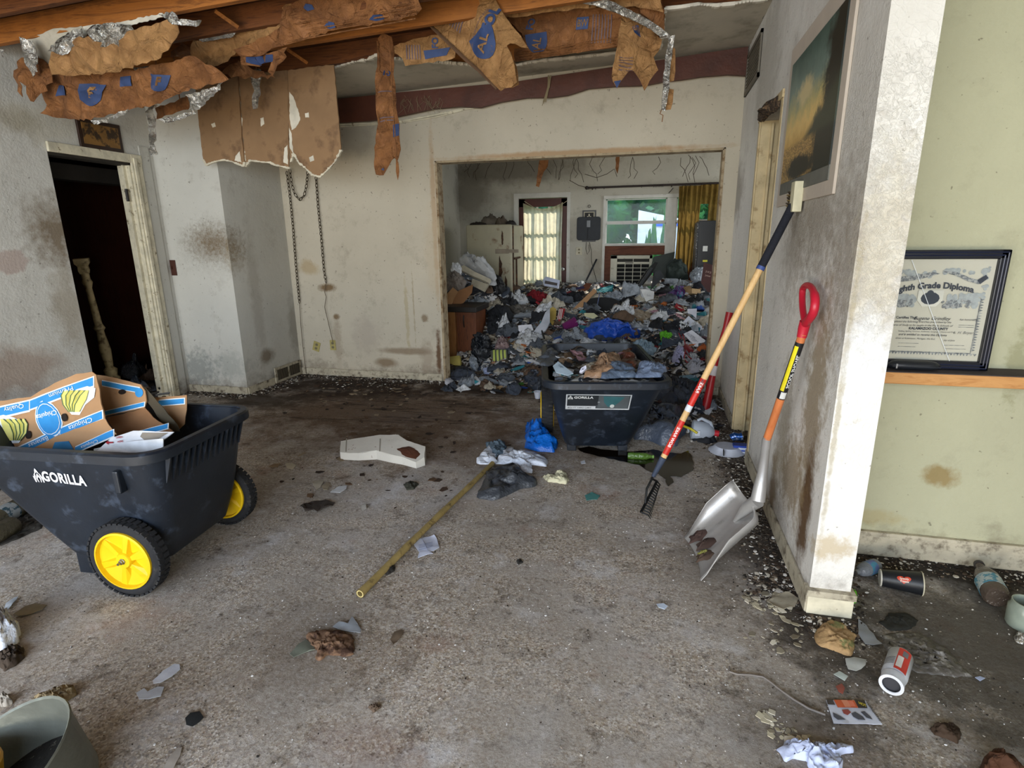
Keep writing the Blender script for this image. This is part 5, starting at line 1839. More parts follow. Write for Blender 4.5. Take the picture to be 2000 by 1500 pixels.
def plate(name, label, px0, py0, px1, py1, col='#c9c3a6', out=True, wall=1, wv=None, sockets=True, group=None, tilt=0):
    wv = YF if wv is None else wv
    p, q = AX(px0, py0, wall, wv), AX(px1, py1, wall, wv)
    c = (p + q) / 2
    w, h = abs(q.x - p.x) if wall == 1 else abs(q.y - p.y), abs(p.z - q.z)
    rot = Matrix.Rotation(R(tilt), 3, 'Y')
    if wall == 0:
        rot = Matrix.Rotation(R(-90 if wv > 0 else 90), 3, 'Z')
    t = thing(name, label, 'outlet' if sockets else 'switch', c, group=group, rot=rot)
    MB().box((-w / 2, -.006, -h / 2), (w / 2, 0, h / 2)).build('cover_plate', SM(col, .5), t, bevel=.002)
    if sockets:
        for z in (-h * .2, h * .2):
            s = MB().lathe([(0, 0), (.016, 0), (.016, .003), (0, .003)], 12, Matrix.Translation((0, -.006, z)) @ Matrix.Rotation(R(90), 4, 'X')).build('socket', SM('#7d7458', .5), t)
            MB().box((-.007, -.0098, z - .005), (-.004, -.009, z + .005)).box((.004, -.0098, z - .005), (.007, -.009, z + .005)).build('slot', SM('#1a1712', .8), s)
    else:
        MB().box((-.006, -.018, -.012), (.006, -.005, .012)).build('toggle', SM(col, .5), t, bevel=.001)
    return t


plate('wall_outlet', 'cream double outlet on the rear room wall beside the door', 1125, 483, 1137, 498, '#b9b29a')
plate('wall_outlet', 'yellowed loose outlet plate tilted on the rear wall below the chain', 611, 667, 626, 686, '#a79a5e', wv=YB, tilt=18)
plate('wall_outlet', 'yellowed outlet with a wire plugged in near the chain end', 644, 664, 657, 684, '#a79a5e', wv=YB)
plate('light_switch', 'dark brown switch plate beside the left door', 327, 508, 347, 538, '#4a2a20', wv=YC, sockets=False)
mb = MB()
for pts in ([(1145, 473), (1144, 486), (1147, 497), (1151, 490), (1150, 478)], [(1151, 473), (1155, 490), (1155, 510), (1160, 530), (1165, 548), (1168, 555)]):
    mb.tube([AX(x, y, 1, YF - .02) for x, y in pts], .004, 5)
tag(mb.build('wall_cable', SM('#3d3c34', .7)), 'dark cord hanging down the rear wall below the black pad', 'cord')
st = thing('black_stick', 'thin black stick leaning against the rear wall beside the door', 'stick', AX(1144, 548, 1, 8.5))
MB().tube([AX(1143, 552, 1, 8.4), AX(1165, 507, 1, 8.85)], .014, 8).build('shaft', SM('#1d1e20', .5), st, True, W=True)

# refrigerator
fr = thing('refrigerator', 'rusty white refrigerator with an open door seam in the rear room', 'refrigerator', (-2.2, 7.95, 0))
M_fr = M('grimy_white_enamel', '#a9a38c', .45, var=.15, scale=3, col2='#6a4c30', c2=(.60, .70), bump=.1)
M_rust = M('rusty_gasket', '#3f2a1c', .8, var=.4, scale=12, col2='#6a4426', c2=(.5, .65), bump=.3)
mb = MB()
mb.box((-2.54, 7.72, .03), (-1.89, 8.36, 1.58))
mb.build('cabinet', M_fr, fr, W=True, bevel=.02)
MB().box((-2.535, 7.69, .05), (-1.895, 7.72, 1.57)).build('gasket', M_rust, fr, W=True)
MB().box((-2.54, 7.63, .05), (-1.89, 7.69, 1.585)).build('door', M_fr, fr, W=True, bevel=.018)
MB().box((-1.905, 7.70, .06), (-1.885, 7.735, 1.57)).build('rust_seam', M_rust, fr, W=True)
MB().tube([(-1.883, 7.72, 1.13), (-1.875, 7.85, 1.13), (-1.875, 8.05, 1.135)], .014, 8).build('latch_bar', M_rust, fr, W=True)
MB().tube([(-1.873, 7.83, 1.13), (-1.875, 7.85, .75), (-1.88, 7.86, .6)], .012, 8).build('hanging_bar', M_rust, fr, W=True)
MB().box((-2.12, 7.615, 1.20), (-1.93, 7.632, 1.26)).build('tape_strip', SM('#8d8272', .8), fr, W=True, bevel=.003)
MB().box((-1.93, 7.622, 1.21), (-1.80, 7.66, 1.255)).build('tape_strip', SM('#8d8272', .8), fr, W=True, bevel=.003)
for x, z, w, h in ((-2.06, .9, .05, .55), (-2.02, 1.4, .03, .2), (-1.98, .75, .04, .3)):
    V, Fc = blob([(x + w * math.cos(t * .63) * .5, z + h * .5 * math.sin(t * .63) + .02 * math.sin(t * 2.7)) for t in range(10)], .003, x, 4, 20)
    mb = MB()
    mb.add([Vector((v[0], 7.63 - v[2], v[1])) for v in V], Fc)
    mb.build('rust_patch', M_rust, fr, W=True)
def frtop(name, label, cat, poly, h, col, seed):
    V, Fc = blob([(p[0], p[1]) for p in poly], h, seed, 6, 24)
    mb = MB()
    mb.add([Vector(v) for v in V], Fc)
    o = mb.build(name, SM(col, .8), None, True, auto=False)
    o.location = (0, 0, 1.583)
    return tag(o, label, cat, 'clutter on top of the refrigerator')
def circ(x, y, r, r2=None, n=10):
    return [(x + r * math.cos(6.283 * k / n), y + (r2 or r) * math.sin(6.283 * k / n)) for k in range(n)]
frtop('grey_bundle', 'grey bundle on the left half of the refrigerator top', 'bundle', circ(-2.28, 7.95, .16, .12), .12, '#6a6258', 2)
frtop('dark_rag', 'flat dark rag at the left edge of the refrigerator top', 'rag', circ(-2.42, 7.85, .14, .1), .04, '#332c28', 4)
frtop('brown_rag', 'brown lumpy rag in the middle of the refrigerator top', 'rag', circ(-2.10, 7.9, .10, .1), .09, '#574c40', 6)
frtop('dark_bundle', 'dark bundle at the right edge of the refrigerator top', 'bundle', circ(-1.95, 7.85, .08, .08), .05, '#2c2826', 8)

# tall black cabinet at the right
bc = thing('tall_black_cabinet', 'tall black cabinet beside the gold curtain with a label on its side', 'cabinet', (.8, 8.5, 0))
x0, x1 = AX(1366, 430, 1, 8.2).x, AX(1402, 430, 1, 8.2).x + .25
MB().box((x0, 8.2, .02), (x1, 8.78, 1.60)).build('body', M('black_cabinet', '#1a1b1e', .35, bump=.05), bc, W=True, bevel=.006)
MB().box((x0 - .02, 8.23, .05), (x0 - .001, 8.76, 1.58)).build('side_panel', M('speckled_side', '#2c2d30', .4, col2='#b9b9b4', c2=(.56, .60), scale=22, bump=.1), bc, W=True)
MB().box((x0 + .07, 8.193, 1.20), (x0 + .13, 8.20, 1.27)).build('label', SM('#c9c9c4', .6), bc, W=True)
MB().box((x0 + .08, 8.193, 1.06), (x0 + .14, 8.20, 1.085)).build('label', SM('#c9c23a', .6), bc, W=True)

# brown wooden speaker cabinet inside the opening at left
cb = thing('wooden_cabinet', 'brown wooden cabinet standing just inside the opening at the left', 'cabinet', (-2.2, 6.2, 0))
M_wal = woodmat('walnut_veneer', '#4a2817', '#6b3d22', .5, 2)
M_wal2 = woodmat('golden_oak_veneer', '#7a4f28', '#96683a', .5, 2)
MB().box((-2.24, 6.05, .01), (-1.93, 6.45, .62)).build('body', M_wal, cb, W=True, bevel=.004)
MB().box((-2.42, 6.0, .01), (-2.16, 6.1, .60)).build('front_panel', M_wal2, cb, W=True, bevel=.004)
MB().box((-2.44, 5.98, .60), (-1.90, 6.5, .66)).build('top', SM('#1c1612', .5), cb, W=True, bevel=.005)
MB().tube([(-2.07, 6.045, .42), (-2.07, 6.03, .50), (-2.07, 6.045, .56)], .008, 6).build('handle', SM('#2a201a', .4), cb, W=True)

# ================================================================ OUTDOORS seen through the windows
M_leaf = M('sunlit_leaves', '#3f7a34', .7, var=.6, scale=1.8, col2='#2a5a3c', c2=(.45, .6), bump=.8, bscale=5, bd=.1)
M_grass = M('mown_grass', '#5d7a3a', .9, var=.3, scale=3)
struct(MB().box((-60, 9.3, -.45), (60, 90, -.25)).build('lawn', M_grass))
struct(MB().box((-60, -60, -.45), (60, -3.2, -.22)).build('yard_ground', M('dry_yard', '#8d8468', .9)))


def tree(label, x, y, z0, z1, rad, seed):
    t = thing('leafy_tree', label, 'tree', (x, y, -.3), group='trees outside the rear windows')
    MB().tube([(x, y, -.3), (x + .1, y, z0 + .3), (x, y, (z0 + z1) / 2)], [.16, .12, .05], 8).build('trunk', SM('#4c3a2a', .9), t, True, W=True)
    rr = random.Random(seed)
    mb = MB()
    for k in range(1500):
        a = rr.uniform(0, 6.283)
        u = rr.uniform(-1, 1)
        r = rad * (.55 + .5 * rr.random()) * (1 + .25 * noise.noise(Vector((a * 2, u * 3, seed))))
        s = math.sqrt(1 - u * u)
        c = Vector((x + r * s * math.cos(a), y + r * s * math.sin(a) * .7, (z0 + z1) / 2 + u * (z1 - z0) / 2 * (.75 + .3 * rr.random())))
        d1 = Vector((rr.uniform(-1, 1), rr.uniform(-1, 1), rr.uniform(-.6, .6))).normalized() * .11
        d2 = Vector((rr.uniform(-1, 1), rr.uniform(-1, 1), rr.uniform(-.6, .6))).normalized() * .09
        mb.add([c - d1, c + d2, c + d1, c - d2], [(0, 1, 2, 3)])
    o = mb.build('foliage', M_leaf, t, W=True)
    o['kind'] = 'stuff'
    mb = MB()
    mb.lathe([(0, -1), (.6, -.8), (.95, -.3), (1, .1), (.8, .6), (.4, .9), (0, 1)], 14, Matrix.Translation((x, y, (z0 + z1) / 2)) @ Matrix.Diagonal((rad * .7, rad * .5, (z1 - z0) * .42, 1)))
    mb.build('crown_core', M_leaf, t, True, W=True)


for i, (x, y, z0, z1, rad) in enumerate(((-4.2, 16, .2, 5.2, 2.2), (-2.0, 15.5, -.2, 4.6, 2.0), (.6, 16.5, -.2, 5.0, 2.2), (2.6, 15.6, -.2, 4.4, 1.9), (4.6, 17.5, .0, 5.4, 2.3), (-6.2, 19, 0, 6, 2.6))):
    tree(['tall leafy tree outside seen through the curtained door', 'green leafy tree outside at the left side of the rear window', 'green leafy tree outside in the middle of the rear window',
          'green leafy tree outside at the right side of the rear window', 'large leafy tree outside behind the gold curtain', 'distant leafy tree outside far left of the rear door'][i], x, y, z0, z1, rad, i)
hs = thing('white_shed', 'white gabled shed outside the rear window', 'shed', (-.05, 13, -.3))
p = AX(1247, 415, 1, 13.0)
q = AX(1310, 440, 1, 13.0)
b = AX(1247, 476, 1, 13.0)
M_shed = SM('#e8ebf0', .7)
MB().box((p.x, 13.0, -.3), (q.x + .8, 15.0, q.z)).build('wall', M_shed, hs, W=True)
mb = MB()
mb.add([Vector(v) for v in ((p.x, 13.0, q.z), (q.x + .8, 13.0, q.z), (p.x, 13.0, p.z + .05), (p.x, 15.0, q.z), (q.x + .8, 15.0, q.z), (p.x, 15.0, p.z + .05))], [(0, 1, 2), (3, 5, 4), (0, 3, 4, 1), (1, 4, 5, 2), (2, 5, 3, 0)])
mb.build('gable', M_shed, hs, W=True)
MB().box((q.x - .35, 12.97, q.z - .02), (q.x + .9, 13.02, q.z + .05)).build('blue_trim', SM('#2f62c8', .5), hs, W=True)
for px, s in ((1272, .28), (1291, .25)):
    c = AX(px, 458, 1, 12.2)
    t = thing('round_shrub', ('left' if px == 1272 else 'right') + ' one of two round green shrubs before the white shed', 'shrub', (c.x, 12.2, -.25), group='shrubs before the shed')
    V, Fc = blob(circ(c.x, 12.2, s), c.z + .27, px, 8, 26, .12)
    mb = MB()
    mb.add([Vector((v[0], v[1], v[2] - .25)) for v in V], Fc)
    mb.build('foliage', M_leaf, t, True, W=True)
    MB().tube([(c.x, 12.2, -.25), (c.x, 12.2, .2)], .03, 6).build('stem', SM('#4c3a2a', .9), t, W=True)

# ================================================================ RIGHT WALL FITTINGS
n = NT('landscape_print')
sep = n.n('ShaderNodeSeparateXYZ')
n.L(n.co, sep.inputs[0])
Yc = n.maprange(sep.outputs['Y'], .41, -.44)     # 0 left .. 1 right
Zc = n.maprange(sep.outputs['Z'], .055, .605)
wob = n.math('MULTIPLY', n.math('SUBTRACT', n.noise(8, 9, .75), .5), .5)
sky = n.ramp(n.math('ADD', Zc, wob), [(.28, lin('#c29a50')), (.42, lin('#e0bc70')), (.56, lin('#b3a86e')), (.70, lin('#70867c')), (1, lin('#3c5850'))])
water = n.ramp(n.math('ADD', n.noise(30, 5, .7, n.scaled((1, 1.5, 9))), n.math('MULTIPLY', wob, .4)), [(.35, lin('#4a3d22')), (.52, lin('#a8844a')), (.66, lin('#e0bb72'))])
scene_ = n.mix(n.maprange(Zc, .27, .31), water, sky)
trees = n.math('ADD', n.math('SUBTRACT', n.math('ADD', n.math('MULTIPLY', Yc, 1.25), n.math('MULTIPLY', wob, 1.6)), n.math('MULTIPLY', Zc, .25)), 0)
scene_ = n.mix(n.maprange(trees, .70, .86), scene_, lin('#121a12'))
hill = n.math('SUBTRACT', n.math('ADD', n.math('MULTIPLY', Yc, .55), n.math('MULTIPLY', wob, .3)), n.math('SUBTRACT', Zc, .27))
scene_ = n.mix(n.math('MULTIPLY', n.maprange(hill, .20, .28), n.maprange(Zc, .26, .30)), scene_, lin('#2c3524'))
scene_ = n.mix(n.blot((0, .05, .10), (.2, .30, .06), 20, .7, .3), scene_, lin('#1c1c12'))
scene_ = n.mix(n.blot((0, .08, .42), (.2, .16, .07), 14, .8, .5), scene_, lin('#c9b886'))
M_land = n.fin(scene_, .42, 0, .5)
pt_ = thing('landscape_picture', 'unframed dark golden lake landscape picture on cream backing above the rake', 'picture', (XR, 2.9, 1.6))
MB().box((XR - .012, 2.39, 1.545), (XR - .001, 3.40, 2.30)).build('backing_board', M('cream_backing', '#bdb1a2', .8, var=.1, scale=4), pt_, W=True, bevel=.002)
MB().box((XR - .016, 2.46, 1.60), (XR - .011, 3.33, 1.655)).build('mat_shadow', SM('#6a6a62', .7), pt_, W=True)  # grey strip standing in for the shadow of the mat
MB().box((XR - .018, 2.46, 1.655), (XR - .011, 3.315, 2.21)).build('print', M_land, pt_, W=True)
# wall vent high at the far end
vt = thing('wall_vent', 'dirty grille vent high on the right wall beside the brown beam', 'vent', (XR, 4.8, 2.6))
y0, y1, z0, z1 = 4.50, 5.12, 2.45, 2.74
mb = MB()
mb.box((XR - .015, y0, z0), (XR, y1, z0 + .025)).box((XR - .015, y0, z1 - .025), (XR, y1, z1)).box((XR - .015, y0, z0), (XR, y0 + .025, z1)).box((XR - .015, y1 - .025, z0), (XR, y1, z1))
mb.build('frame', M('vent_grey', '#6e685c', .7), vt, W=True)
MB().box((XR - .004, y0, z0), (XR - .001, y1, z1)).build('backing', SM('#4a443a', .9), vt, W=True)
for k in range(10):
    z = z0 + .03 + k * .0235
    MB().box((XR - .012, y0 + .025, z), (XR - .004, y1 - .025, z + .008)).build('slat', SM('#7a7366', .7), vt, W=True)
# floor vent on closet side
vt = thing('floor_vent', 'cream two-part vent low on the closet side wall', 'vent', (-3.65, 4.9, .05))
p, q = AX(540, 735, 0, -3.65), AX(583, 722, 0, -3.65)
y0, y1, z0, z1 = p.y, q.y, .02, .15
MB().box((-3.648, y0 - .03, z0 - .01), (-3.634, y1 + .03, z1 + .015)).build('plate', M_base, vt, W=True, bevel=.002)
for a, b in ((y0, (y0 + y1) / 2 - .015), ((y0 + y1) / 2 + .015, y1)):
    g = MB().box((-3.636, a, z0 + .015), (-3.632, b, z1 - .01)).build('grille', SM('#1c1813', .9), vt, W=True)
    for k in range(9):
        yy = a + (b - a) * (k + .5) / 9
        MB().box((-3.634, yy - .002, z0 + .015), (-3.630, yy + .002, z1 - .01)).build('grille_bar', SM('#6a604c', .8), g, W=True)
# outlet box where the rake handle rests
ob = thing('broken_thermostat', 'broken cream wall box at the top of the rake handle', 'wall box', (XR, 2.94, 1.54))
MB().box((XR - .05, 2.83, 1.50), (XR - .012, 2.90, 1.63)).build('housing', SM('#cfc8a8', .5), ob, W=True, bevel=.003)
MB().box((XR - .035, 2.90, 1.505), (XR - .013, 3.0, 1.60)).build('back_plate', SM('#8d8468', .6), ob, W=True, bevel=.003)
for k in range(7):
    z = 1.515 + k * .012
    MB().tube([(XR - .036, 2.905, z), (XR - .052, 2.94 + .01 * (k % 3), z + .004), (XR - .036, 2.985, z - .002)], .0032, 5).build('contact', SM('#a08a58' if k % 2 else '#55483a', .4, metal=.6), ob, W=True)
# doorway trim in the right wall, far jamb facing the room
mb = MB()
mb.box((XR - .010, 4.24, 0), (XR + .0, 4.275, 2.14)).box((XR, 4.228, 0), (XR2, 4.242, 2.12)).box((XR + .06, 4.205, 0), (XR + .075, 4.228, 2.1)).box((XR - .012, 3.55, 2.118), (XR, 4.30, 2.16))
struct(mb.build('trim_right_doorway', M_trimy, bevel=.002))
struct(MB().box((XR - .004, 3.56, 0), (XR + .0, 3.61, 2.12)).box((XR, 3.596, 0), (XR2, 3.606, 2.12)).build('trim_right_doorway_near', M_trimy, bevel=.001))
V, Fc = blob([(0, 0), (.08, -.02), (.3, .0), (.62, .02), (.62, .1), (.3, .12), (.05, .1)], .07, 4, 7, 30)
mb = MB()
mb.add([Vector((XR - .006 - v[2] * .6, 3.62 + v[0], 2.09 + v[1] * .7)) for v in V], Fc)
o = mb.build('wasp_nest_crust', M('dark_crust', '#3a2e24', .95, col2='#7a6248', c2=(.5, .6), scale=30, bump=.6), None, True, auto=False)
tag(o, 'dark crusty nest along the top of the right doorway', 'nest')
# hanging picture above left door
pd = thing('small_framed_picture', 'small dark framed tan picture hanging above the left door', 'picture', (XL, 3.87, 2.2))
pa, pb, pcn, pdn = (AX(145, 236, 0, XL + .02), AX(240, 236, 0, XL + .02), AX(246, 304, 0, XL + .02), AX(149, 289, 0, XL + .02))
zt = 2.33
ya_, yb_ = pa.y + .02, pcn.y - .01
zb = pcn.z + .015
MB().box((XL, ya_, zb), (XL + .02, yb_, zt)).build('frame', SM('#2e1b10', .4), pd, W=True, bevel=.004)
MB().box((XL + .018, ya_ + .03, zb + .03), (XL + .023, yb_ - .03, zt - .03)).build('print', M('tan_print', '#8a6430', .6, var=.35, scale=7, col2='#3a2a18', c2=(.5, .58)), pd, W=True)
# shelf with diploma on the green wall
sf = thing('pine_shelf', 'rough pine shelf with dark dusty top on the green wall', 'shelf', (1.4, 2.45, .85))
MB().box((XR2 + .001, 2.44, .826), (2.6, YG, .872)).build('board', M_shelf, sf, W=True, bevel=.003)
MB().box((XR2 + .001, 2.442, .872), (2.6, YG, .875)).build('dust_layer', SM('#4a4240', .9), sf, W=True)
MB().box((1.9, 2.50, .70), (1.93, YG, .826)).build('bracket', M_shelf, sf, W=True)
# framed diploma standing on the shelf
dp = thing('framed_diploma', 'black framed eighth grade diploma standing on the shelf', 'diploma', (1.13, 2.53, .876))
pTR, pBR = AX(1969, 487, 1, 2.54), AX(1965, 706, 1, 2.54)
dx1 = pTR.x
dx0 = dx1 - .56
dz1, dz0 = pTR.z, .877
yD = 2.53
fw = .034


def dq(a, b, off=.0):
    """a,b in 0..1 over the paper, seen from the front"""
    if a < .93:
        a = .60 + (a - .52) * .80
    return Vector((dx0 + fw + (dx1 - dx0 - 2 * fw) * a, yD - .006 - off, dz0 + fw + (dz1 - dz0 - 2 * fw) * b))


M_fb = SM('#14161f', .35, bump=0)
mb = MB()
for a, b in (((dx0, dz0), (dx1, dz0 + fw)), ((dx0, dz1 - fw), (dx1, dz1)), ((dx0, dz0), (dx0 + fw, dz1)), ((dx1 - fw, dz0), (dx1, dz1))):
    mb.box((a[0], yD - .022, a[1]), (b[0], yD + .01, b[1]))
fr_ = mb.build('frame', M_fb, dp, W=True, bevel=.004)
for o_ in (.009, .02):
    mb = MB()
    for a, b in (((dx0 + o_, dz0 + o_), (dx1 - o_, dz0 + o_)), ((dx1 - o_, dz0 + o_), (dx1 - o_, dz1 - o_)), ((dx1 - o_, dz1 - o_), (dx0 + o_, dz1 - o_)), ((dx0 + o_, dz1 - o_), (dx0 + o_, dz0 + o_))):
        mb.tube([(a[0], yD - .022, a[1]), (b[0], yD - .022, b[1])], .003, 6)
    mb.build('frame_ridge', SM('#1c2238', .3, bump=0), fr_, W=True)
pp = MB().box((dx0 + fw * .8, yD - .004, dz0 + fw * .8), (dx1 - fw * .8, yD + .008, dz1 - fw * .8)).build('certificate', M('aged_paper', '#b9b6a6', .7, var=.06, scale=5, bump=0), dp, W=True)
M_gi = M('grey_engraving_ink', '#6b6f72', .8, var=.3, scale=60, col2='#9a9c98', c2=(.5, .55), bump=0)
M_di = SM('#3a3f48', .8, bump=0)


def dpoly(P, mat, off=.001, nm='engraving'):
    mb = MB()
    mb.add([dq(a, b, off) for a, b in P], [tuple(range(len(P)))])
    return mb.build(nm, mat, pp, W=True)


# clouds of engraving, ribbon, wreaths, medallion, border
rr = random.Random(12)


def cloud(x0, x1, y0, y1, n, s, mat=None, off=.001, nm='engraving'):
    mb = MB()
    for k in range(n):
        cx, cy = rr.uniform(x0, x1), rr.uniform(y0, y1)
        r = rr.uniform(.5, 1) * s
        m = 7
        mb.add([dq(cx + r * math.cos(6.283 * i / m), cy + r * 1.15 * math.sin(6.283 * i / m), off + .00002 * k) for i in range(m)], [tuple(range(m))])
    return mb.build(nm, mat or M_gi, pp, W=True)


M_gl = M('pale_engraving_ink', '#9aa09f', .8, var=.25, scale=70, bump=0)
cloud(.05, .52, .84, .89, 26, .03, M_gl)
cloud(.60, .94, .86, .90, 18, .025, M_gl)
cloud(.12, .38, .55, .64, 44, .032, M_gl, .0016)
cloud(.14, .36, .53, .60, 44, .016, M_gi, .0026)
cloud(.64, .93, .55, .66, 44, .032, M_gl, .0016)
cloud(.62, .86, .53, .60, 44, .016, M_gi, .0026)
cloud(.93, .96, .62, .92, 18, .018, M_gl, .0012)
dpoly([(.10, .80), (.24, .78), (.38, .80), (.56, .86), (.50, .875), (.34, .84), (.22, .83), (.12, .86)], M_gi, .003)
dpoly([(.58, .89), (.70, .875), (.82, .82), (.92, .79), (.90, .76), (.80, .79), (.70, .84), (.60, .87)], M_gi, .003)
dpoly([(.88, .80), (.94, .85), (.96, .82), (.91, .76)], M_di, .0032)
dpoly([(.40, .70), (.62, .70), (.62, .60), (.57, .54), (.45, .54), (.40, .60)], SM('#c9c8bc', .7), .0034)
dpoly([(.51 + .082 * math.cos(.5236 * k), .62 + .062 * math.sin(.5236 * k)) for k in range(12)], M_di, .0038)
dpoly([(.505 + .03 * math.cos(.5236 * k), .67 + .03 * math.sin(.5236 * k)) for k in range(12)], M_di, .0039)
for z_ in (.08,):
    mb = MB()
    mb.tube([dq(.06, z_, .001), dq(.60, z_, .001)], .0016, 4)
    mb.tube([dq(.52, z_ - .002, .001), dq(.94, z_ - .002, .001)], .0016, 4)
    mb.tube([dq(.94, z_, .001), dq(.94, .62, .001)], .0014, 4)
    mb.build('border_line', M_gi, pp, W=True)
mb = MB()
for k in range(34):
    a = .06 + .9 * k / 33
    mb.add([dq(a, .075, .001), dq(a + .013, .05, .001), dq(a + .026, .075, .001)], [(0, 1, 2)])
for k in range(20):
    a = .10 + .5 * k / 19
    mb.add([dq(.945, a, .001), dq(.968, a + .012, .001), dq(.945, a + .024, .001)], [(0, 1, 2)])
mb.build('border_lace', M_gi, pp, W=True)


def dtext(s, a, b, em, mat=None, bold=.02, arc=0, sl=0, sx=1.0, off=.0042):
    em *= .9
    w = dx1 - dx0 - 2 * fw

    def fn(x, y):
        aa = a + (x * em * sx + y * em * sl) / w
        return dq(aa, b + y * em / w * 1.05 - arc * (aa - .55) ** 2, off)
    text(s, fn, mat or M_di, pp, bold, space=1.0)


dtext('Eighth Grade Diploma', .52, .745, .043, None, .035, .42, 0, .98)
dtext('This Certifies That', .30, .425, .018, None, .02)
dtext('Eugene Grindley', .56, .42, .026, None, -.0, 0, .35)
dtext('has honorably', .87, .415, .014, None, 0, 0, .3)
dtext('completed the following branches prescribed by the', .46, .385, .014, None, 0, 0, .35)
dtext('Course of Study to be taught in the Public Schools of', .47, .35, .014, None, 0, 0, .35)
dtext('KALAMAZOO COUNTY', .54, .318, .0175, None, .035)
dtext('Reading, Spelling, Grammar, Arithmetic, Geography, History and Civics', .53, .288, .0095, None, .0)
dtext('and is entitled to receive this Diploma', .50, .255, .015, None, .01, 0, .3)
dtext('Given at Kalamazoo, Michigan, this first', .44, .215, .012, None, .0, 0, .35)
dtext('day of June', .74, .205, .012, None, .0, 0, .35)
dtext('L. H. Boyer', .85, .285, .020, None, -.01, 0, .4)
mb = MB()
for a, b, c in ((.30, .48, .165), (.70, .88, .155), (.30, .46, .13), (.72, .90, .12), (.80, .93, .36), (.80, .93, .34)):
    mb.tube([dq(a, c, .001), dq(b, c, .001)], .0007, 4)
mb.build('signature_line', M_gi, pp, W=True)
# glass with a long pale crack
MB().box((dx0 + fw * .9, yD - .0125, dz0 + fw * .9), (dx1 - fw * .9, yD - .0115, dz1 - fw * .9)).build('glass', M_glass, dp, W=True)
MB().tube([dq(.29, .995, .0085), dq(.77, .0, .0085)], .0012, 5).build('glass_crack', SM('#e8ecee', .2), dp, W=True)
ec = thing('eyeglass_case', 'black closed eyeglass case lying on the shelf before the diploma', 'case', (.98, 2.49, .876))
p, q = AX(1741, 690, 1, 2.48), AX(1840, 700, 1, 2.48)
xs0, xs1 = p.x - .005, q.x
rings = []
for k in range(13):
    w = k / 12
    x = xs0 + (xs1 - xs0) * w
    s = max(.05, 1 - abs(2 * w - 1) ** 5) ** .5
    rings.append([Vector((x, 2.485 + .027 * s * math.cos(t * math.pi / 8), .8765 + .019 + .019 * s * math.sin(t * math.pi / 8))) for t in range(16)])
MB().loft(rings).build('shell', SM('#1d2026', .4), ec, True, W=True)
MB().tube([(xs0 + .008, 2.4575, .893), (xs1 - .008, 2.4575, .893)], .0012, 4).build('seam', SM('#3a3d44', .5), ec, W=True)
MB().box((xs0 + .02, 2.4565, .885), (xs0 + .026, 2.459, .903)).build('clasp', SM('#9a9ca0', .3, metal=.8), ec, W=True)
# ================================================================ RUBBISH HEAP IN THE REAR ROOM
def PH(x, y):
    e = 5.42
    if x < -1.3:
        e += (-1.3 - x) * .55
    if x > -.1:
        e -= min(.55, (x + .1) * 1.0)
    t = y - e
    if t <= 0:
        return 0.0
    h = .80 * (1 - math.exp(-t / 1.5))
    h += .62 * math.exp(-((x + 2.42) / .42) ** 2 - ((y - 7.0) / .62) ** 2)
    h += .10 * math.exp(-((x - .5) / .5) ** 2 - ((y - 7.6) / .9) ** 2)
    h += min(1, t * 2) * (.09 * noise.noise(Vector((x * 2.3, y * 2.3, 1))) + .05 * noise.noise(Vector((x * 6, y * 6, 4))))
    return max(0, h)


def PP(px, py):
    v = ray(px, py)
    v = v / v.y
    y = 4.9
    while y < 8.9:
        p = EYE + v * y
        if p.z < PH(p.x, p.y) and p.z < 1.3:
            return p
        y += .02
    return None


def multi(name, seed, scale=9):
    n = NT(name)
    w = n.n('ShaderNodeVectorMath', operation='ADD')
    nz = n.n('ShaderNodeTexNoise')
    nz.inputs['Scale'].default_value = 6
    n.L(n.co, nz.inputs['Vector'])
    n.L(n.co, w.inputs[0])
    n.L(nz.outputs['Color'], w.inputs[1])
    c = n.voro(scale, 'Color', vec=w.outputs[0])
    s = n.n('ShaderNodeSeparateColor')
    n.L(c, s.inputs[0])
    cols = ['#3a3a3e', '#b9b6b0', '#6a5f52', '#24262b', '#d2d2d4', '#55473a', '#8d8577', '#3d4654', '#c6bda8', '#2e2a28', '#7a7f88', '#4d3e32', '#e0dfdc', '#5e6670', '#3b3026']
    base = n.ramp(s.outputs[0], [(i / len(cols), lin(k)) for i, k in enumerate(cols)], True)
    n.bump(n.noise(18, 6, .7), .8, .03)
    n.bump(n.voro(scale * 1.5, 'Distance'), .8, .03)
    return n.fin(base, .7, 0, .3)


M_multi = multi('mixed_rubbish', 1)
V, Fc = [], []
NX, NY = 110, 90
for j in range(NY + 1):
    for i in range(NX + 1):
        x, y = -3.06 + 4.9 * i / NX, 4.8 + 4.12 * j / NY
        h = PH(x, y)
        if h > .01:
            h += .05 * abs(noise.noise(Vector((x * 9, y * 9, 2)))) + .02 * noise.noise(Vector((x * 25, y * 25, 2)))
        V.append((x, y, h - .012))
for j in range(NY):
    for i in range(NX):
        a = j * (NX + 1) + i
        q = (a, a + 1, a + NX + 2, a + NX + 1)
        if max(V[k][2] for k in q) <= 0:
            continue
        cx, cy = V[a][0], V[a][1]
        if YB - .02 < cy < YB + .14 and (cx > .50 or cx < -2.0):
            continue
        if cy < YB + .14 and cx > .5:
            continue
        Fc.append(q)
mb = MB()
mb.add(V, Fc)
o = mb.build('rubbish_heap', M_multi, None, True, auto=False)
tag(o, 'packed mixed rubbish forming the heap that fills the rear room', 'rubbish', kind='stuff')

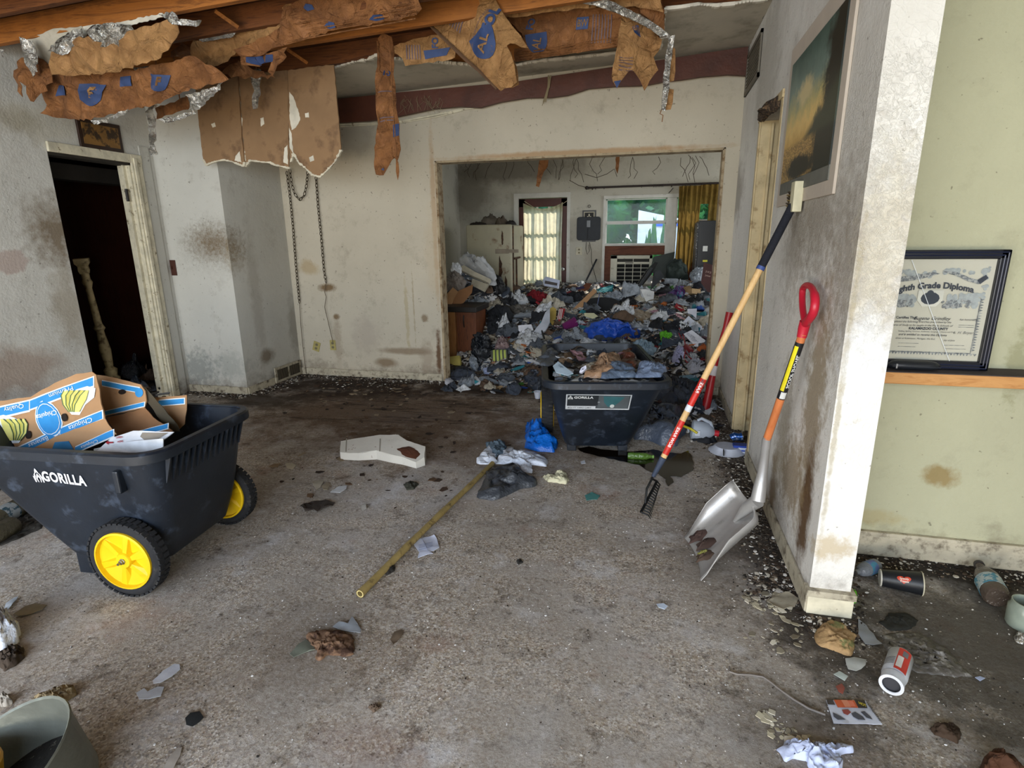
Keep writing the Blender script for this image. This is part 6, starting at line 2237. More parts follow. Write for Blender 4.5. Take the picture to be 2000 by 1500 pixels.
# ---- prototype meshes (unit size) for loose items
def cloth_proto(seed, h=.38, f=3.2, pts=9):
    rr = random.Random(seed)
    P = []
    for k in range(pts):
        a = 6.283 * k / pts
        r = rr.uniform(.55, 1.0)
        P.append((r * math.cos(a), r * math.sin(a) * rr.uniform(.6, .9)))
    V, Fc = blob(P, h, seed, 9, 30, .6, f, 2.0, -.1, .8)
    mb = MB()
    mb.add(V, Fc)
    return mb.me('loose_cloth', M_white, True)


def paper_proto(seed):
    rr = random.Random(seed)
    n = 7
    V, Fc = [], []
    for s in (0, .02):
        for j in range(n + 1):
            for i in range(n + 1):
                x, y = i / n * 2 - 1, (j / n * 2 - 1) * .72
                z = .28 * noise.noise(Vector((x * 1.4, y * 1.4, seed))) + .12 * (1 - 2 * abs(noise.noise(Vector((x * 2.5, y * 2.5, seed + 9)))))
                V.append((x, y, z + s))
    m_ = (n + 1) ** 2
    for j in range(n):
        for i in range(n):
            a = j * (n + 1) + i
            Fc.append((a + m_, a + 1 + m_, a + n + 2 + m_, a + n + 1 + m_))
            Fc.append((a, a + n + 1, a + n + 2, a + 1))
    mb = MB()
    mb.add(V, Fc)
    return mb.me('loose_paper', M_white, False)


def box_proto():
    mb = MB()
    mb.box((-1, -.62, -.3), (1, .62, .3))
    mb.add([Vector(v) for v in ((-1, -.62, .3), (1, -.62, .3), (1, -.95, .62), (-1, -.95, .62), (-1, -.62, .26), (1, -.62, .26), (1, -.98, .6), (-1, -.98, .6))], [(0, 1, 2, 3), (7, 6, 5, 4), (0, 4, 5, 1), (2, 6, 7, 3)])
    return mb.me('loose_box', M_white)


def bottle_proto():
    return MB().lathe([(0, -1), (.28, -1), (.33, -.95), (.33, -.5), (.31, -.45), (.33, -.4), (.33, .25), (.28, .5), (.13, .72), (.12, .85), (.15, .86), (.15, 1), (0, 1)], 14, Matrix.Rotation(R(90), 4, 'Y')).me('loose_bottle', M_white, True)


def can_proto():
    return MB().lathe([(0, -.9), (.42, -.9), (.5, -.82), (.5, .78), (.42, .9), (.36, .86), (0, .86)], 16, Matrix.Rotation(R(90), 4, 'Y')).me('loose_can', M_white, True)


def cup_proto():
    return MB().lathe([(0, -.8), (.42, -.8), (.62, .8), (.66, .8), (.66, .86), (.6, .86), (.42, -.7), (0, -.7)], 18, Matrix.Rotation(R(90), 4, 'Y')).me('loose_cup', M_white, True)


def book_proto():
    return MB().box((-1, -.7, -.16), (1, -.66, .16)).box((-1, -.7, .12), (1, .7, .16)).box((-1, -.7, -.16), (1, .7, -.12)).box((-.96, -.66, -.12), (.96, .66, .12)).me('loose_book', M_white)


PR = dict(cloth=[cloth_proto(k) for k in range(7)], bag=[cloth_proto(k + 20, .5, 4.5, 11) for k in range(6)], paper=[paper_proto(k) for k in range(5)],
          box=[box_proto()], bottle=[bottle_proto()], can=[can_proto()], cup=[cup_proto()], book=[book_proto()])


def plastic(name, col, rough=.3):
    return M(name, col, rough, var=.2, scale=9, bump=.7, bscale=16, bd=.03, spec=.5)


MCOL = {}


def PM(col, shiny):
    k = (col, shiny)
    if k not in MCOL:
        MCOL[k] = plastic('film_' + col.strip('#'), col, .32) if shiny else M('soft_' + col.strip('#'), col, .85, var=.3, scale=7, bump=.5, bscale=14, bd=.02)
    return MCOL[k]


NAMES = {'cloth': ('crumpled_cloth', 'cloth'), 'bag': ('plastic_bag', 'plastic bag'), 'paper': ('loose_paper', 'paper'), 'box': ('small_box', 'box'), 'bottle': ('plastic_bottle', 'bottle'),
         'can': ('drink_can', 'can'), 'cup': ('paper_cup', 'cup'), 'book': ('paperback_book', 'book')}


def item(kind, p, s, col, label, shiny=False, rot=None, name=None, cat=None, group=None, v=None, seed=None, sz=1.0):
    rr = random.Random(seed if seed is not None else rnd.randint(0, 10 ** 6))
    me = rr.choice(PR[kind]) if v is None else PR[kind][v]
    o = bpy.data.objects.new(name or NAMES[kind][0], me)
    COL.objects.link(o)
    o.location = p
    o.rotation_euler = rot if rot is not None else (rr.uniform(-.4, .4), rr.uniform(-.4, .4), rr.uniform(0, 6.28))
    o.scale = (s, s, s * sz)
    o.material_slots[0].link = 'OBJECT'
    o.material_slots[0].material = PM(col, shiny) if isinstance(col, str) else col
    tag(o, label, cat or NAMES[kind][1], group)
    return o


CN = {'#50565e': 'slate grey', '#8d949c': 'light grey', '#1b1d22': 'black', '#d5d8dc': 'white', '#2d4f9a': 'blue', '#2f7f8a': 'teal', '#5e3a72': 'purple', '#5c4838': 'brown', '#a08560': 'tan', '#8c2228': 'dark red',
      '#bcb4a2': 'cream', '#39404c': 'dark blue grey', '#c46a2a': 'orange', '#4d8a34': 'green', '#b98f96': 'dusty pink'}
PAL = {'cloth': ['#50565e', '#1b1d22', '#5c4838', '#39404c', '#50565e', '#bcb4a2', '#8d949c', '#1b1d22', '#39404c'],
       'bag': ['#8d949c', '#50565e', '#d5d8dc', '#8d949c', '#1b1d22', '#39404c', '#d5d8dc', '#bcb4a2', '#8d949c'],
       'paper': ['#d5d8dc', '#d5d8dc', '#bcb4a2', '#8d949c', '#a08560', '#2f7f8a', '#b98f96'],
       'box': ['#a08560', '#d5d8dc', '#5c4838', '#2f7f8a', '#bcb4a2', '#c46a2a'],
       'bottle': ['#8d949c', '#d5d8dc', '#39404c', '#2f7f8a'], 'can': ['#8d949c', '#2d4f9a', '#8c2228', '#c46a2a', '#4d8a34'], 'cup': ['#d5d8dc', '#bcb4a2', '#8c2228'], 'book': ['#2d4f9a', '#8c2228', '#bcb4a2', '#2f7f8a']}


LM = [(1190, 650, 'blue tarpaulin'), (1050, 582, 'red cloth'), (1320, 580, 'purple bag'), (1300, 658, 'lime green bag'), (1200, 580, 'pale clear bag'), (978, 625, 'black jacket'), (940, 685, 'torn black bag'), (1015, 612, 'grey blanket'),
      (1310, 612, 'slate plastic film'), (1255, 622, 'tan film'), (980, 670, 'pinkish bag'), (1322, 528, 'dark green tarp'), (1365, 566, 'black cap'), (900, 640, 'wooden cabinet'), (1324, 696, 'lilac bag'), (1260, 678, 'pale blue torn bag'),
      (1176, 600, 'black cushion'), (1358, 662, 'handwritten note'), (1350, 634, 'printed letter'), (1136, 590, 'cardboard plank'), (978, 696, 'striped box'), (1027, 641, 'white foam tray'), (1081, 618, 'yellow pad'), (1112, 642, 'magenta tumbler'),
      (1075, 552, 'window carton'), (1258, 540, 'broken screen'), (1312, 718, 'black cord coil'), (1080, 690, 'far cart back rim'), (890, 708, 'yellow towels'), (1000, 560, 'refrigerator foot'), (1150, 555, 'black stick'), (1282, 564, 'green strip')]
USED = set()


def uniq(adj, noun, px, py):
    c = sorted(LM, key=lambda l: (l[0] - px) ** 2 + (l[1] - py) ** 2)
    for sz in ('', 'wrinkled ', 'flattened ', 'twisted ', 'bunched '):
        for l in c[:4]:
            dx, dy = px - l[0], py - l[1]
            rel = (('right of' if dx > 0 else 'left of') if abs(dx) > 1.3 * abs(dy) else ('just in front of' if dy > 0 else 'just behind') if abs(dy) > 1.3 * abs(dx) else ('in front and right of' if dx > 0 else 'in front and left of') if dy > 0 else ('behind and right of' if dx > 0 else 'behind and left of'))
            s = '%s%s %s %s the %s' % (sz, adj, noun, rel, l[2])
            if s not in USED:
                USED.add(s)
                return s
    return s


rr = random.Random(44)
cnt = 0
while cnt < 430:
    px, py = rr.uniform(868, 1402), rr.uniform(545, 775)
    p = PP(px, py)
    if p is None or (p.y < YB + .2 and (p.x < -1.95 or p.x > .45)):
        continue
    if p.x < -1.85 and p.y < 6.6:
        continue
    if any((px - l[0]) ** 2 + ((py - l[1]) * 1.4) ** 2 < 17 ** 2 for l in LM[:13] + LM[14:27]):
        continue
    cnt += 1
    kind = rr.choices(['cloth', 'bag', 'paper', 'box', 'bottle', 'can', 'cup', 'book'], [20, 30, 27, 6, 7, 4, 4, 2])[0]
    col = rr.choice(PAL[kind])
    s = {'cloth': rr.uniform(.10, .24), 'bag': rr.uniform(.09, .21), 'paper': rr.uniform(.05, .13), 'box': rr.uniform(.05, .11), 'bottle': .10, 'can': .06, 'cup': .06, 'book': .09}[kind] * (.75 if p.y < 6 else 1)
    nm = {'cloth': 'crumpled cloth', 'bag': 'crumpled plastic bag', 'paper': 'loose sheet of paper', 'box': 'small torn box', 'bottle': 'plastic bottle', 'can': 'drink can', 'cup': 'paper cup', 'book': 'thin book'}[kind]
    z = p.z + s * .12
    o = item(kind, (p.x, p.y, z), s, col, uniq(CN[col], nm, px, py), kind in ('bag', 'bottle', 'can'), group='loose %s in the rubbish heap' % {'cloth': 'cloths', 'bag': 'plastic bags', 'paper': 'papers', 'box': 'boxes', 'bottle': 'bottles', 'can': 'cans', 'cup': 'cups', 'book': 'books'}[kind],
             rot=(rr.uniform(-.5, .3) + .35, rr.uniform(-.4, .4), rr.uniform(0, 6.28)), sz=rr.uniform(.6, 1.1))

# shredded debris over the lower front and right slope
def chips(name, label, cat, spots, n, smin, smax, cols, zf=None, seed=1, flat=.25, cup=0):
    rr = random.Random(seed)
    V, Fc, mi = [], [], []
    mats = [SM(c, .9, bump=0) for c in cols]
    tot = sum(s[4] for s in spots)
    for (x0, y0, x1, y1, w, wd) in [(a, b, c, d, e, f) for a, b, c, d, e, f in spots]:
        for k in range(int(n * w / tot)):
            q = rr.random()
            g = rr.gauss(0, 1) * wd
            dx, dy = x1 - x0, y1 - y0
            L = math.hypot(dx, dy) or 1
            x, y = x0 + dx * q - dy / L * g, y0 + dy * q + dx / L * g
            if name != 'shredded_scraps' and (x > XR - .01 and x < XR2 + .01 and y > YE - .03 and y < 3.62):
                continue
            s = smin + (smax - smin) * rr.random() ** 2.5
            z = (zf(x, y) if zf else 0) + .0
            m = rr.choice((4, 5, 5, 6))
            a0 = rr.uniform(0, 6.28)
            el = rr.uniform(.4, 1)
            th = max(.0012, s * flat * rr.uniform(.3, 1))
            tx, ty = rr.uniform(-.5, .5) * (.4 if not cup else 1), rr.uniform(-.5, .5) * (.4 if not cup else 1)
            b0 = len(V)
            ps = []
            for i in range(m):
                a = 6.283 * i / m
                r = s * rr.uniform(.6, 1.1)
                u, v = r * math.cos(a), r * math.sin(a) * el
                ps.append((x + u * math.cos(a0) - v * math.sin(a0), y + u * math.sin(a0) + v * math.cos(a0), u * tx + v * ty))
            mz = min(p[2] for p in ps)
            V += [(p[0], p[1], z + p[2] - mz) for p in ps] + [(p[0], p[1], z + p[2] - mz + th) for p in ps]
            Fc.append(tuple(b0 + m + i for i in range(m)))
            mi.append(0)
            for i in range(m):
                Fc.append((b0 + i, b0 + (i + 1) % m, b0 + m + (i + 1) % m, b0 + m + i))
                mi.append(0)
            c = rr.randrange(len(mats))
            for i in range(m + 1):
                mi[-1 - i] = c
    me = mesh(name, V, Fc, None, False, mats, mi)
    o = link(name, me)
    return tag(o, label, cat, kind='stuff')


def phz(x, y):
    return PH(x, y)


chips('shredded_scraps', 'small shredded scraps of paper and plastic over the lower slope of the heap', 'scraps',
      [(-1.6, 5.6, -.9, 5.9, 2.2, .25), (-.3, 6.3, .5, 6.6, 3, .45), (-.9, 7.2, .6, 7.6, 3, .5), (-1.6, 6.6, -.6, 7.0, 1.5, .4), (.1, 5.4, .5, 5.9, 2.2, .25), (-2.6, 6.9, -2.2, 7.2, 1, .3)], 2400, .010, .05,
      ['#d6d3cd', '#b8b0a2', '#8b8276', '#4a4038', '#c9ccd2', '#2b2b2e', '#a8836a', '#dcdcdc'], lambda x, y: phz(x, y) + .015, 5, .15, 1)


# ---- recognisable items in the heap
def hp(px, py, dz=0.0):
    p = PP(px, py)
    if p is None:
        p = AX(px, py, 1, 8.3)
    return p + Vector((0, 0, dz))


def draped(name, label, cat, poly, h, mat, seed, y=None, amp=.35, f=6, fold=.7, sy=.6, grp=None):
    """soft heap whose outline follows the photographed one, built on the slope of the heap"""
    c0 = (sum(p[0] for p in poly) / len(poly), sum(p[1] for p in poly) / len(poly))
    c = hp(*c0) if y is None else AX(c0[0], c0[1], 1, y)
    if y is None:
        c = c + (EYE - c).normalized() * .10
    S = Surf(c, (0, -1, 1.1))
    P = [S.hit(*p) for p in poly]
    V, Fc = blob([(p.x, p.y) for p in P], h, seed, 16, 60, amp, f, 2.2, -.02, fold)
    mb = MB()
    mb.add([S.o + S.u * v[0] + S.v * v[1] + S.n * v[2] - c for v in V], Fc)
    o = mb.build(name, mat, None, True, auto=False)
    o.location = c
    return tag(o, label, cat, grp)


draped('blue_tarpaulin', 'crumpled royal blue tarpaulin in the middle of the heap', 'tarpaulin', [(1137, 650), (1142, 640), (1160, 634), (1185, 628), (1210, 632), (1232, 640), (1248, 650), (1252, 664), (1246, 668), (1230, 660), (1215, 662), (1205, 671), (1180, 672), (1155, 671), (1140, 664)], .20, plastic('blue_tarp_film', '#1d4cae', .3), 3, fold=.5, f=4)
draped('red_cloth', 'dark red bundled cloth in front of the curtained door', 'cloth', [(1026, 578), (1036, 571), (1056, 571), (1072, 576), (1075, 588), (1066, 595), (1045, 592), (1028, 592)], .10, PM('#7a1620', False), 5)
draped('purple_bag', 'shiny purple and teal bag high at the right of the heap', 'plastic bag', [(1320, 558), (1338, 560), (1340, 575), (1330, 585), (1326, 605), (1314, 602), (1298, 592), (1302, 575), (1310, 568)], .08, M('purple_film', '#55346c', .3, col2='#2f7f8a', c2=(.55, .6), scale=14, bump=.6, bscale=18, bd=.03), 8)
draped('green_bag', 'bright lime green plastic bag on the right slope of the heap', 'plastic bag', [(1288, 648), (1300, 645), (1315, 652), (1312, 662), (1303, 671), (1292, 667)], .05, plastic('lime_film', '#5fae1c', .4), 9)
draped('grey_clear_bag', 'large pale grey clear plastic bag above the black cushion', 'plastic bag', [(1172, 585), (1186, 572), (1205, 571), (1222, 578), (1226, 588), (1214, 592), (1195, 588)], .08, PM('#8d949c', True), 12)
draped('black_jacket', 'black jacket with folded sleeve left of centre in the heap', 'jacket', [(952, 610), (968, 600), (990, 602), (1003, 612), (1000, 625), (985, 630), (975, 645), (960, 658), (950, 656), (953, 635)], .12, PM('#1b1d22', False), 14, f=5)
draped('black_rubbish_bag', 'torn black rubbish bag hanging down beside the wooden cabinet', 'plastic bag', [(926, 655), (940, 648), (955, 660), (958, 690), (950, 712), (935, 716), (925, 700), (921, 675)], .12, plastic('black_film', '#1c2026', .35), 15)
draped('grey_blanket', 'grey brown blanket lying left of centre in the heap', 'blanket', [(975, 600), (1010, 596), (1045, 600), (1058, 615), (1052, 626), (1025, 628), (1000, 624), (980, 612)], .10, PM('#5c5852', False), 17)
draped('dark_plastic_sheet', 'slate grey torn plastic film crossing the right slope', 'plastic film', [(1285, 592), (1300, 597), (1320, 608), (1335, 622), (1330, 636), (1315, 632), (1300, 618), (1288, 606)], .05, PM('#39404c', True), 18)
draped('brown_film', 'translucent tan plastic film left of the lime bag', 'plastic film', [(1220, 605), (1245, 602), (1270, 612), (1290, 625), (1280, 640), (1255, 634), (1235, 625)], .05, PM('#8d7f6c', True), 19)
draped('pinkish_bag', 'pinkish crumpled bag low left in the heap', 'plastic bag', [(965, 680), (972, 662), (982, 655), (993, 668), (996, 682), (980, 684)], .07, PM('#7f6a68', True), 21)
draped('white_cloth_heap', 'white and pale blue clothes piled high at the left', 'cloth', [(898, 512), (912, 500), (930, 505), (948, 512), (965, 530), (968, 548), (950, 545), (925, 530), (905, 526)], .16, PM('#b0b2b4', False), 23, y=6.9)
draped('white_paper_wad', 'crumpled white paper wad at the upper left of the heap', 'paper', [(884, 520), (896, 514), (902, 522), (900, 535), (888, 538), (880, 530)], .08, PM('#d5d8dc', False), 24, y=6.6)
draped('grey_shirt', 'grey shirts stacked at the left edge of the heap', 'cloth', [(870, 545), (882, 535), (900, 540), (912, 548), (905, 562), (888, 568), (872, 565)], .12, PM('#7d756e', False), 26, y=6.5)
draped('black_hollow_bag', 'black drooping bag beside the refrigerator', 'plastic bag', [(960, 545), (972, 538), (985, 552), (989, 562), (980, 572), (968, 575), (958, 565)], .12, plastic('black_film2', '#101114', .5), 27, y=7.2)
draped('dark_green_tarp', 'dark green dome shaped folded tarp below the gold curtain', 'tarpaulin', [(1300, 540), (1302, 520), (1315, 511), (1330, 516), (1342, 530), (1344, 544), (1325, 546), (1308, 545)], .20, PM('#26302c', False), 28, y=8.0, fold=.2, amp=.15)
draped('round_hat', 'round black cap beside the red brown book at the right edge', 'cap', [(1351, 566), (1354, 555), (1364, 549), (1374, 552), (1378, 568), (1380, 580), (1370, 583), (1358, 578)], .10, PM('#1d2028', False), 29, y=7.4, fold=.2, amp=.12)
draped('grey_bag_right', 'grey plastic bag between the gold curtain and the red brown book', 'plastic bag', [(1346, 535), (1358, 527), (1372, 524), (1376, 538), (1366, 552), (1352, 552)], .10, PM('#8d949c', True), 30, y=7.9)
draped('small_grey_bag', 'small pale grey bag on the floor beside the wooden cabinet', 'plastic bag', [(916, 702), (922, 693), (930, 700), (934, 715), (932, 727), (925, 726), (918, 714)], .08, PM('#8d949c', True), 31, y=5.75)
draped('blue_white_wrapper', 'pale blue wrapper on the floor before the heap at left', 'wrapper', [(942, 720), (956, 714), (962, 722), (958, 731), (946, 730)], .04, PM('#a3acc8', True), 32, y=5.6)
draped('lilac_bag', 'pale lilac plastic bag low at the right of the heap', 'plastic bag', [(1314, 690), (1325, 676), (1334, 680), (1337, 700), (1332, 716), (1320, 712), (1312, 704)], .08, PM('#a6a6c4', True), 33)
draped('clear_bag_right', 'crumpled translucent bag right of the far cart', 'plastic bag', [(1340, 712), (1352, 702), (1372, 705), (1380, 718), (1366, 728), (1346, 728)], .08, PM('#a9aab4', True), 34)
draped('pale_blue_bag', 'pale blue torn bag above the right rim of the far cart', 'plastic bag', [(1235, 668), (1250, 662), (1275, 670), (1284, 684), (1275, 692), (1255, 688), (1240, 680)], .07, PM('#7f95a2', True), 36)

# black oval cushion with frame
cn = thing('black_cushion', 'black oval seat cushion with thin metal frame in the heap centre', 'cushion', hp(1176, 600))
S = Surf(hp(1176, 602, .12), (0, -1, .5))
P = [S.hit(1176 + 37 * math.cos(t * .314) * (1 if abs(math.cos(t * .314)) < .9 else 1), 599 + 15 * math.copysign(abs(math.sin(t * .314)) ** .7, math.sin(t * .314))) for t in range(20)]
MB().loft([[S.P(p.x * .93, p.y * .93 , -.04) for p in P], [S.P(p.x, p.y, 0) for p in P], [S.P(p.x, p.y, .04) for p in P], [S.P(p.x * .9, p.y * .9, .065) for p in P]]).build('pad', SM('#0d0e10', .6), cn, True, W=True)
MB().tube([S.P(*S.hit(x, y), .05) for x, y in ((1148, 588), (1141, 600), (1139, 628))], .012, 6).build('frame_tube', SM('#0d0e10', .4), cn, True, W=True)
MB().tube([S.P(*S.hit(x, y), .10) for x, y in ((1172, 580), (1168, 600), (1161, 622))], .006, 5).build('strap', SM('#5a6488', .6), cn, True, W=True)


def panel_item(name, label, cat, poly, mat, y=None, lift=.11, nrm=(0, -1, .8), th=.006, root='sheet', amp=.004):
    c0 = (sum(p[0] for p in poly) / len(poly), sum(p[1] for p in poly) / len(poly))
    c = hp(*c0, dz=lift) if y is None else AX(c0[0], c0[1], 1, y)
    if y is None:
        c = c + (EYE - c).normalized() * .16
    t = thing(name, label, cat, c)
    S = Surf(c, nrm, amp, 4, c0[0])
    sheet(root, S, poly, mat, t, .06, th, .0, 3, .06)
    return t, S


t, S = panel_item('handwritten_note', 'white handwritten paper note lying on the right slope', 'paper', [(1335, 653), (1351, 645), (1381, 668), (1362, 682)], SM('#d3d4dc', .8), nrm=(-.1, -1, .9))
for k, w in enumerate(('NO MORE', 'FOOD TODAY', 'CATS')):
    text_px(w, S, (1351 + 2 * k - 1, 656 + 5 * k), (3.4, 2.4), (1.2, -3.6), SM('#4a4e5e', .8), t, .0, .008)
t, S = panel_item('printed_letter', 'large white printed letter with teal corner above the handwritten note', 'paper', [(1331, 632), (1345, 617), (1352, 624), (1372, 638), (1366, 652), (1345, 644), (1338, 646)], SM('#c6cad6', .8))
decal('print', S, [(1340, 640), (1352, 638), (1354, 646), (1344, 645)], SM('#2f8292', .6), t, .008)
decal('print', S, [(1355, 636), (1368, 641), (1366, 650), (1357, 645)], SM('#2f6f86', .6), t, .008)
t, S = panel_item('small_white_card', 'small white card upright on the right slope', 'paper', [(1343, 604), (1361, 603), (1360, 622), (1352, 615), (1343, 612)], SM('#d0d2de', .8))
t, S = panel_item('white_leaflet', 'torn white leaflet with faint print below the black broken screen', 'paper', [(1251, 565), (1262, 566), (1278, 570), (1276, 592), (1262, 590), (1256, 578)], SM('#cfd0d0', .8))
text_px('Sale', S, (1267, 578), (5, 1), (1, -5), SM('#8f8f98', .8), t, 0, .008)
t, S = panel_item('cardboard_plank', 'long brown cardboard plank slanting down to the left of the cushion', 'cardboard', [(1107, 616), (1133, 590), (1147, 577), (1160, 564), (1166, 570), (1157, 578), (1138, 600), (1112, 615)], M_card, th=.01)
t, S = panel_item('brown_board', 'thin brown board above the slanting plank', 'cardboard', [(1128, 568), (1145, 553), (1156, 555), (1150, 565), (1138, 572)], M_ply, th=.01)
t, S = panel_item('orange_carton', 'orange brown open carton at the left edge of the heap', 'box', [(870, 578), (885, 562), (895, 570), (886, 585), (880, 600), (870, 600)], M_card, y=6.3, th=.01)
sheet('side', Surf(AX(905, 580, 1, 6.32), (.2, -1, .3), .01, 4, 3), [(886, 585), (896, 568), (924, 556), (922, 572), (905, 592), (880, 600)], M_cardd, t, .06, .008, 0, 3, .06)
t, S = panel_item('foam_block', 'long cream foam block slanting beside the refrigerator', 'foam block', [(898, 528), (908, 522), (930, 535), (960, 549), (956, 556), (930, 545), (905, 533)], SM('#b8b2a0', .8), y=6.75, th=.05, nrm=(0, -1, .7))
sheet('lower_block', Surf(AX(935, 560, 1, 6.70), (0, -1, .3), .004, 4, 3), [(925, 546), (956, 557), (947, 571), (922, 558)], SM('#a8a18e', .8), t, .06, .05, 0, 3, .06)
t, S = panel_item('brown_book_box', 'tall red brown box with pale lettering at the right edge', 'box', [(1376, 513), (1392, 518), (1391, 572), (1383, 570), (1370, 552)], SM('#4a1f1c', .6), y=7.0, th=.06, nrm=(-.2, -1, .1))
text_px('JUICE', S, (1385, 532), (4.5, 1.2), (1, -5), SM('#c9a9a0', .7), t, .0, .064)
text_px('Juicer', S, (1384, 539), (4.5, 1.2), (1, -5), SM('#c9a9a0', .7), t, .0, .064)
t, S = panel_item('window_box', 'pale blue carton with a dark window before the door curtain', 'box', [(1062, 548), (1068, 541), (1094, 548), (1091, 564), (1065, 559)], SM('#b5bcd0', .7), y=7.9, th=.06, nrm=(-.1, -1, .2))
decal('window_print', S, [(1067, 549), (1091, 554), (1090, 559), (1066, 555)], SM('#4a4442', .7), t, .064)
t, S = panel_item('green_board', 'pale green strip of packaging at the right top of the heap', 'box', [(1264, 561), (1301, 562), (1300, 570), (1265, 567)], SM('#5c9a6a', .6), y=8.0, th=.03)
t, S = panel_item('yellow_towel_stack', 'folded yellow towels at the foot of the wooden cabinet', 'towel', [(877, 700), (900, 697), (903, 717), (890, 716), (878, 710)], SM('#a39650', .9), y=5.72, th=.06, nrm=(0, -1, .5), amp=.01)
t, S = panel_item('striped_wrapper', 'yellow green striped box half buried low in the heap', 'box', [(960, 686), (975, 682), (992, 684), (994, 706), (978, 710), (962, 700)], SM('#33362e', .6), y=5.85, th=.05, nrm=(0, -1, .3), amp=.01)
for k in range(4):
    decal('stripe', S, [(965 + 7 * k, 685), (969 + 7 * k, 684), (970 + 7 * k, 706), (966 + 7 * k, 706)], SM('#9aa648', .6), t, .054)
t, S = panel_item('white_tray', 'white foam tray left of centre in the heap', 'tray', [(1012, 636), (1038, 634), (1042, 645), (1020, 652), (1013, 646)], SM('#d6d8e0', .6))
t, S = panel_item('yellow_pad', 'upright mustard yellow foam pad in the heap', 'pad', [(1074, 604), (1080, 600), (1087, 604), (1086, 622), (1080, 636), (1074, 628)], SM('#a38c44', .8), th=.03, nrm=(0, -1, .3))
t, S = panel_item('striped_shirt', 'red and white striped cloth left of the cardboard plank', 'cloth', [(1088, 620), (1094, 602), (1104, 603), (1100, 618), (1092, 628)], SM('#8c2228', .8), amp=.01)
for k in range(3):
    decal('stripe', S, [(1092 + 3 * k, 604), (1093.5 + 3 * k, 604), (1090 + 3 * k, 624), (1088.5 + 3 * k, 624)], SM('#cfc9c4', .8), t, .008)
t, S = panel_item('white_sock_stack', 'white folded cloth rolls beside the yellow pad', 'cloth', [(1042, 650), (1058, 632), (1066, 612), (1074, 604), (1074, 630), (1066, 648), (1050, 658)], SM('#a9adb6', .9), amp=.02, th=.03)
t, S = panel_item('cream_tray', 'pale yellow paper tray below the black cushion', 'tray', [(1141, 612), (1160, 612), (1168, 618), (1158, 623), (1142, 618)], SM('#c2bf9a', .8))
t, S = panel_item('broken_screen', 'black broken screen frame leaning against the air conditioner', 'screen', [(1233, 570), (1262, 528), (1277, 512), (1284, 513), (1272, 535), (1246, 568)], SM('#15171a', .3), y=7.7, th=.03, nrm=(.3, -1, .1))
for a, b, c, d in (((1240, 566), (1270, 522), (1274, 524), (1246, 566)), ((1270, 566), (1278, 530), (1288, 528), (1296, 540)), ):
    sheet('bar', Surf(AX(1265, 545, 1, 7.6), (.3, -1, .1)), [a, b, c, d], SM('#2c2f33', .25), t, .1, .03)
t, S = panel_item('green_lid', 'dark green flat lid leaning before the window beside the gold curtain', 'lid', [(1269, 530), (1276, 502), (1318, 492), (1312, 520), (1300, 545), (1290, 540)], SM('#2c332f', .6), y=8.45, th=.02, nrm=(.1, -1, .2))  # the flat lid, built as one thin panel
t, S = panel_item('maroon_card', 'navy leaflet at the heap top below the wall outlet', 'paper', [(1124, 562), (1140, 559), (1142, 563), (1126, 566)], SM('#2a2648', .6), y=8.0)

# cups, bottles, cans placed by eye
def bx(px, py, dy=0):
    return hp(px, py, .05)


item('cup', bx(1112, 642), .095, '#7a1866', 'magenta plastic tumbler lying left of the blue tarpaulin', True, (0.2, -.35, .45), name='tumbler', cat='cup')
for k, (x, y) in enumerate(((1315, 549), (1330, 552), (1345, 556))):
    item('bottle', AX(x, y, 1, 7.8), .11, '#8d949c', ['clear water bottle left of the purple bag top', 'clear water bottle above the purple bag', 'clear bottle with blue label beside the black cap'][k], True, (.1, 0, .2 * k))
item('bottle', hp(1347, 745, .03), .10, '#7fa4b8', 'clear bottle with blue label low at the right edge of the heap', True, (0, 0, .6))
item('can', hp(1296, 601, .04), .06, '#c46a2a', 'orange can among white wrappers on the right slope', True)
item('can', hp(1355, 605, .04), .06, '#2f7f8a', 'teal can beside the small white card', True)
item('can', hp(1344, 690, .04), .06, '#8c2228', 'red can near the orange wires at the right edge', True)
item('cloth', hp(1368, 611, .04), .09, '#2d4f9a', 'navy blue rag at the right edge of the heap', v=3)
item('cloth', hp(1376, 690, .04), .11, '#a5562a', 'rust orange rag at the right edge near the red cables', v=2)


def cable(name, label, pts, r, col, dz=.03, ab=None, cat='cable', group=None):
    P = [hp(x, y, dz) if ab is None else AX(x, y, 1, ab) for x, y in pts]
    sm = []
    for i in range(len(P) - 1):
        a, b, c, d = P[max(i - 1, 0)], P[i], P[i + 1], P[min(i + 2, len(P) - 1)]
        for q in (0, .25, .5, .75):
            sm.append(.5 * ((2 * b) + (c - a) * q + (2 * a - 5 * b + 4 * c - d) * q * q + (3 * b - a - 3 * c + d) * q ** 3))
    sm.append(P[-1])
    o = MB().tube(sm, r, 6).build(name, SM(col, .5, bump=0), None, True)
    return tag(o, label, cat, group)


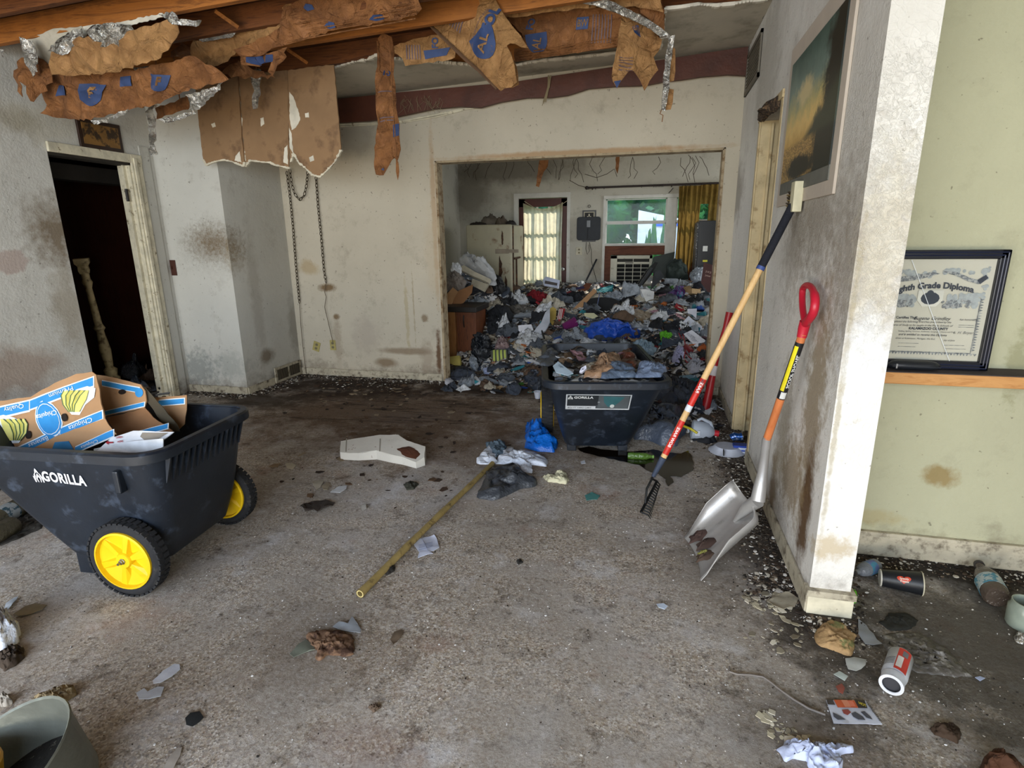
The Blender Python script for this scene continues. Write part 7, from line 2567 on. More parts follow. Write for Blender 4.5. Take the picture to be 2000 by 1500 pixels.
cable('black_cable', 'black cable curving down the left middle of the heap', [(1082, 600), (1070, 612), (1060, 630), (1058, 655), (1063, 673)], .010, '#14161a', .07)
cable('red_cable', 'thin red cable looping low at the right of the heap', [(1325, 660), (1335, 680), (1340, 700), (1355, 714), (1378, 712)], .006, '#8c2a30', .05)
cable('red_cable', 'second thin red cable near the handwritten note', [(1320, 645), (1332, 662), (1338, 690), (1336, 712), (1350, 722), (1382, 705)], .006, '#8c2a30', .06)
cable('orange_wire', 'orange wire bundle at the right edge above the red can', [(1345, 684), (1360, 682), (1372, 680), (1383, 684)], .008, '#a3582a', .05)
cable('brown_cable', 'thin brown cable near the lime green bag', [(1289, 640), (1296, 660), (1290, 680), (1278, 700)], .006, '#5a4030', .05)
cable('black_cord_coil', 'coiled black cord at the right end of the far cart', [(1296, 722), (1306, 706), (1322, 704), (1330, 716), (1324, 730), (1308, 730), (1300, 716), (1312, 708), (1328, 720), (1340, 736), (1370, 730), (1384, 722)], .008, '#15171a', .08)
cable('power_lead', 'black cord trailing from the coil to the opening edge', [(1300, 735), (1330, 742), (1360, 738), (1388, 726)], .006, '#15171a', .04)

# ================================================================ CONTENTS OF THE FAR CART
M2 = MW[cart2.name]
V, Fc = [], []
n_ = 22
for j in range(n_ + 1):
    for i in range(n_ + 1):
        x, y = -.84 + 1.08 * i / n_, -.30 + .60 * j / n_
        z = .565 + .05 * noise.noise(Vector((x * 6, y * 6, 2))) + .03 * abs(noise.noise(Vector((x * 14, y * 14, 2)))) - .04 * max(0, x)
        V.append(M2 @ Vector((x, y, z)))
for j in range(n_):
    for i in range(n_):
        a = j * (n_ + 1) + i
        Fc.append((a, a + 1, a + n_ + 2, a + n_ + 1))
mb = MB()
mb.add(V, Fc)
tag(mb.build('cart_rubbish', M_multi, None, True, auto=False), 'loose mixed rubbish filling the far cart', 'rubbish', kind='stuff')


def incart(px, py, dz=0.):
    return FL(px, py, .62 + dz)


def cbag(name, label, cat, poly, h, mat, seed):
    P = [FL(px, py, .62) for px, py in poly]
    cx, cy = sum(p.x for p in P) / len(P), sum(p.y for p in P) / len(P)
    V, Fc = blob([(p.x - cx, p.y - cy) for p in P], h * .55, seed, 13, 48, .4, 5)
    mb = MB()
    mb.add(V, Fc)
    o = mb.build(name, mat, None, True, auto=False)
    o.location = (cx, cy, .60)
    return tag(o, label, cat)


cbag('brown_bag', 'tan translucent bag mounded in the middle of the far cart', 'plastic bag', [(1140, 733), (1165, 712), (1180, 700), (1205, 702), (1216, 710), (1205, 722), (1175, 732)], .13, plastic('tan_film', '#a58468', .3), 41)
cbag('blue_grey_bag', 'blue grey bag at the front of the far cart', 'plastic bag', [(1172, 733), (1180, 720), (1200, 712), (1225, 708), (1240, 716), (1242, 731)], .09, plastic('bluegrey_film', '#5f6f84', .3), 42)
cbag('clear_blue_bag', 'clear bluish bag hanging over the right end of the far cart', 'plastic bag', [(1240, 731), (1245, 718), (1262, 712), (1290, 712), (1302, 718), (1290, 731)], .09, plastic('bluegrey_film2', '#7686a0', .25), 43)
cbag('small_slate_bag', 'small slate bag at the back of the far cart', 'plastic bag', [(1140, 700), (1150, 688), (1166, 684), (1170, 694), (1160, 704)], .06, PM('#50565e', True), 44)
cbag('red_brown_cloth', 'red brown wrapper along the right inside of the far cart', 'wrapper', [(1213, 712), (1220, 690), (1228, 676), (1236, 690), (1238, 715), (1228, 722)], .10, PM('#6a3a28', True), 45)
cbag('brown_paper_scrap', 'brown crumpled paper at the left back of the far cart', 'paper', [(1092, 700), (1104, 688), (1118, 686), (1126, 700), (1112, 708)], .06, PM('#6f5a44', False), 46)
cbag('cream_tissue', 'cream crumpled tissue in the far cart beside the tan bag', 'tissue', [(1138, 718), (1150, 706), (1168, 702), (1172, 712), (1155, 722)], .05, PM('#b8b09c', False), 47)
cbag('grey_film', 'grey plastic film spilling over the left side of the far cart', 'plastic film', [(1045, 700), (1062, 690), (1078, 676), (1086, 690), (1082, 706), (1066, 712)], .06, PM('#50565e', True), 48)
t = thing('torn_envelope', 'pale blue printed envelope at the left front of the far cart', 'paper', incart(1098, 718, .05))
S = Surf(incart(1098, 718, .05), (0, -.4, 1), .004, 5, 5, up=Vector((0, 1, 0)))
sheet('sheet', S, [(1080, 716), (1090, 706), (1120, 730), (1108, 734), (1086, 728)], SM('#a3b6c4', .7), t, .04, .004)
text_px('Light', S, (1096, 717), (5, 2.4), (1.6, -5), SM('#4a6072', .7), t, 0, .007)
t = thing('small_printed_box', 'small white box with dark print in the far cart', 'box', incart(1138, 725, .05))
S = Surf(incart(1138, 725, .05), (0, -.8, .6), .002, 5, 5)
sheet('panel', S, [(1132, 729), (1136, 721), (1145, 716), (1146, 722), (1137, 730)], SM('#c9ccdc', .7), t, .04, .02)
text_px('3C', S, (1139, 724), (5, -2), (1, -5), SM('#2a2e44', .7), t, .02, .023)
CL = [(1098, 718, 'envelope'), (1180, 715, 'tan bag'), (1210, 722, 'blue grey bag'), (1155, 695, 'small slate bag'), (1108, 697, 'brown crumpled paper'), (1138, 725, 'printed box'), (1155, 712, 'cream tissue'), (1225, 700, 'red brown wrapper')]


def carl(adj, noun, px, py):
    for l in sorted(CL, key=lambda l: (l[0] - px) ** 2 + (l[1] - py) ** 2):
        s = '%s %s scrap %s the %s in the far cart' % (adj, noun, ('right of' if px > l[0] else 'left of') if abs(px - l[0]) > abs(py - l[1]) else ('in front of' if py > l[1] else 'behind'), l[2])
        if s not in USED:
            break
    USED.add(s)
    return s


rr = random.Random(5)
for k in range(34):
    px, py = rr.uniform(1075, 1215), rr.uniform(690, 732)
    kd = rr.choice(('bag', 'paper', 'cloth', 'paper'))
    col = rr.choice(PAL[kd])
    p = incart(px, py, -.01)
    l = M2.inverted() @ p
    if not (-.80 < l.x < .2 and abs(l.y) < .27):
        continue
    item(kd, p, rr.uniform(.03, .07), col, carl(CN[col], {'bag': 'plastic', 'paper': 'paper', 'cloth': 'cloth'}[kd], px, py), kd == 'bag', group='scraps inside the far cart')

rr = random.Random(91)
for k in range(46):
    px, py = rr.uniform(1248, 1392), rr.uniform(742, 806)
    p = FL(px, py, .02)
    if p.x > .50 and p.y > 4.9 or p.x > .58:
        continue
    kd = rr.choice(('bag', 'bag', 'cloth', 'paper', 'bottle', 'bag'))
    col = rr.choice(['#39404c', '#50565e', '#1b1d22', '#8d949c', '#39404c', '#5c4838'] if kd != 'paper' else ['#d5d8dc', '#bcb4a2', '#8d949c'])
    item(kd, p + Vector((0, 0, .02)), rr.uniform(.05, .12), col, uniq(CN[col] + ' low', {'bag': 'plastic bag', 'cloth': 'rag', 'paper': 'paper', 'bottle': 'bottle'}[kd], px, py), kd in ('bag', 'bottle'), group='litter on the floor right of the far cart')
# ================================================================ FLOOR LITTER
P_w = plastic('white_film', '#dbe2ee', .4)
P_g = plastic('charcoal_film', '#3c4046', .38)
P_b = plastic('bright_blue_film', '#0f62c0', .3)
floor_blob('white_plastic_bag', 'white crumpled plastic bag lying by the tip of the pole', 'plastic bag', [(990, 868), (1002, 880), (1040, 885), (1070, 895), (1066, 908), (1040, 905), (1036, 922), (1020, 918), (1010, 902), (978, 905), (962, 903), (980, 885)], .04, P_w, 2, fold=.8, f=4)
floor_blob('white_plastic_scrap', 'small white plastic scrap left of the white bag', 'plastic bag', [(952, 868), (962, 880), (972, 890), (966, 902), (940, 905), (930, 902), (945, 885)], .03, P_w, 5)
floor_blob('grey_rag', 'slate grey rag tucked behind the white bag', 'cloth', [(950, 868), (975, 862), (990, 868), (985, 882), (965, 890)], .05, PM('#50606c', False), 6)
floor_blob('charcoal_plastic_bag', 'charcoal grey crumpled bag below the white bag', 'plastic bag', [(965, 910), (990, 902), (1010, 905), (1018, 925), (1050, 938), (1045, 946), (1018, 950), (985, 965), (960, 975), (936, 970), (934, 955), (948, 928)], .05, P_g, 8, fold=.8, f=4)
floor_blob('blue_plastic_bag', 'bright blue plastic bag beside the far cart wheel', 'plastic bag', [(1026, 838), (1030, 830), (1052, 828), (1062, 840), (1070, 855), (1088, 868), (1085, 876), (1050, 874), (1026, 868)], .10, P_b, 11, fold=.8, f=4)
floor_blob('cream_crumpled_paper', 'cream crumpled tissue right of the charcoal bag', 'paper', [(1058, 928), (1075, 932), (1090, 925), (1105, 924), (1112, 935), (1105, 943), (1088, 940), (1070, 938)], .035, PM('#c6c2a4', False), 12)
floor_blob('black_garbage_bag', 'slate crumpled garbage bag right of the far cart', 'plastic bag', [(1240, 800), (1262, 790), (1275, 806), (1300, 800), (1330, 810), (1335, 845), (1318, 862), (1290, 860), (1262, 850), (1238, 848)], .13, PM('#4a5260', True), 14, fold=.9, rings=16, seg=64, f=5)
floor_blob('upper_garbage_bag', 'dark blue bag bunched behind the slate garbage bag', 'plastic bag', [(1262, 765), (1300, 755), (1350, 760), (1372, 775), (1360, 790), (1320, 795), (1280, 790)], .14, PM('#39404c', True), 15, fold=.9, rings=16, seg=64, f=5)
floor_blob('brown_food_scrap', 'reddish brown crushed carton behind the slate bag', 'carton', [(1262, 792), (1285, 783), (1320, 786), (1325, 800), (1290, 806), (1266, 802)], .07, PM('#5a3024', False), 16)
floor_blob('dark_rag', 'dark rag lying under the milk jug', 'cloth', [(1340, 836), (1352, 830), (1380, 846), (1402, 860), (1385, 864), (1355, 858)], .05, PM('#1b1d22', False), 17)
floor_blob('dark_blue_litter', 'dark blue crumpled bag left of the far cart wheel', 'plastic bag', [(1028, 735), (1048, 722), (1070, 728), (1070, 752), (1050, 758), (1032, 750)], .10, PM('#39404c', True), 18)
floor_blob('white_litter_pair', 'white crumpled paper on the floor at the left foot of the opening', 'paper', [(868, 742), (880, 738), (886, 745), (880, 752), (870, 750)], .03, PM('#c8cad2', False), 19)
floor_blob('white_torn_paper', 'white torn paper just inside the opening at left', 'paper', [(898, 742), (915, 736), (932, 740), (938, 746), (918, 748), (902, 748)], .03, PM('#c8cad2', False), 20)
floor_blob('dark_litter_wad', 'dark wad beside the white papers inside the opening', 'litter', [(876, 722), (900, 715), (925, 722), (930, 735), (905, 742), (880, 738)], .07, PM('#39404c', True), 21)

# crushed white carton
ct = thing('crushed_carton', 'crushed white milk carton lying on the brown stained floor', 'carton', FL(745, 880))
S = Surf(FL(745, 880, .062), (0, -.25, 1), .004, 5, 3, up=Vector((0, 1, 0)))
M_ctn = M('stained_white_carton', '#d2cfc6', .7, var=.06, bump=.15, col2='#7a4a30', c2=(.62, .66), scale=6)
top_ = [(666, 862), (700, 856), (742, 850), (778, 850), (795, 862), (831, 873), (829, 893), (812, 903), (785, 893), (762, 888), (735, 880), (700, 885), (664, 884)]
sheet('top', S, top_, M_ctn, ct, .03, .004, .002, 3, .03)
lo = [FL(x, y + 0, .0) for x, y in [(666, 872), (831, 888), (826, 905), (812, 906), (785, 897), (762, 890), (700, 892), (664, 893)]]
mb = MB()
hi = [S.P(*S.hit(x, y)) for x, y in top_]
n = len(hi)
low = [Vector((h.x * 1.0 + .004, h.y - .006, .001)) for h in hi]
mb.add(hi + low, [(i, (i + 1) % n, n + (i + 1) % n, n + i) for i in range(n)] + [tuple(range(n, 2 * n))[::-1]])
mb.build('sides', M_ctn, ct, W=True)
for x in (676, 742):
    decal('fold', S, [(x, 858), (x + 2, 858), (x + 1, 883), (x - 1, 883)], SM('#8f8a7d', .8), ct, .006)
mb = MB()
V, Fc = blob([(p.x, p.y) for p in (S.hit(775, 878), S.hit(800, 872), S.hit(822, 886), S.hit(812, 898), S.hit(790, 892))], .006, 3, 5, 24)
mb.add([S.P(v[0], v[1], .004 + v[2]) for v in V], Fc)
mb.build('brown_stain', SM('#55301f', .8), ct, True, W=True)

# puddle
n = NT('dark_puddle_water')
n.b.inputs['Coat Weight'].default_value = .25
n.b.inputs['Coat Roughness'].default_value = .04
M_pud = n.fin(lin('#120a05'), .1, 0, .35)
pud = [(1128, 876), (1150, 872), (1175, 878), (1200, 880), (1240, 882), (1275, 878), (1300, 884), (1330, 886), (1345, 880), (1352, 895), (1356, 915), (1342, 925), (1330, 932), (1308, 930), (1316, 942), (1305, 950), (1300, 936), (1285, 925), (1262, 918), (1248, 908), (1228, 904), (1200, 897), (1170, 892), (1140, 884)]
S = Surf((0, 3.4, .0045), (0, 0, 1), up=Vector((0, 1, 0)))
o = sheet('puddle', S, pud, M_pud, None, .06, .0012, .008, 3, .03, smooth=False)
tag(o, 'dark brown puddle beside the far cart', 'puddle')
for P_, lb in (([(1290, 970), (1296, 960), (1306, 962), (1302, 974), (1294, 978)], 'small dark wet spot'),):
    pass
g = thing('green_bottle', 'flattened green plastic bottle lying in the dark puddle', 'bottle', FL(1250, 890))
a, b = FL(1226, 890, .02), FL(1274, 892, .02)
MB().tube([a, a.lerp(b, .1), a.lerp(b, .75), a.lerp(b, .88), b], [.020, .024, .024, .014, .010], 12).build('body', plastic('green_film', '#4a6a2a', .15), g, True, W=True)
MB().tube([b, b + (b - a) * .06], .011, 10).build('neck', SM('#6f9a4a', .3), g, True, W=True)

# milk jug, foam plate, blue carton, blue can
jg = thing('milk_jug', 'translucent plastic jug with red cap near the right wall', 'jug', FL(1380, 850))
c0, c1 = FL(1352, 838, .07), FL(1398, 846, .05)
d = (c1 - c0)
M_jug = M('milky_plastic', '#a8b0bc', .3, var=.06, bump=.1)
MB().tube([c0 - d * .05, c0, c0 + d * .55, c0 + d * .8, c0 + d * .95], [.052, .07, .068, .045, .02], 14).build('body', M_jug, jg, True, W=True)
MB().tube([c0 + d * .93, c0 + d * 1.12], .023, 14).build('cap', SM('#b0202c', .4), jg, True, W=True)
MB().tube([c0 + d * .2 + Vector((0, 0, .07)), c0 + d * .35 + Vector((0, 0, .09)), c0 + d * .75 + Vector((0, 0, .07)), c0 + d * .85 + Vector((0, 0, .03))], .012, 8).build('handle', M_jug, jg, True, W=True)
MB().box(tuple(c0 + d * .1 + Vector((0, -.075, -.02))), tuple(c0 + d * .3 + Vector((0, -.066, .02)))).build('label', SM('#c9ced8', .6), jg, W=True)
y_ = thing('yellow_strip', 'yellow strip of packaging beside the milk jug', 'packaging', FL(1345, 838, .06))
MB().tube([FL(1335, 832, .09), FL(1350, 838, .09), FL(1362, 846, .07)], .009, 6).build('strip', SM('#c2b32c', .6), y_, W=True)
MB().tube([FL(1344, 836, .09), FL(1345, 843, .06)], .006, 6).build('nozzle', M_jug, y_, W=True)
pl = thing('foam_plate', 'broken white foam plate upside down by the right wall', 'plate', FL(1418, 882))
cc = FL(1420, 884)
T = Matrix.Translation(cc + Vector((0, .02, 0)))
MB().lathe([(.115, .002), (.118, .006), (.105, .010), (.075, .042), (0, .044), (0, .040), (.072, .038), (.10, .006), (.115, .002)], 32, T, False).build('plate', SM('#ccd2e0', .5), pl, True, W=True)
MB().box((cc.x - .035, cc.y - .10, .012), (cc.x - .03, cc.y - .06, .045)).build('crack', SM('#3a3a3e', .8), pl, W=True)
bx_ = thing('blue_carton', 'flattened blue and white carton between the foam plate and wall', 'box', FL(1448, 880))
p = FL(1446, 884)
MB().box((p.x - .05, p.y - .03, .02), (p.x + .075, p.y + .03, .058)).build('box', SM('#2446a8', .5), bx_, W=True, bevel=.002)
MB().box((p.x - .052, p.y - .033, .001), (p.x + .075, p.y + .03, .02)).build('tray', SM('#c8d2e6', .5), bx_, W=True)
MB().box((p.x - .02, p.y - .0315, .03), (p.x + .07, p.y - .030, .045)).build('print', SM('#c8d2e6', .5), bx_, W=True)
cn_ = thing('blue_can', 'crushed blue can standing by the foam plate', 'can', FL(1434, 870))
p = FL(1436, 868)
MB().tube([p + Vector((-.03, 0, .045)), p + Vector((-.01, 0, .06)), p + Vector((.02, .0, .056)), p + Vector((.04, .0, .062))], [.026, .03, .026, .03], 12).build('body', M('crushed_blue_can', '#1d4a8a', .3, metal=.5, col2='#c8d2e6', c2=(.56, .6), scale=30, bump=.4), cn_, True, W=True)
MB().tube([p + Vector((.04, .0, .062)), p + Vector((.045, .0, .063))], .027, 12).build('lid', M_steel, cn_, True, W=True)
cp = thing('foam_cup', 'small white foam cup standing left of the far cart', 'cup', FL(1050, 776))
p = FL(1050, 778)
MB().lathe([(0, 0), (.022, 0), (.033, .06), (.038, .062), (.036, .066), (.031, .064), (.021, .006), (0, .006)], 18, Matrix.Translation(p), False).build('cup', SM('#c2c6d0', .5), cp, True, W=True)

# papers
def flat(name, label, cat, poly, mat, amp=.008, th=.0015, z=.003, seed=1, freq=14, group=None, jit=.002, res=.02, parts=()):
    c = FL(sum(p[0] for p in poly) / len(poly), sum(p[1] for p in poly) / len(poly))
    t = thing(name, label, cat, c, group=group)
    S = Surf((c.x, c.y, z), (0, 0, 1), amp, freq, seed, up=Vector((0, 1, 0)))
    S0 = S.d
    S.d = lambda a, b: abs(S0(a, b))
    sheet('sheet', S, poly, mat, t, res, th, jit, seed, .02)
    return t, S


M_pp = SM('#ccd2e4', .8)
t, S = flat('receipt_paper', 'folded pale paper sheet with faint print beside the pole', 'paper', [(805, 1056), (848, 1046), (853, 1052), (858, 1070), (845, 1077), (838, 1078), (846, 1082), (816, 1091), (819, 1079), (810, 1068)], M_pp)
for k in range(4):
    decal('print_line', S, [(818, 1066 + 3 * k), (845, 1060 + 3 * k), (845, 1061 + 3 * k), (818, 1067 + 3 * k)], SM('#8f96b0', .8), t, .004)
mb = MB()
mb.tube([S.P(*S.hit(x, y), .003) for x, y in ((824, 1052), (830, 1066), (836, 1080))], .0012, 4)
mb.build('crease', SM('#9aa0b8', .8), t, W=True)
t, S = flat('white_oval_scrap', 'white oval paper scrap at the left foreground', 'paper', [(298, 1330), (318, 1312), (340, 1298), (351, 1298), (352, 1308), (336, 1322), (315, 1334), (300, 1336)], SM('#cdd3df', .8), .004)
flat('torn_white_scrap', 'small torn white scrap below the oval scrap', 'paper', [(266, 1354), (282, 1346), (288, 1352), (308, 1342), (321, 1342), (314, 1360), (290, 1366), (272, 1366)], SM('#c2cad6', .8), .005)
flat('black_leaf_scrap', 'small black leaf shaped scrap in the left foreground', 'scrap', [(362, 1404), (372, 1394), (390, 1390), (398, 1402), (390, 1412), (376, 1420), (364, 1416)], SM('#23272a', .8), .006)
flat('pale_shard', 'pale pointed shard at the bottom left edge', 'shard', [(320, 1500), (332, 1478), (348, 1462), (356, 1460), (352, 1478), (338, 1505), (322, 1512)], SM('#a49c92', .8), .004)
floor_blob('tan_stained_rag', 'tan folded paper rag beside the metal bucket', 'paper', [(52, 1388), (60, 1370), (90, 1354), (125, 1340), (148, 1344), (148, 1354), (120, 1372), (80, 1392), (66, 1394)], .03, M('tan_paper', '#a08e6c', .85, col2='#5c4a34', c2=(.6, .7), bump=.6, bscale=30), 31, fold=.9, f=9)
floor_blob('grey_stone_chip', 'pale grey lump at the left edge above the bucket', 'lump', [(0, 1362), (18, 1358), (24, 1370), (10, 1376), (0, 1376)], .03, PM('#9a948a', False), 33)
floor_blob('white_bag_left_edge', 'white translucent bag at the left edge of the floor', 'plastic bag', [(-30, 1205), (0, 1196), (18, 1202), (34, 1225), (30, 1245), (12, 1262), (-20, 1270), (-40, 1240)], .10, P_w, 34, fold=.8)
flat('white_spike', 'narrow white strip poking from the bag at the left edge', 'plastic', [(4, 1195), (12, 1180), (28, 1168), (36, 1166), (26, 1180), (12, 1198)], SM('#b9c2cc', .6), .01)
floor_blob('brown_debris_left', 'dark brown crumbly debris at the left edge', 'debris', [(0, 1278), (20, 1262), (45, 1262), (48, 1280), (30, 1296), (8, 1308), (0, 1300)], .03, PM('#3d3228', False), 35, fold=.9, f=9)
flat('leaf_litter', 'dry curled leaves above the left edge bag', 'leaves', [(28, 1200), (50, 1188), (70, 1180), (92, 1182), (84, 1192), (60, 1200), (36, 1206)], SM('#8d8168', .9), .015)
floor_blob('crumpled_leaf_pile', 'brown crumpled paper with torn edge in the centre foreground', 'paper', [(598, 1240), (612, 1232), (632, 1228), (655, 1230), (690, 1238), (692, 1276), (670, 1280), (640, 1276), (622, 1290), (614, 1284), (618, 1268), (604, 1258)], .018, M('brown_wet_paper', '#7c5f48', .85, col2='#3f2a1e', c2=(.5, .62), bump=.8, bscale=26), 41, fold=1.0, f=5)
flat('clear_torn_film', 'greyish torn film above the brown crumpled paper', 'plastic', [(650, 1226), (662, 1216), (680, 1220), (688, 1205), (696, 1216), (705, 1230), (704, 1238), (690, 1236), (668, 1232)], SM('#9aa0a6', .5), .012)
flat('green_grey_film', 'greenish grey torn film left of the brown crumpled paper', 'plastic', [(566, 1278), (582, 1262), (598, 1250), (612, 1262), (616, 1270), (595, 1276), (574, 1286)], SM('#6f7468', .5), .012)
flat('brown_leaf', 'small brown curled leaf right of the crumpled paper', 'leaf', [(762, 1250), (770, 1236), (785, 1230), (788, 1240), (776, 1254), (768, 1262)], SM('#6a5a48', .9), .012)
for k, (lb, poly, col) in enumerate((('upper pale torn scrap left of the carton trail', [(608, 942), (620, 938), (633, 940), (626, 952), (618, 957)], '#b3ab9a'),
                                     ('tan torn scrap beside the upper pale scrap', [(628, 950), (638, 942), (645, 946), (640, 958), (632, 958)], '#9a8f7a'),
                                     ('white folded scrap below the tan scrap', [(645, 962), (662, 950), (678, 948), (676, 956), (664, 963)], '#cdd0d4'),
                                     ('cream oval scrap on the brown stain', [(557, 906), (570, 904), (578, 910), (572, 917), (560, 915)], '#b9b09a'),
                                     ('tan scrap on the brown stain at left', [(524, 912), (535, 906), (548, 906), (542, 914)], '#8a7458'),
                                     ('pale scrap right of the dark hair tangle', [(706, 988), (714, 985), (716, 994), (708, 998)], '#b0aca4'),
                                     ('small white scrap at the centre of the floor', [(1282, 1182), (1296, 1180), (1304, 1186), (1298, 1191), (1286, 1188)], '#c3d0e2'),
                                     ('colourful wrapper right of the cream tissue', [(1142, 968), (1156, 962), (1172, 968), (1166, 976), (1146, 978)], '#4d8a86'),
                                     ('white scrap below the puddle', [(1134, 902), (1142, 900), (1144, 906), (1136, 907)], '#c8ccd4'))):
    flat('torn_scrap', lb, 'scrap', poly, SM(col, .8), .006, seed=k, group='torn scraps scattered over the floor')
flat('hair_tangle', 'dark fibrous tangle on the floor left of the pole', 'tangle', [(585, 992), (610, 982), (630, 978), (655, 984), (645, 992), (620, 1000), (596, 1000)], SM('#3a322c', .95), .02, freq=30)
floor_blob('dark_clump', 'dark green black clump between carton and pole', 'clump', [(788, 945), (800, 940), (818, 944), (808, 954), (795, 956)], .02, PM('#33332a', False), 51)
floor_blob('dark_clump', 'flat dark clump near the puddle end below the rake', 'clump', [(1008, 0 + 1095), (1016, 1092), (1022, 1098), (1012, 1102)], .01, PM('#2b2926', False), 52)
floor_blob('dark_clump', 'dark lump under the pole near its lower end', 'clump', [(745, 1112), (760, 1104), (772, 1106), (770, 1114), (755, 1122)], .02, PM('#2f2c2a', False), 53)
floor_blob('dark_clump', 'brown lump behind the pole end at centre foreground', 'clump', [(718, 1380), (735, 1374), (745, 1380), (730, 1390)], .012, PM('#5a4a3c', False), 54)

# foreground right: flyer, crumpled paper, cable, bottles, cup
t, S = flat('printed_flyer', 'glossy orange and white printed flyer near the wall end', 'flyer', [(1613, 1368), (1690, 1370), (1723, 1416), (1628, 1413)], SM('#c4c9d6', .4), .003, jit=0)
decal('print', S, [(1628, 1369), (1668, 1370), (1676, 1385), (1636, 1384)], SM('#c2572a', .5), t, .004)
decal('print', S, [(1668, 1369), (1688, 1370), (1694, 1386), (1676, 1385)], SM('#2a2420', .5), t, .004)
decal('print', S, [(1642, 1370), (1654, 1370), (1662, 1384), (1650, 1384)], SM('#d98a68', .5), t, .005)
decal('print', S, [(1655, 1372), (1665, 1372), (1671, 1383), (1662, 1383)], SM('#d9775a', .5), t, .005)
decal('print', S, [(1614, 1369), (1626, 1369), (1631, 1379), (1616, 1379)], SM('#3a3230', .5), t, .004)
decal('print', S, [(1662, 1396), (1670, 1393), (1685, 1402), (1690, 1409), (1676, 1408), (1666, 1402)], SM('#40434c', .5), t, .004)
decal('print', S, [(1680, 1393), (1688, 1392), (1700, 1402), (1704, 1408), (1692, 1404)], SM('#40434c', .5), t, .004)
decal('print', S, [(1626, 1394), (1640, 1400), (1652, 1408), (1636, 1408), (1628, 1402)], SM('#4a4c55', .5), t, .004)
decal('print', S, [(1644, 1389), (1656, 1388), (1662, 1394), (1655, 1399), (1647, 1396)], SM('#8c4038', .5), t, .004)
text_px('HOT', S, (1684, 1379), (7, 3), (-3, -8), SM('#d9c83a', .5), t, .02, .006)
text_px('LUBRICATING', S, (1706, 1393), (4.2, 5.8), (5.5, -1.5), SM('#33343c', .5), t, .02, .005)
floor_blob('white_crumpled_napkin', 'white crumpled paper sheet at the bottom right foreground', 'paper', [(1516, 1460), (1532, 1444), (1560, 1450), (1580, 1462), (1592, 1448), (1625, 1456), (1650, 1454), (1671, 1456), (1668, 1466), (1645, 1470), (1648, 1500), (1630, 1515), (1580, 1512), (1576, 1480), (1545, 1478), (1538, 1484)], .03, M('white_paper_tissue', '#bcc6e2', .8, var=.08, bump=.3, bscale=20), 61, fold=.9, rings=18, seg=72, f=4.5)
o = MB().tube([FL(x, y, .005) for x, y in ((1424, 1302), (1425, 1312), (1440, 1317), (1465, 1318), (1490, 1322), (1505, 1332), (1525, 1348), (1550, 1366), (1580, 1384), (1612, 1396))], .0035, 6).build('grey_wire', SM('#77706a', .6), None, True)
tag(o, 'thin grey wire curving across the floor to the flyer', 'wire')
M_bt = M('red_white_label', '#c8ccd2', .35, var=.1, bump=.1)
bt = thing('supplement_bottle', 'white plastic bottle with red label lying on the floor', 'bottle', FL(1745, 1320))
a, b = FL(1760, 1280, .036), FL(1741, 1337, .036)
d = (b - a).normalized()
MB().tube([a, a + (b - a) * .06, a.lerp(b, .55), a.lerp(b, .72), a.lerp(b, .80)], [.028, .036, .036, .036, .030], 20).build('body', M('bottle_white', '#b8bcc2', .35, bump=.05), bt, True, W=True)
MB().tube([a.lerp(b, .80), b], [.033, .033], 24, False).build('neck_ring', SM('#ccd0d8', .4), bt, True, W=True)
MB().tube([b - d * .012, b - d * .010], .0325, 24).build('inside', SM('#3a3a3e', .5), bt, True, W=True)
V, Fc = [], []
e = Vector((0, 0, 1))
g_ = d.cross(e).normalized()
for ring_ in (b, b + d * .003):
    for k in range(24):
        t_ = 6.283 * k / 24
        w = e * math.cos(t_) + g_ * math.sin(t_)
        V += [ring_ + w * .034, ring_ + w * .025]
mb = MB()
mb.add(V, [(2 * k, 2 * k + 1, (2 * k + 3) % 48, (2 * k + 2) % 48) for k in range(24)] + [(48 + 2 * k, 48 + (2 * k + 2) % 48, 48 + (2 * k + 3) % 48, 48 + 2 * k + 1) for k in range(24)] + [(2 * k, (2 * k + 2) % 48, 48 + (2 * k + 2) % 48, 48 + 2 * k) for k in range(24)])
mb.build('rim', SM('#d8dae0', .4), bt, W=True)
bfn = lambda q: a.lerp(b, q)
wrap('label', .08, .78, SM('#c03028', .4), -45, 15, bfn, .0368, bt)
wrap('label', .35, .70, SM('#d8d4d0', .4), -15, 10, bfn, .0372, bt)
wrap('barcode', .15, .32, SM('#6a6a70', .4), -30, -5, bfn, .0374, bt)
for k in range(5):
    wrap('print_line', .42 + .05 * k, .435 + .05 * k, SM('#4a4a50', .4), 20, 75, bfn, .0368, bt)
cu_ = thing('black_paper_cup', 'black paper cup with red heart logo lying near the green wall', 'cup', FL(1758, 1160))
a, b = FL(1719, 1128, .036), FL(1800, 1140, .045)
d = (b - a)
MB().tube([a, a + d * .03, a + d * .98, a + d * .985, b], [.031, .033, .045, .047, .047], 24).build('cup', SM('#17191d', .45), cu_, True, W=True)
MB().tube([a - d * .015, a + d * .02, a + d * .02 + d * .001], [.0335, .0345, .03], 24).build('bottom_rim', SM('#c6c2b4', .5), cu_, True, W=True)
MB().tube([b - d * .02, b + d * .01], .048, 24, False).build('top_rim', SM('#b9b29a', .5), cu_, True, W=True)
cfn = lambda q: a + d * q
cdn = d.normalized()


def cupat(q, ang, r=.0015):
    e = Vector((0, 0, 1))
    g = cdn.cross(e).normalized()
    if g.y > 0:
        g = -g
    rr_ = .033 + (.045 - .033) * q + r
    return a + d * q + (e * math.sin(R(ang)) + g * math.cos(R(ang))) * rr_


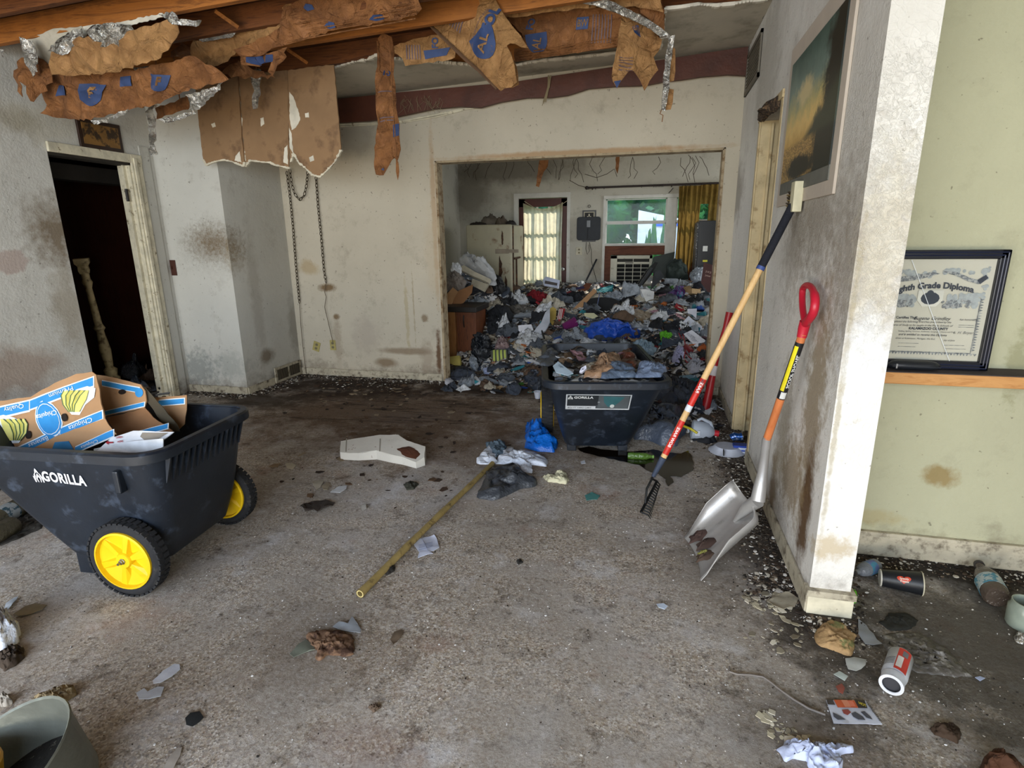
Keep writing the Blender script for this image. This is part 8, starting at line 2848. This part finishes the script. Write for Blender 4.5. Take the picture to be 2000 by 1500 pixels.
mb = MB()
hp_ = []
for k in range(20):
    t_ = 6.283 * k / 20
    hx, hy = 16 * math.sin(t_) ** 3, 13 * math.cos(t_) - 5 * math.cos(2 * t_) - 2 * math.cos(3 * t_) - math.cos(4 * t_)
    hp_.append(cupat(.52 + hx * .0105, 38 + hy * 1.5))
mb.add(hp_ + [cupat(.52, 38, .003)], [(k, (k + 1) % 20, 20) for k in range(20)])
mb.build('heart_logo', SM('#c2442c', .5), cu_, W=True)
text('Speedy', lambda x, y: cupat(.52 + x * .075, 42 + y * 14, .004), SM('#e0cfc0', .5), cu_, .02)
text('Freeze', lambda x, y: cupat(.53 + x * .075, 28 + y * 14, .004), SM('#e0cfc0', .5), cu_, .02)
for lb, p0, p1, r, col, lab in (('brown tinted plastic bottle with pale blue label by the green wall', (1915, 1108), (1948, 1168), .045, '#4a4038', '#a9b4b4'), ('clear plastic bottle lying behind the wall end', (1672, 1118), (1712, 1104), .03, '#6a6e74', '#5a6a9a')):
    t = thing('drink_bottle', lb, 'bottle', FL(*p0), group='bottles by the green wall')
    a, b = FL(p1[0], p1[1], r), FL(p0[0], p0[1], r)
    M_b = plastic('bottle_' + col.strip('#'), col, .15)
    MB().tube([a, a.lerp(b, .05), a.lerp(b, .6), a.lerp(b, .8), a.lerp(b, .85), b + (b - a) * .05], [r * .8, r, r, r * .7, r * .4, r * .36], 18).build('body', M_b, t, True, W=True)
    MB().tube([a.lerp(b, .2), a.lerp(b, .5)], r * 1.02, 18).build('label', M('lab_' + col.strip('#'), lab, .5, col2='#3f7f96', c2=(.5, .55), scale=20, bump=0), t, True, W=True)
    MB().tube([b + (b - a) * .05, b + (b - a) * .12], r * .42, 12).build('cap', SM('#3a3634', .5), t, True, W=True)
t = thing('glass_jar', 'dusty clear glass jar at the right edge of the floor', 'jar', FL(1995, 1215))
c = FL(1998, 1222)
MB().lathe([(0, 0), (.05, 0), (.055, .01), (.055, .075), (.048, .085), (.048, .10), (.044, .10), (.044, .083), (.05, .072), (.05, .012), (0, .01)], 24, Matrix.Translation(c), False).build('jar', M('dusty_glass', '#8d9688', .2, bump=.05), t, True, W=True)
MB().lathe([(0, .012), (.045, .012), (.045, .04), (0, .042)], 16, Matrix.Translation(c)).build('residue', SM('#5c6455', .8), t, True, W=True)
floor_blob('foil_scrap', 'small silver foil scrap below the glass jar', 'foil', [(1980, 1240), (1992, 1234), (2004, 1244), (1998, 1256), (1984, 1252)], .02, M_foil, 66)
floor_blob('orange_peel_bag', 'tan and green mouldy sack scrap at the foot of the wall end', 'scrap', [(1592, 1230), (1605, 1214), (1625, 1210), (1650, 1222), (1673, 1238), (1668, 1256), (1668, 1278), (1650, 1276), (1625, 1266), (1600, 1258), (1590, 1244)], .028, M('mouldy_sack', '#a2835a', .8, col2='#6f7044', c2=(.55, .62), bump=.6, bscale=40), 67, fold=.6, f=4)
flat('clear_film_scrap', 'grey translucent film scrap beside the mouldy sack', 'plastic', [(1676, 1210), (1692, 1222), (1712, 1250), (1722, 1262), (1705, 1262), (1690, 1258), (1676, 1240)], SM('#82868c', .4), .012)
floor_blob('grey_film_sheet', 'dirty grey plastic film lying under the white bottle', 'plastic film', [(1722, 1240), (1760, 1232), (1800, 1236), (1850, 1268), (1890, 1310), (1900, 1320), (1860, 1320), (1790, 1312), (1750, 1290), (1725, 1262)], .012, M('dirty_film', '#57534e', .45, col2='#8d8a86', c2=(.55, .62), scale=16, bump=.8, bscale=30), 68, fold=.9, f=10)
flat('white_scrap_right', 'crumpled white scrap between the sack and the white bottle', 'paper', [(1650, 1290), (1668, 1284), (1692, 1290), (1690, 1302), (1672, 1312), (1656, 1308)], SM('#a9aba6', .8), .014)
flat('pale_scrap_right', 'flat pale scrap left of the white bottle', 'paper', [(1628, 1318), (1640, 1312), (1656, 1322), (1650, 1330)], SM('#b0bab4', .8), .004)
flat('red_scrap', 'small red brown scrap above the flyer', 'scrap', [(1632, 1342), (1644, 1336), (1650, 1346), (1646, 1356), (1638, 1352)], SM('#8a4a3c', .8), .006)
flat('white_chip_right', 'tiny white paper chip on the right floor', 'paper', [(1904, 1324), (1914, 1322), (1924, 1326), (1914, 1331)], SM('#a9b4d0', .8), .004)
floor_blob('green_scrap', 'lime green scrap at the foot of the wall end', 'scrap', [(1662, 1168), (1666, 1156), (1673, 1160), (1674, 1172), (1668, 1176)], .03, PM('#5fae1c', False), 69)
floor_blob('brown_clump_right', 'dark brown clump on the right floor', 'clump', [(1816, 1420), (1830, 1412), (1865, 1412), (1880, 1430), (1872, 1450), (1850, 1440), (1825, 1432)], .02, PM('#3a2a1c', False), 70)
floor_blob('brown_boot_edge', 'brown leather like lump at the bottom right corner', 'lump', [(1905, 1510), (1915, 1488), (1940, 1474), (1970, 1476), (1992, 1490), (2005, 1520)], .06, PM('#4a2c18', False), 71, fold=.3)
floor_blob('dark_gravel_lump', 'blackish damp patch clump on the floor beside the grey film', 'clump', [(1718, 1215), (1740, 1198), (1770, 1196), (1795, 1210), (1780, 1228), (1740, 1232)], .012, PM('#24241f', False), 72, fold=.4)

# metal bucket at the bottom left, with dirty contents, and yellow object
bk = thing('metal_bucket', 'galvanised metal bucket with black residue at the bottom left corner', 'bucket', FL(-10, 1500))
c = FL(-22, 1512, .15)
ax_ = Vector((-.22, -.30, .92)).normalized()
T = Matrix.Translation(c) @ Vector((0, 0, 1)).rotation_difference(ax_).to_matrix().to_4x4() @ Matrix.Translation((0, 0, -.19))
M_gal = M('galvanised_steel', '#7c8078', .45, metal=.6, var=.2, scale=12, bump=.2)
MB().lathe([(0, .004), (.14, .004), (.150, .02), (.185, .19), (.190, .195), (.188, .20), (.182, .196), (.146, .022), (0, .014)], 40, T, False).build('pail', M_gal, bk, True, W=True)
MB().lathe([(0, .06), (.15, .055), (.16, .07), (0, .09)], 24, T).build('residue', M('black_residue', '#171614', .8, col2='#6a675e', c2=(.62, .68), scale=30, bump=1, bscale=40), bk, True, W=True)
ye = thing('yellow_tub', 'yellow tub edge beyond the bucket at the bottom left corner', 'tub', FL(-20, 1540))
c2_ = FL(-60, 1600)
MB().lathe([(0, .0), (.07, 0), (.09, .14), (.085, .145), (.066, .01), (0, .01)], 24, Matrix.Translation((c2_.x, c2_.y, 0)), False).build('tub', SM('#b8860f', .5), ye, True, W=True)
# bottles and black bin left of the near cart
for lb, p0, p1, r in (('dusty olive bottle with white and blue label behind the near cart', (2, 1010), (48, 985), .05), ('dirty brown bottle lying lowest at the left edge', (-10, 1045), (30, 1022), .045)):
    t = thing('old_bottle', lb, 'bottle', FL(*p0), group='old bottles left of the near cart')
    a, b = FL(p0[0], p0[1], r), FL(p1[0], p1[1], r)
    a = a + (a - b) * .6
    MB().tube([a, a.lerp(b, .04), a.lerp(b, .9), a.lerp(b, .97), b], [r * .8, r, r, r * .8, r * .5], 18).build('body', plastic('olive_plastic', '#55503e', .35), t, True, W=True)
    if r == .05:
        MB().tube([a.lerp(b, .35), a.lerp(b, .66)], r * 1.02, 18).build('label', M('faded_label', '#9aa0a2', .6, col2='#2c4a58', c2=(.52, .56), scale=14, bump=0), t, True, W=True)
bn = thing('dark_bin', 'dark rounded bin behind the near cart at the left edge', 'bin', AX(-40, 880, 1, 2.6))
c = FL(-60, 960)
MB().lathe([(0, .0), (.17, 0), (.22, .40), (.235, .41), (.235, .43), (.21, .43), (.16, .02), (0, .02)], 28, Matrix.Translation((c.x, c.y, 0)), False).build('bin', SM('#2a2a28', .5), bn, True, W=True)
floor_blob('leaf_heap_left', 'dark leafy litter heaped behind the near cart', 'litter', [(0, 1030), (30, 1010), (70, 985), (95, 1000), (80, 1030), (40, 1050), (0, 1065)], .015, PM('#3c3a36', False), 81, fold=.9, f=10)
# debris inside the hall
for k, (px, py, s, col, lb) in enumerate(((250, 700, .16, '#1b1d22', 'black bag heap standing tallest in the hall doorway'), (285, 715, .15, '#5c4838', 'brown cloth heap in the middle of the hall doorway'), (305, 735, .13, '#50565e', 'grey rag heap at the right of the hall doorway'), (300, 752, .10, '#39404c', 'dark blue rag at the right front of the hall doorway'), (265, 738, .12, '#39404c', 'dark blue bag at the left front of the hall doorway'), (325, 712, .09, '#8c2228', 'dull red cloth beside the door frame foot'))):
    p = AX(px, py, 0, -4.75 if k < 3 else -4.5)
    item('bag' if k % 2 == 0 else 'cloth', (p.x, p.y, max(.04, p.z * .6)), s, col, lb, k % 2 == 0, group='heaped rubbish in the hall doorway', sz=1.3, seed=k)
chips('hall_debris', 'dark debris covering the hall floor behind the left door', 'debris', [(-4.6, 3.5, -4.9, 4.1, 3, .2), (-5.2, 3.5, -4.8, 4.3, 2, .3)], 500, .02, .08, ['#2a2622', '#4a4640', '#6a6a6a', '#3a2e24'], lambda x, y: .02 + .10 * max(0, math.sin((y - 3.4) * 3)) * (rnd.random()), 8, .3, 1)

# ---- crumbled plaster, grit and chips (nobody could count them)
DK = ['#2a211a', '#1e1915', '#3d3026', '#b9b2a4', '#7a6d5c', '#4a3c30', '#d8d4cc', '#2a211a', '#55473a']
chips('plaster_crumbs', 'black and white crumbs along the foot of the closet and rear wall', 'crumbs', [(XL + .02, YC - .05, -3.62, YC - .06, 3, .04), (-3.6, YC, -3.58, YB - .05, 3.2, .06), (-3.6, YB - .06, -2.0, YB - .06, 5, .045), (-3.3, YB - .2, -2.4, YB - .25, 1.2, .1)], 5000, .003, .016, DK, None, 21, .4)
chips('wall_grit', 'black and white grit along the foot of the right wall', 'crumbs', [(XR - .05, 2.1, XR - .05, 3.55, 3.2, .055), (XR - .07, 3.5, XR - .1, 5.1, 3.2, .09), (XR - .04, 2.02, XR2 + .05, 2.0, .9, .05), (.55, 2.12, .5, 2.3, .8, .05), (XR2 + .02, 2.1, XR2 + .04, 2.5, .8, .04), (XR2, YG - .06, 2.2, YG - .07, 2.2, .05), (.45, 2.5, .5, 3.4, .6, .12)], 7500, .002, .013, DK, None, 22, .4)
chips('floor_flecks', 'tiny white flecks scattered over the concrete floor', 'flecks', [(-2.5, 1.8, 0, 1.6, 3, .7), (-.4, 1.6, .5, 3.2, 3, .5), (-1.5, 1.4, -.3, 3.0, 2, .6), (.3, 1.4, 1.1, 1.9, 1.5, .3), (-2.6, .9, -1.2, 1.4, 1, .3), (.9, 1.5, 1.6, 2.3, 1.2, .4)], 4200, .0015, .005, ['#d8d8d8', '#cfcac2', '#e0e0e0', '#4a4038', '#2a2622', '#a89c8c'], None, 23, .5)
chips('brown_scraps', 'dark wet scraps smeared over the brown stained floor', 'scraps', [(-3.2, 4.9, -1.9, 4.7, 2, .2), (-2.9, 4.3, -1.4, 4.1, 1.4, .3), (-2.2, 3.3, -1.0, 3.0, .8, .3), (-1.6, 5.0, -.7, 5.3, 1.5, .12)], 650, .005, .04, ['#2a1d14', '#3c2b1e', '#5a4430', '#8a7a64'], None, 24, .12)
chips('opening_litter', 'small torn litter along the front edge of the heap', 'litter', [(-1.95, 5.3, -1.2, 5.5, 2, .1), (-1.3, 5.5, -.5, 5.5, 2, .15), (.0, 5.0, .5, 4.6, 2, .14), (.1, 4.4, .55, 4.2, 1, .12)], 900, .008, .045, ['#c9ccd6', '#8c8478', '#3a3a40', '#a8846a', '#d8d4cc', '#50565e', '#2a2622'], None, 25, .25, 1)
flat('plaster_flake_patch', 'cream plaster flake patch on the floor beside the wall end', 'plaster', [(1500, 1178), (1515, 1160), (1540, 1158), (1560, 1170), (1552, 1186), (1530, 1192), (1510, 1188)], SM('#a09884', .9), .012, freq=30)
chips('plaster_flakes', 'cream plaster flakes beside the shovel and wall end', 'flakes', [(.42, 2.08, .58, 2.12, 1, .04), (.36, 1.52, .52, 1.42, .8, .02), (.45, 1.95, .55, 1.85, .3, .05)], 170, .005, .025, ['#b0a890', '#8d8572', '#c9c2b0'], None, 26, .2)
M1 = MW[cart1.name]
V, Fc = blob([(x, y) for x, y in ((-.58, -.24), (-.2, -.25), (.12, -.24), (.13, .24), (-.2, .25), (-.58, .24))], .10, 5, 12, 44, .4, 5)
mb = MB()
mb.add([M1 @ Vector((v[0], v[1], v[2] + .36)) for v in V], Fc)
tag(mb.build('flattened_cardboard', M_cardd, None, True, auto=False), 'crushed brown cardboard filling the near cart under the banana box', 'cardboard')
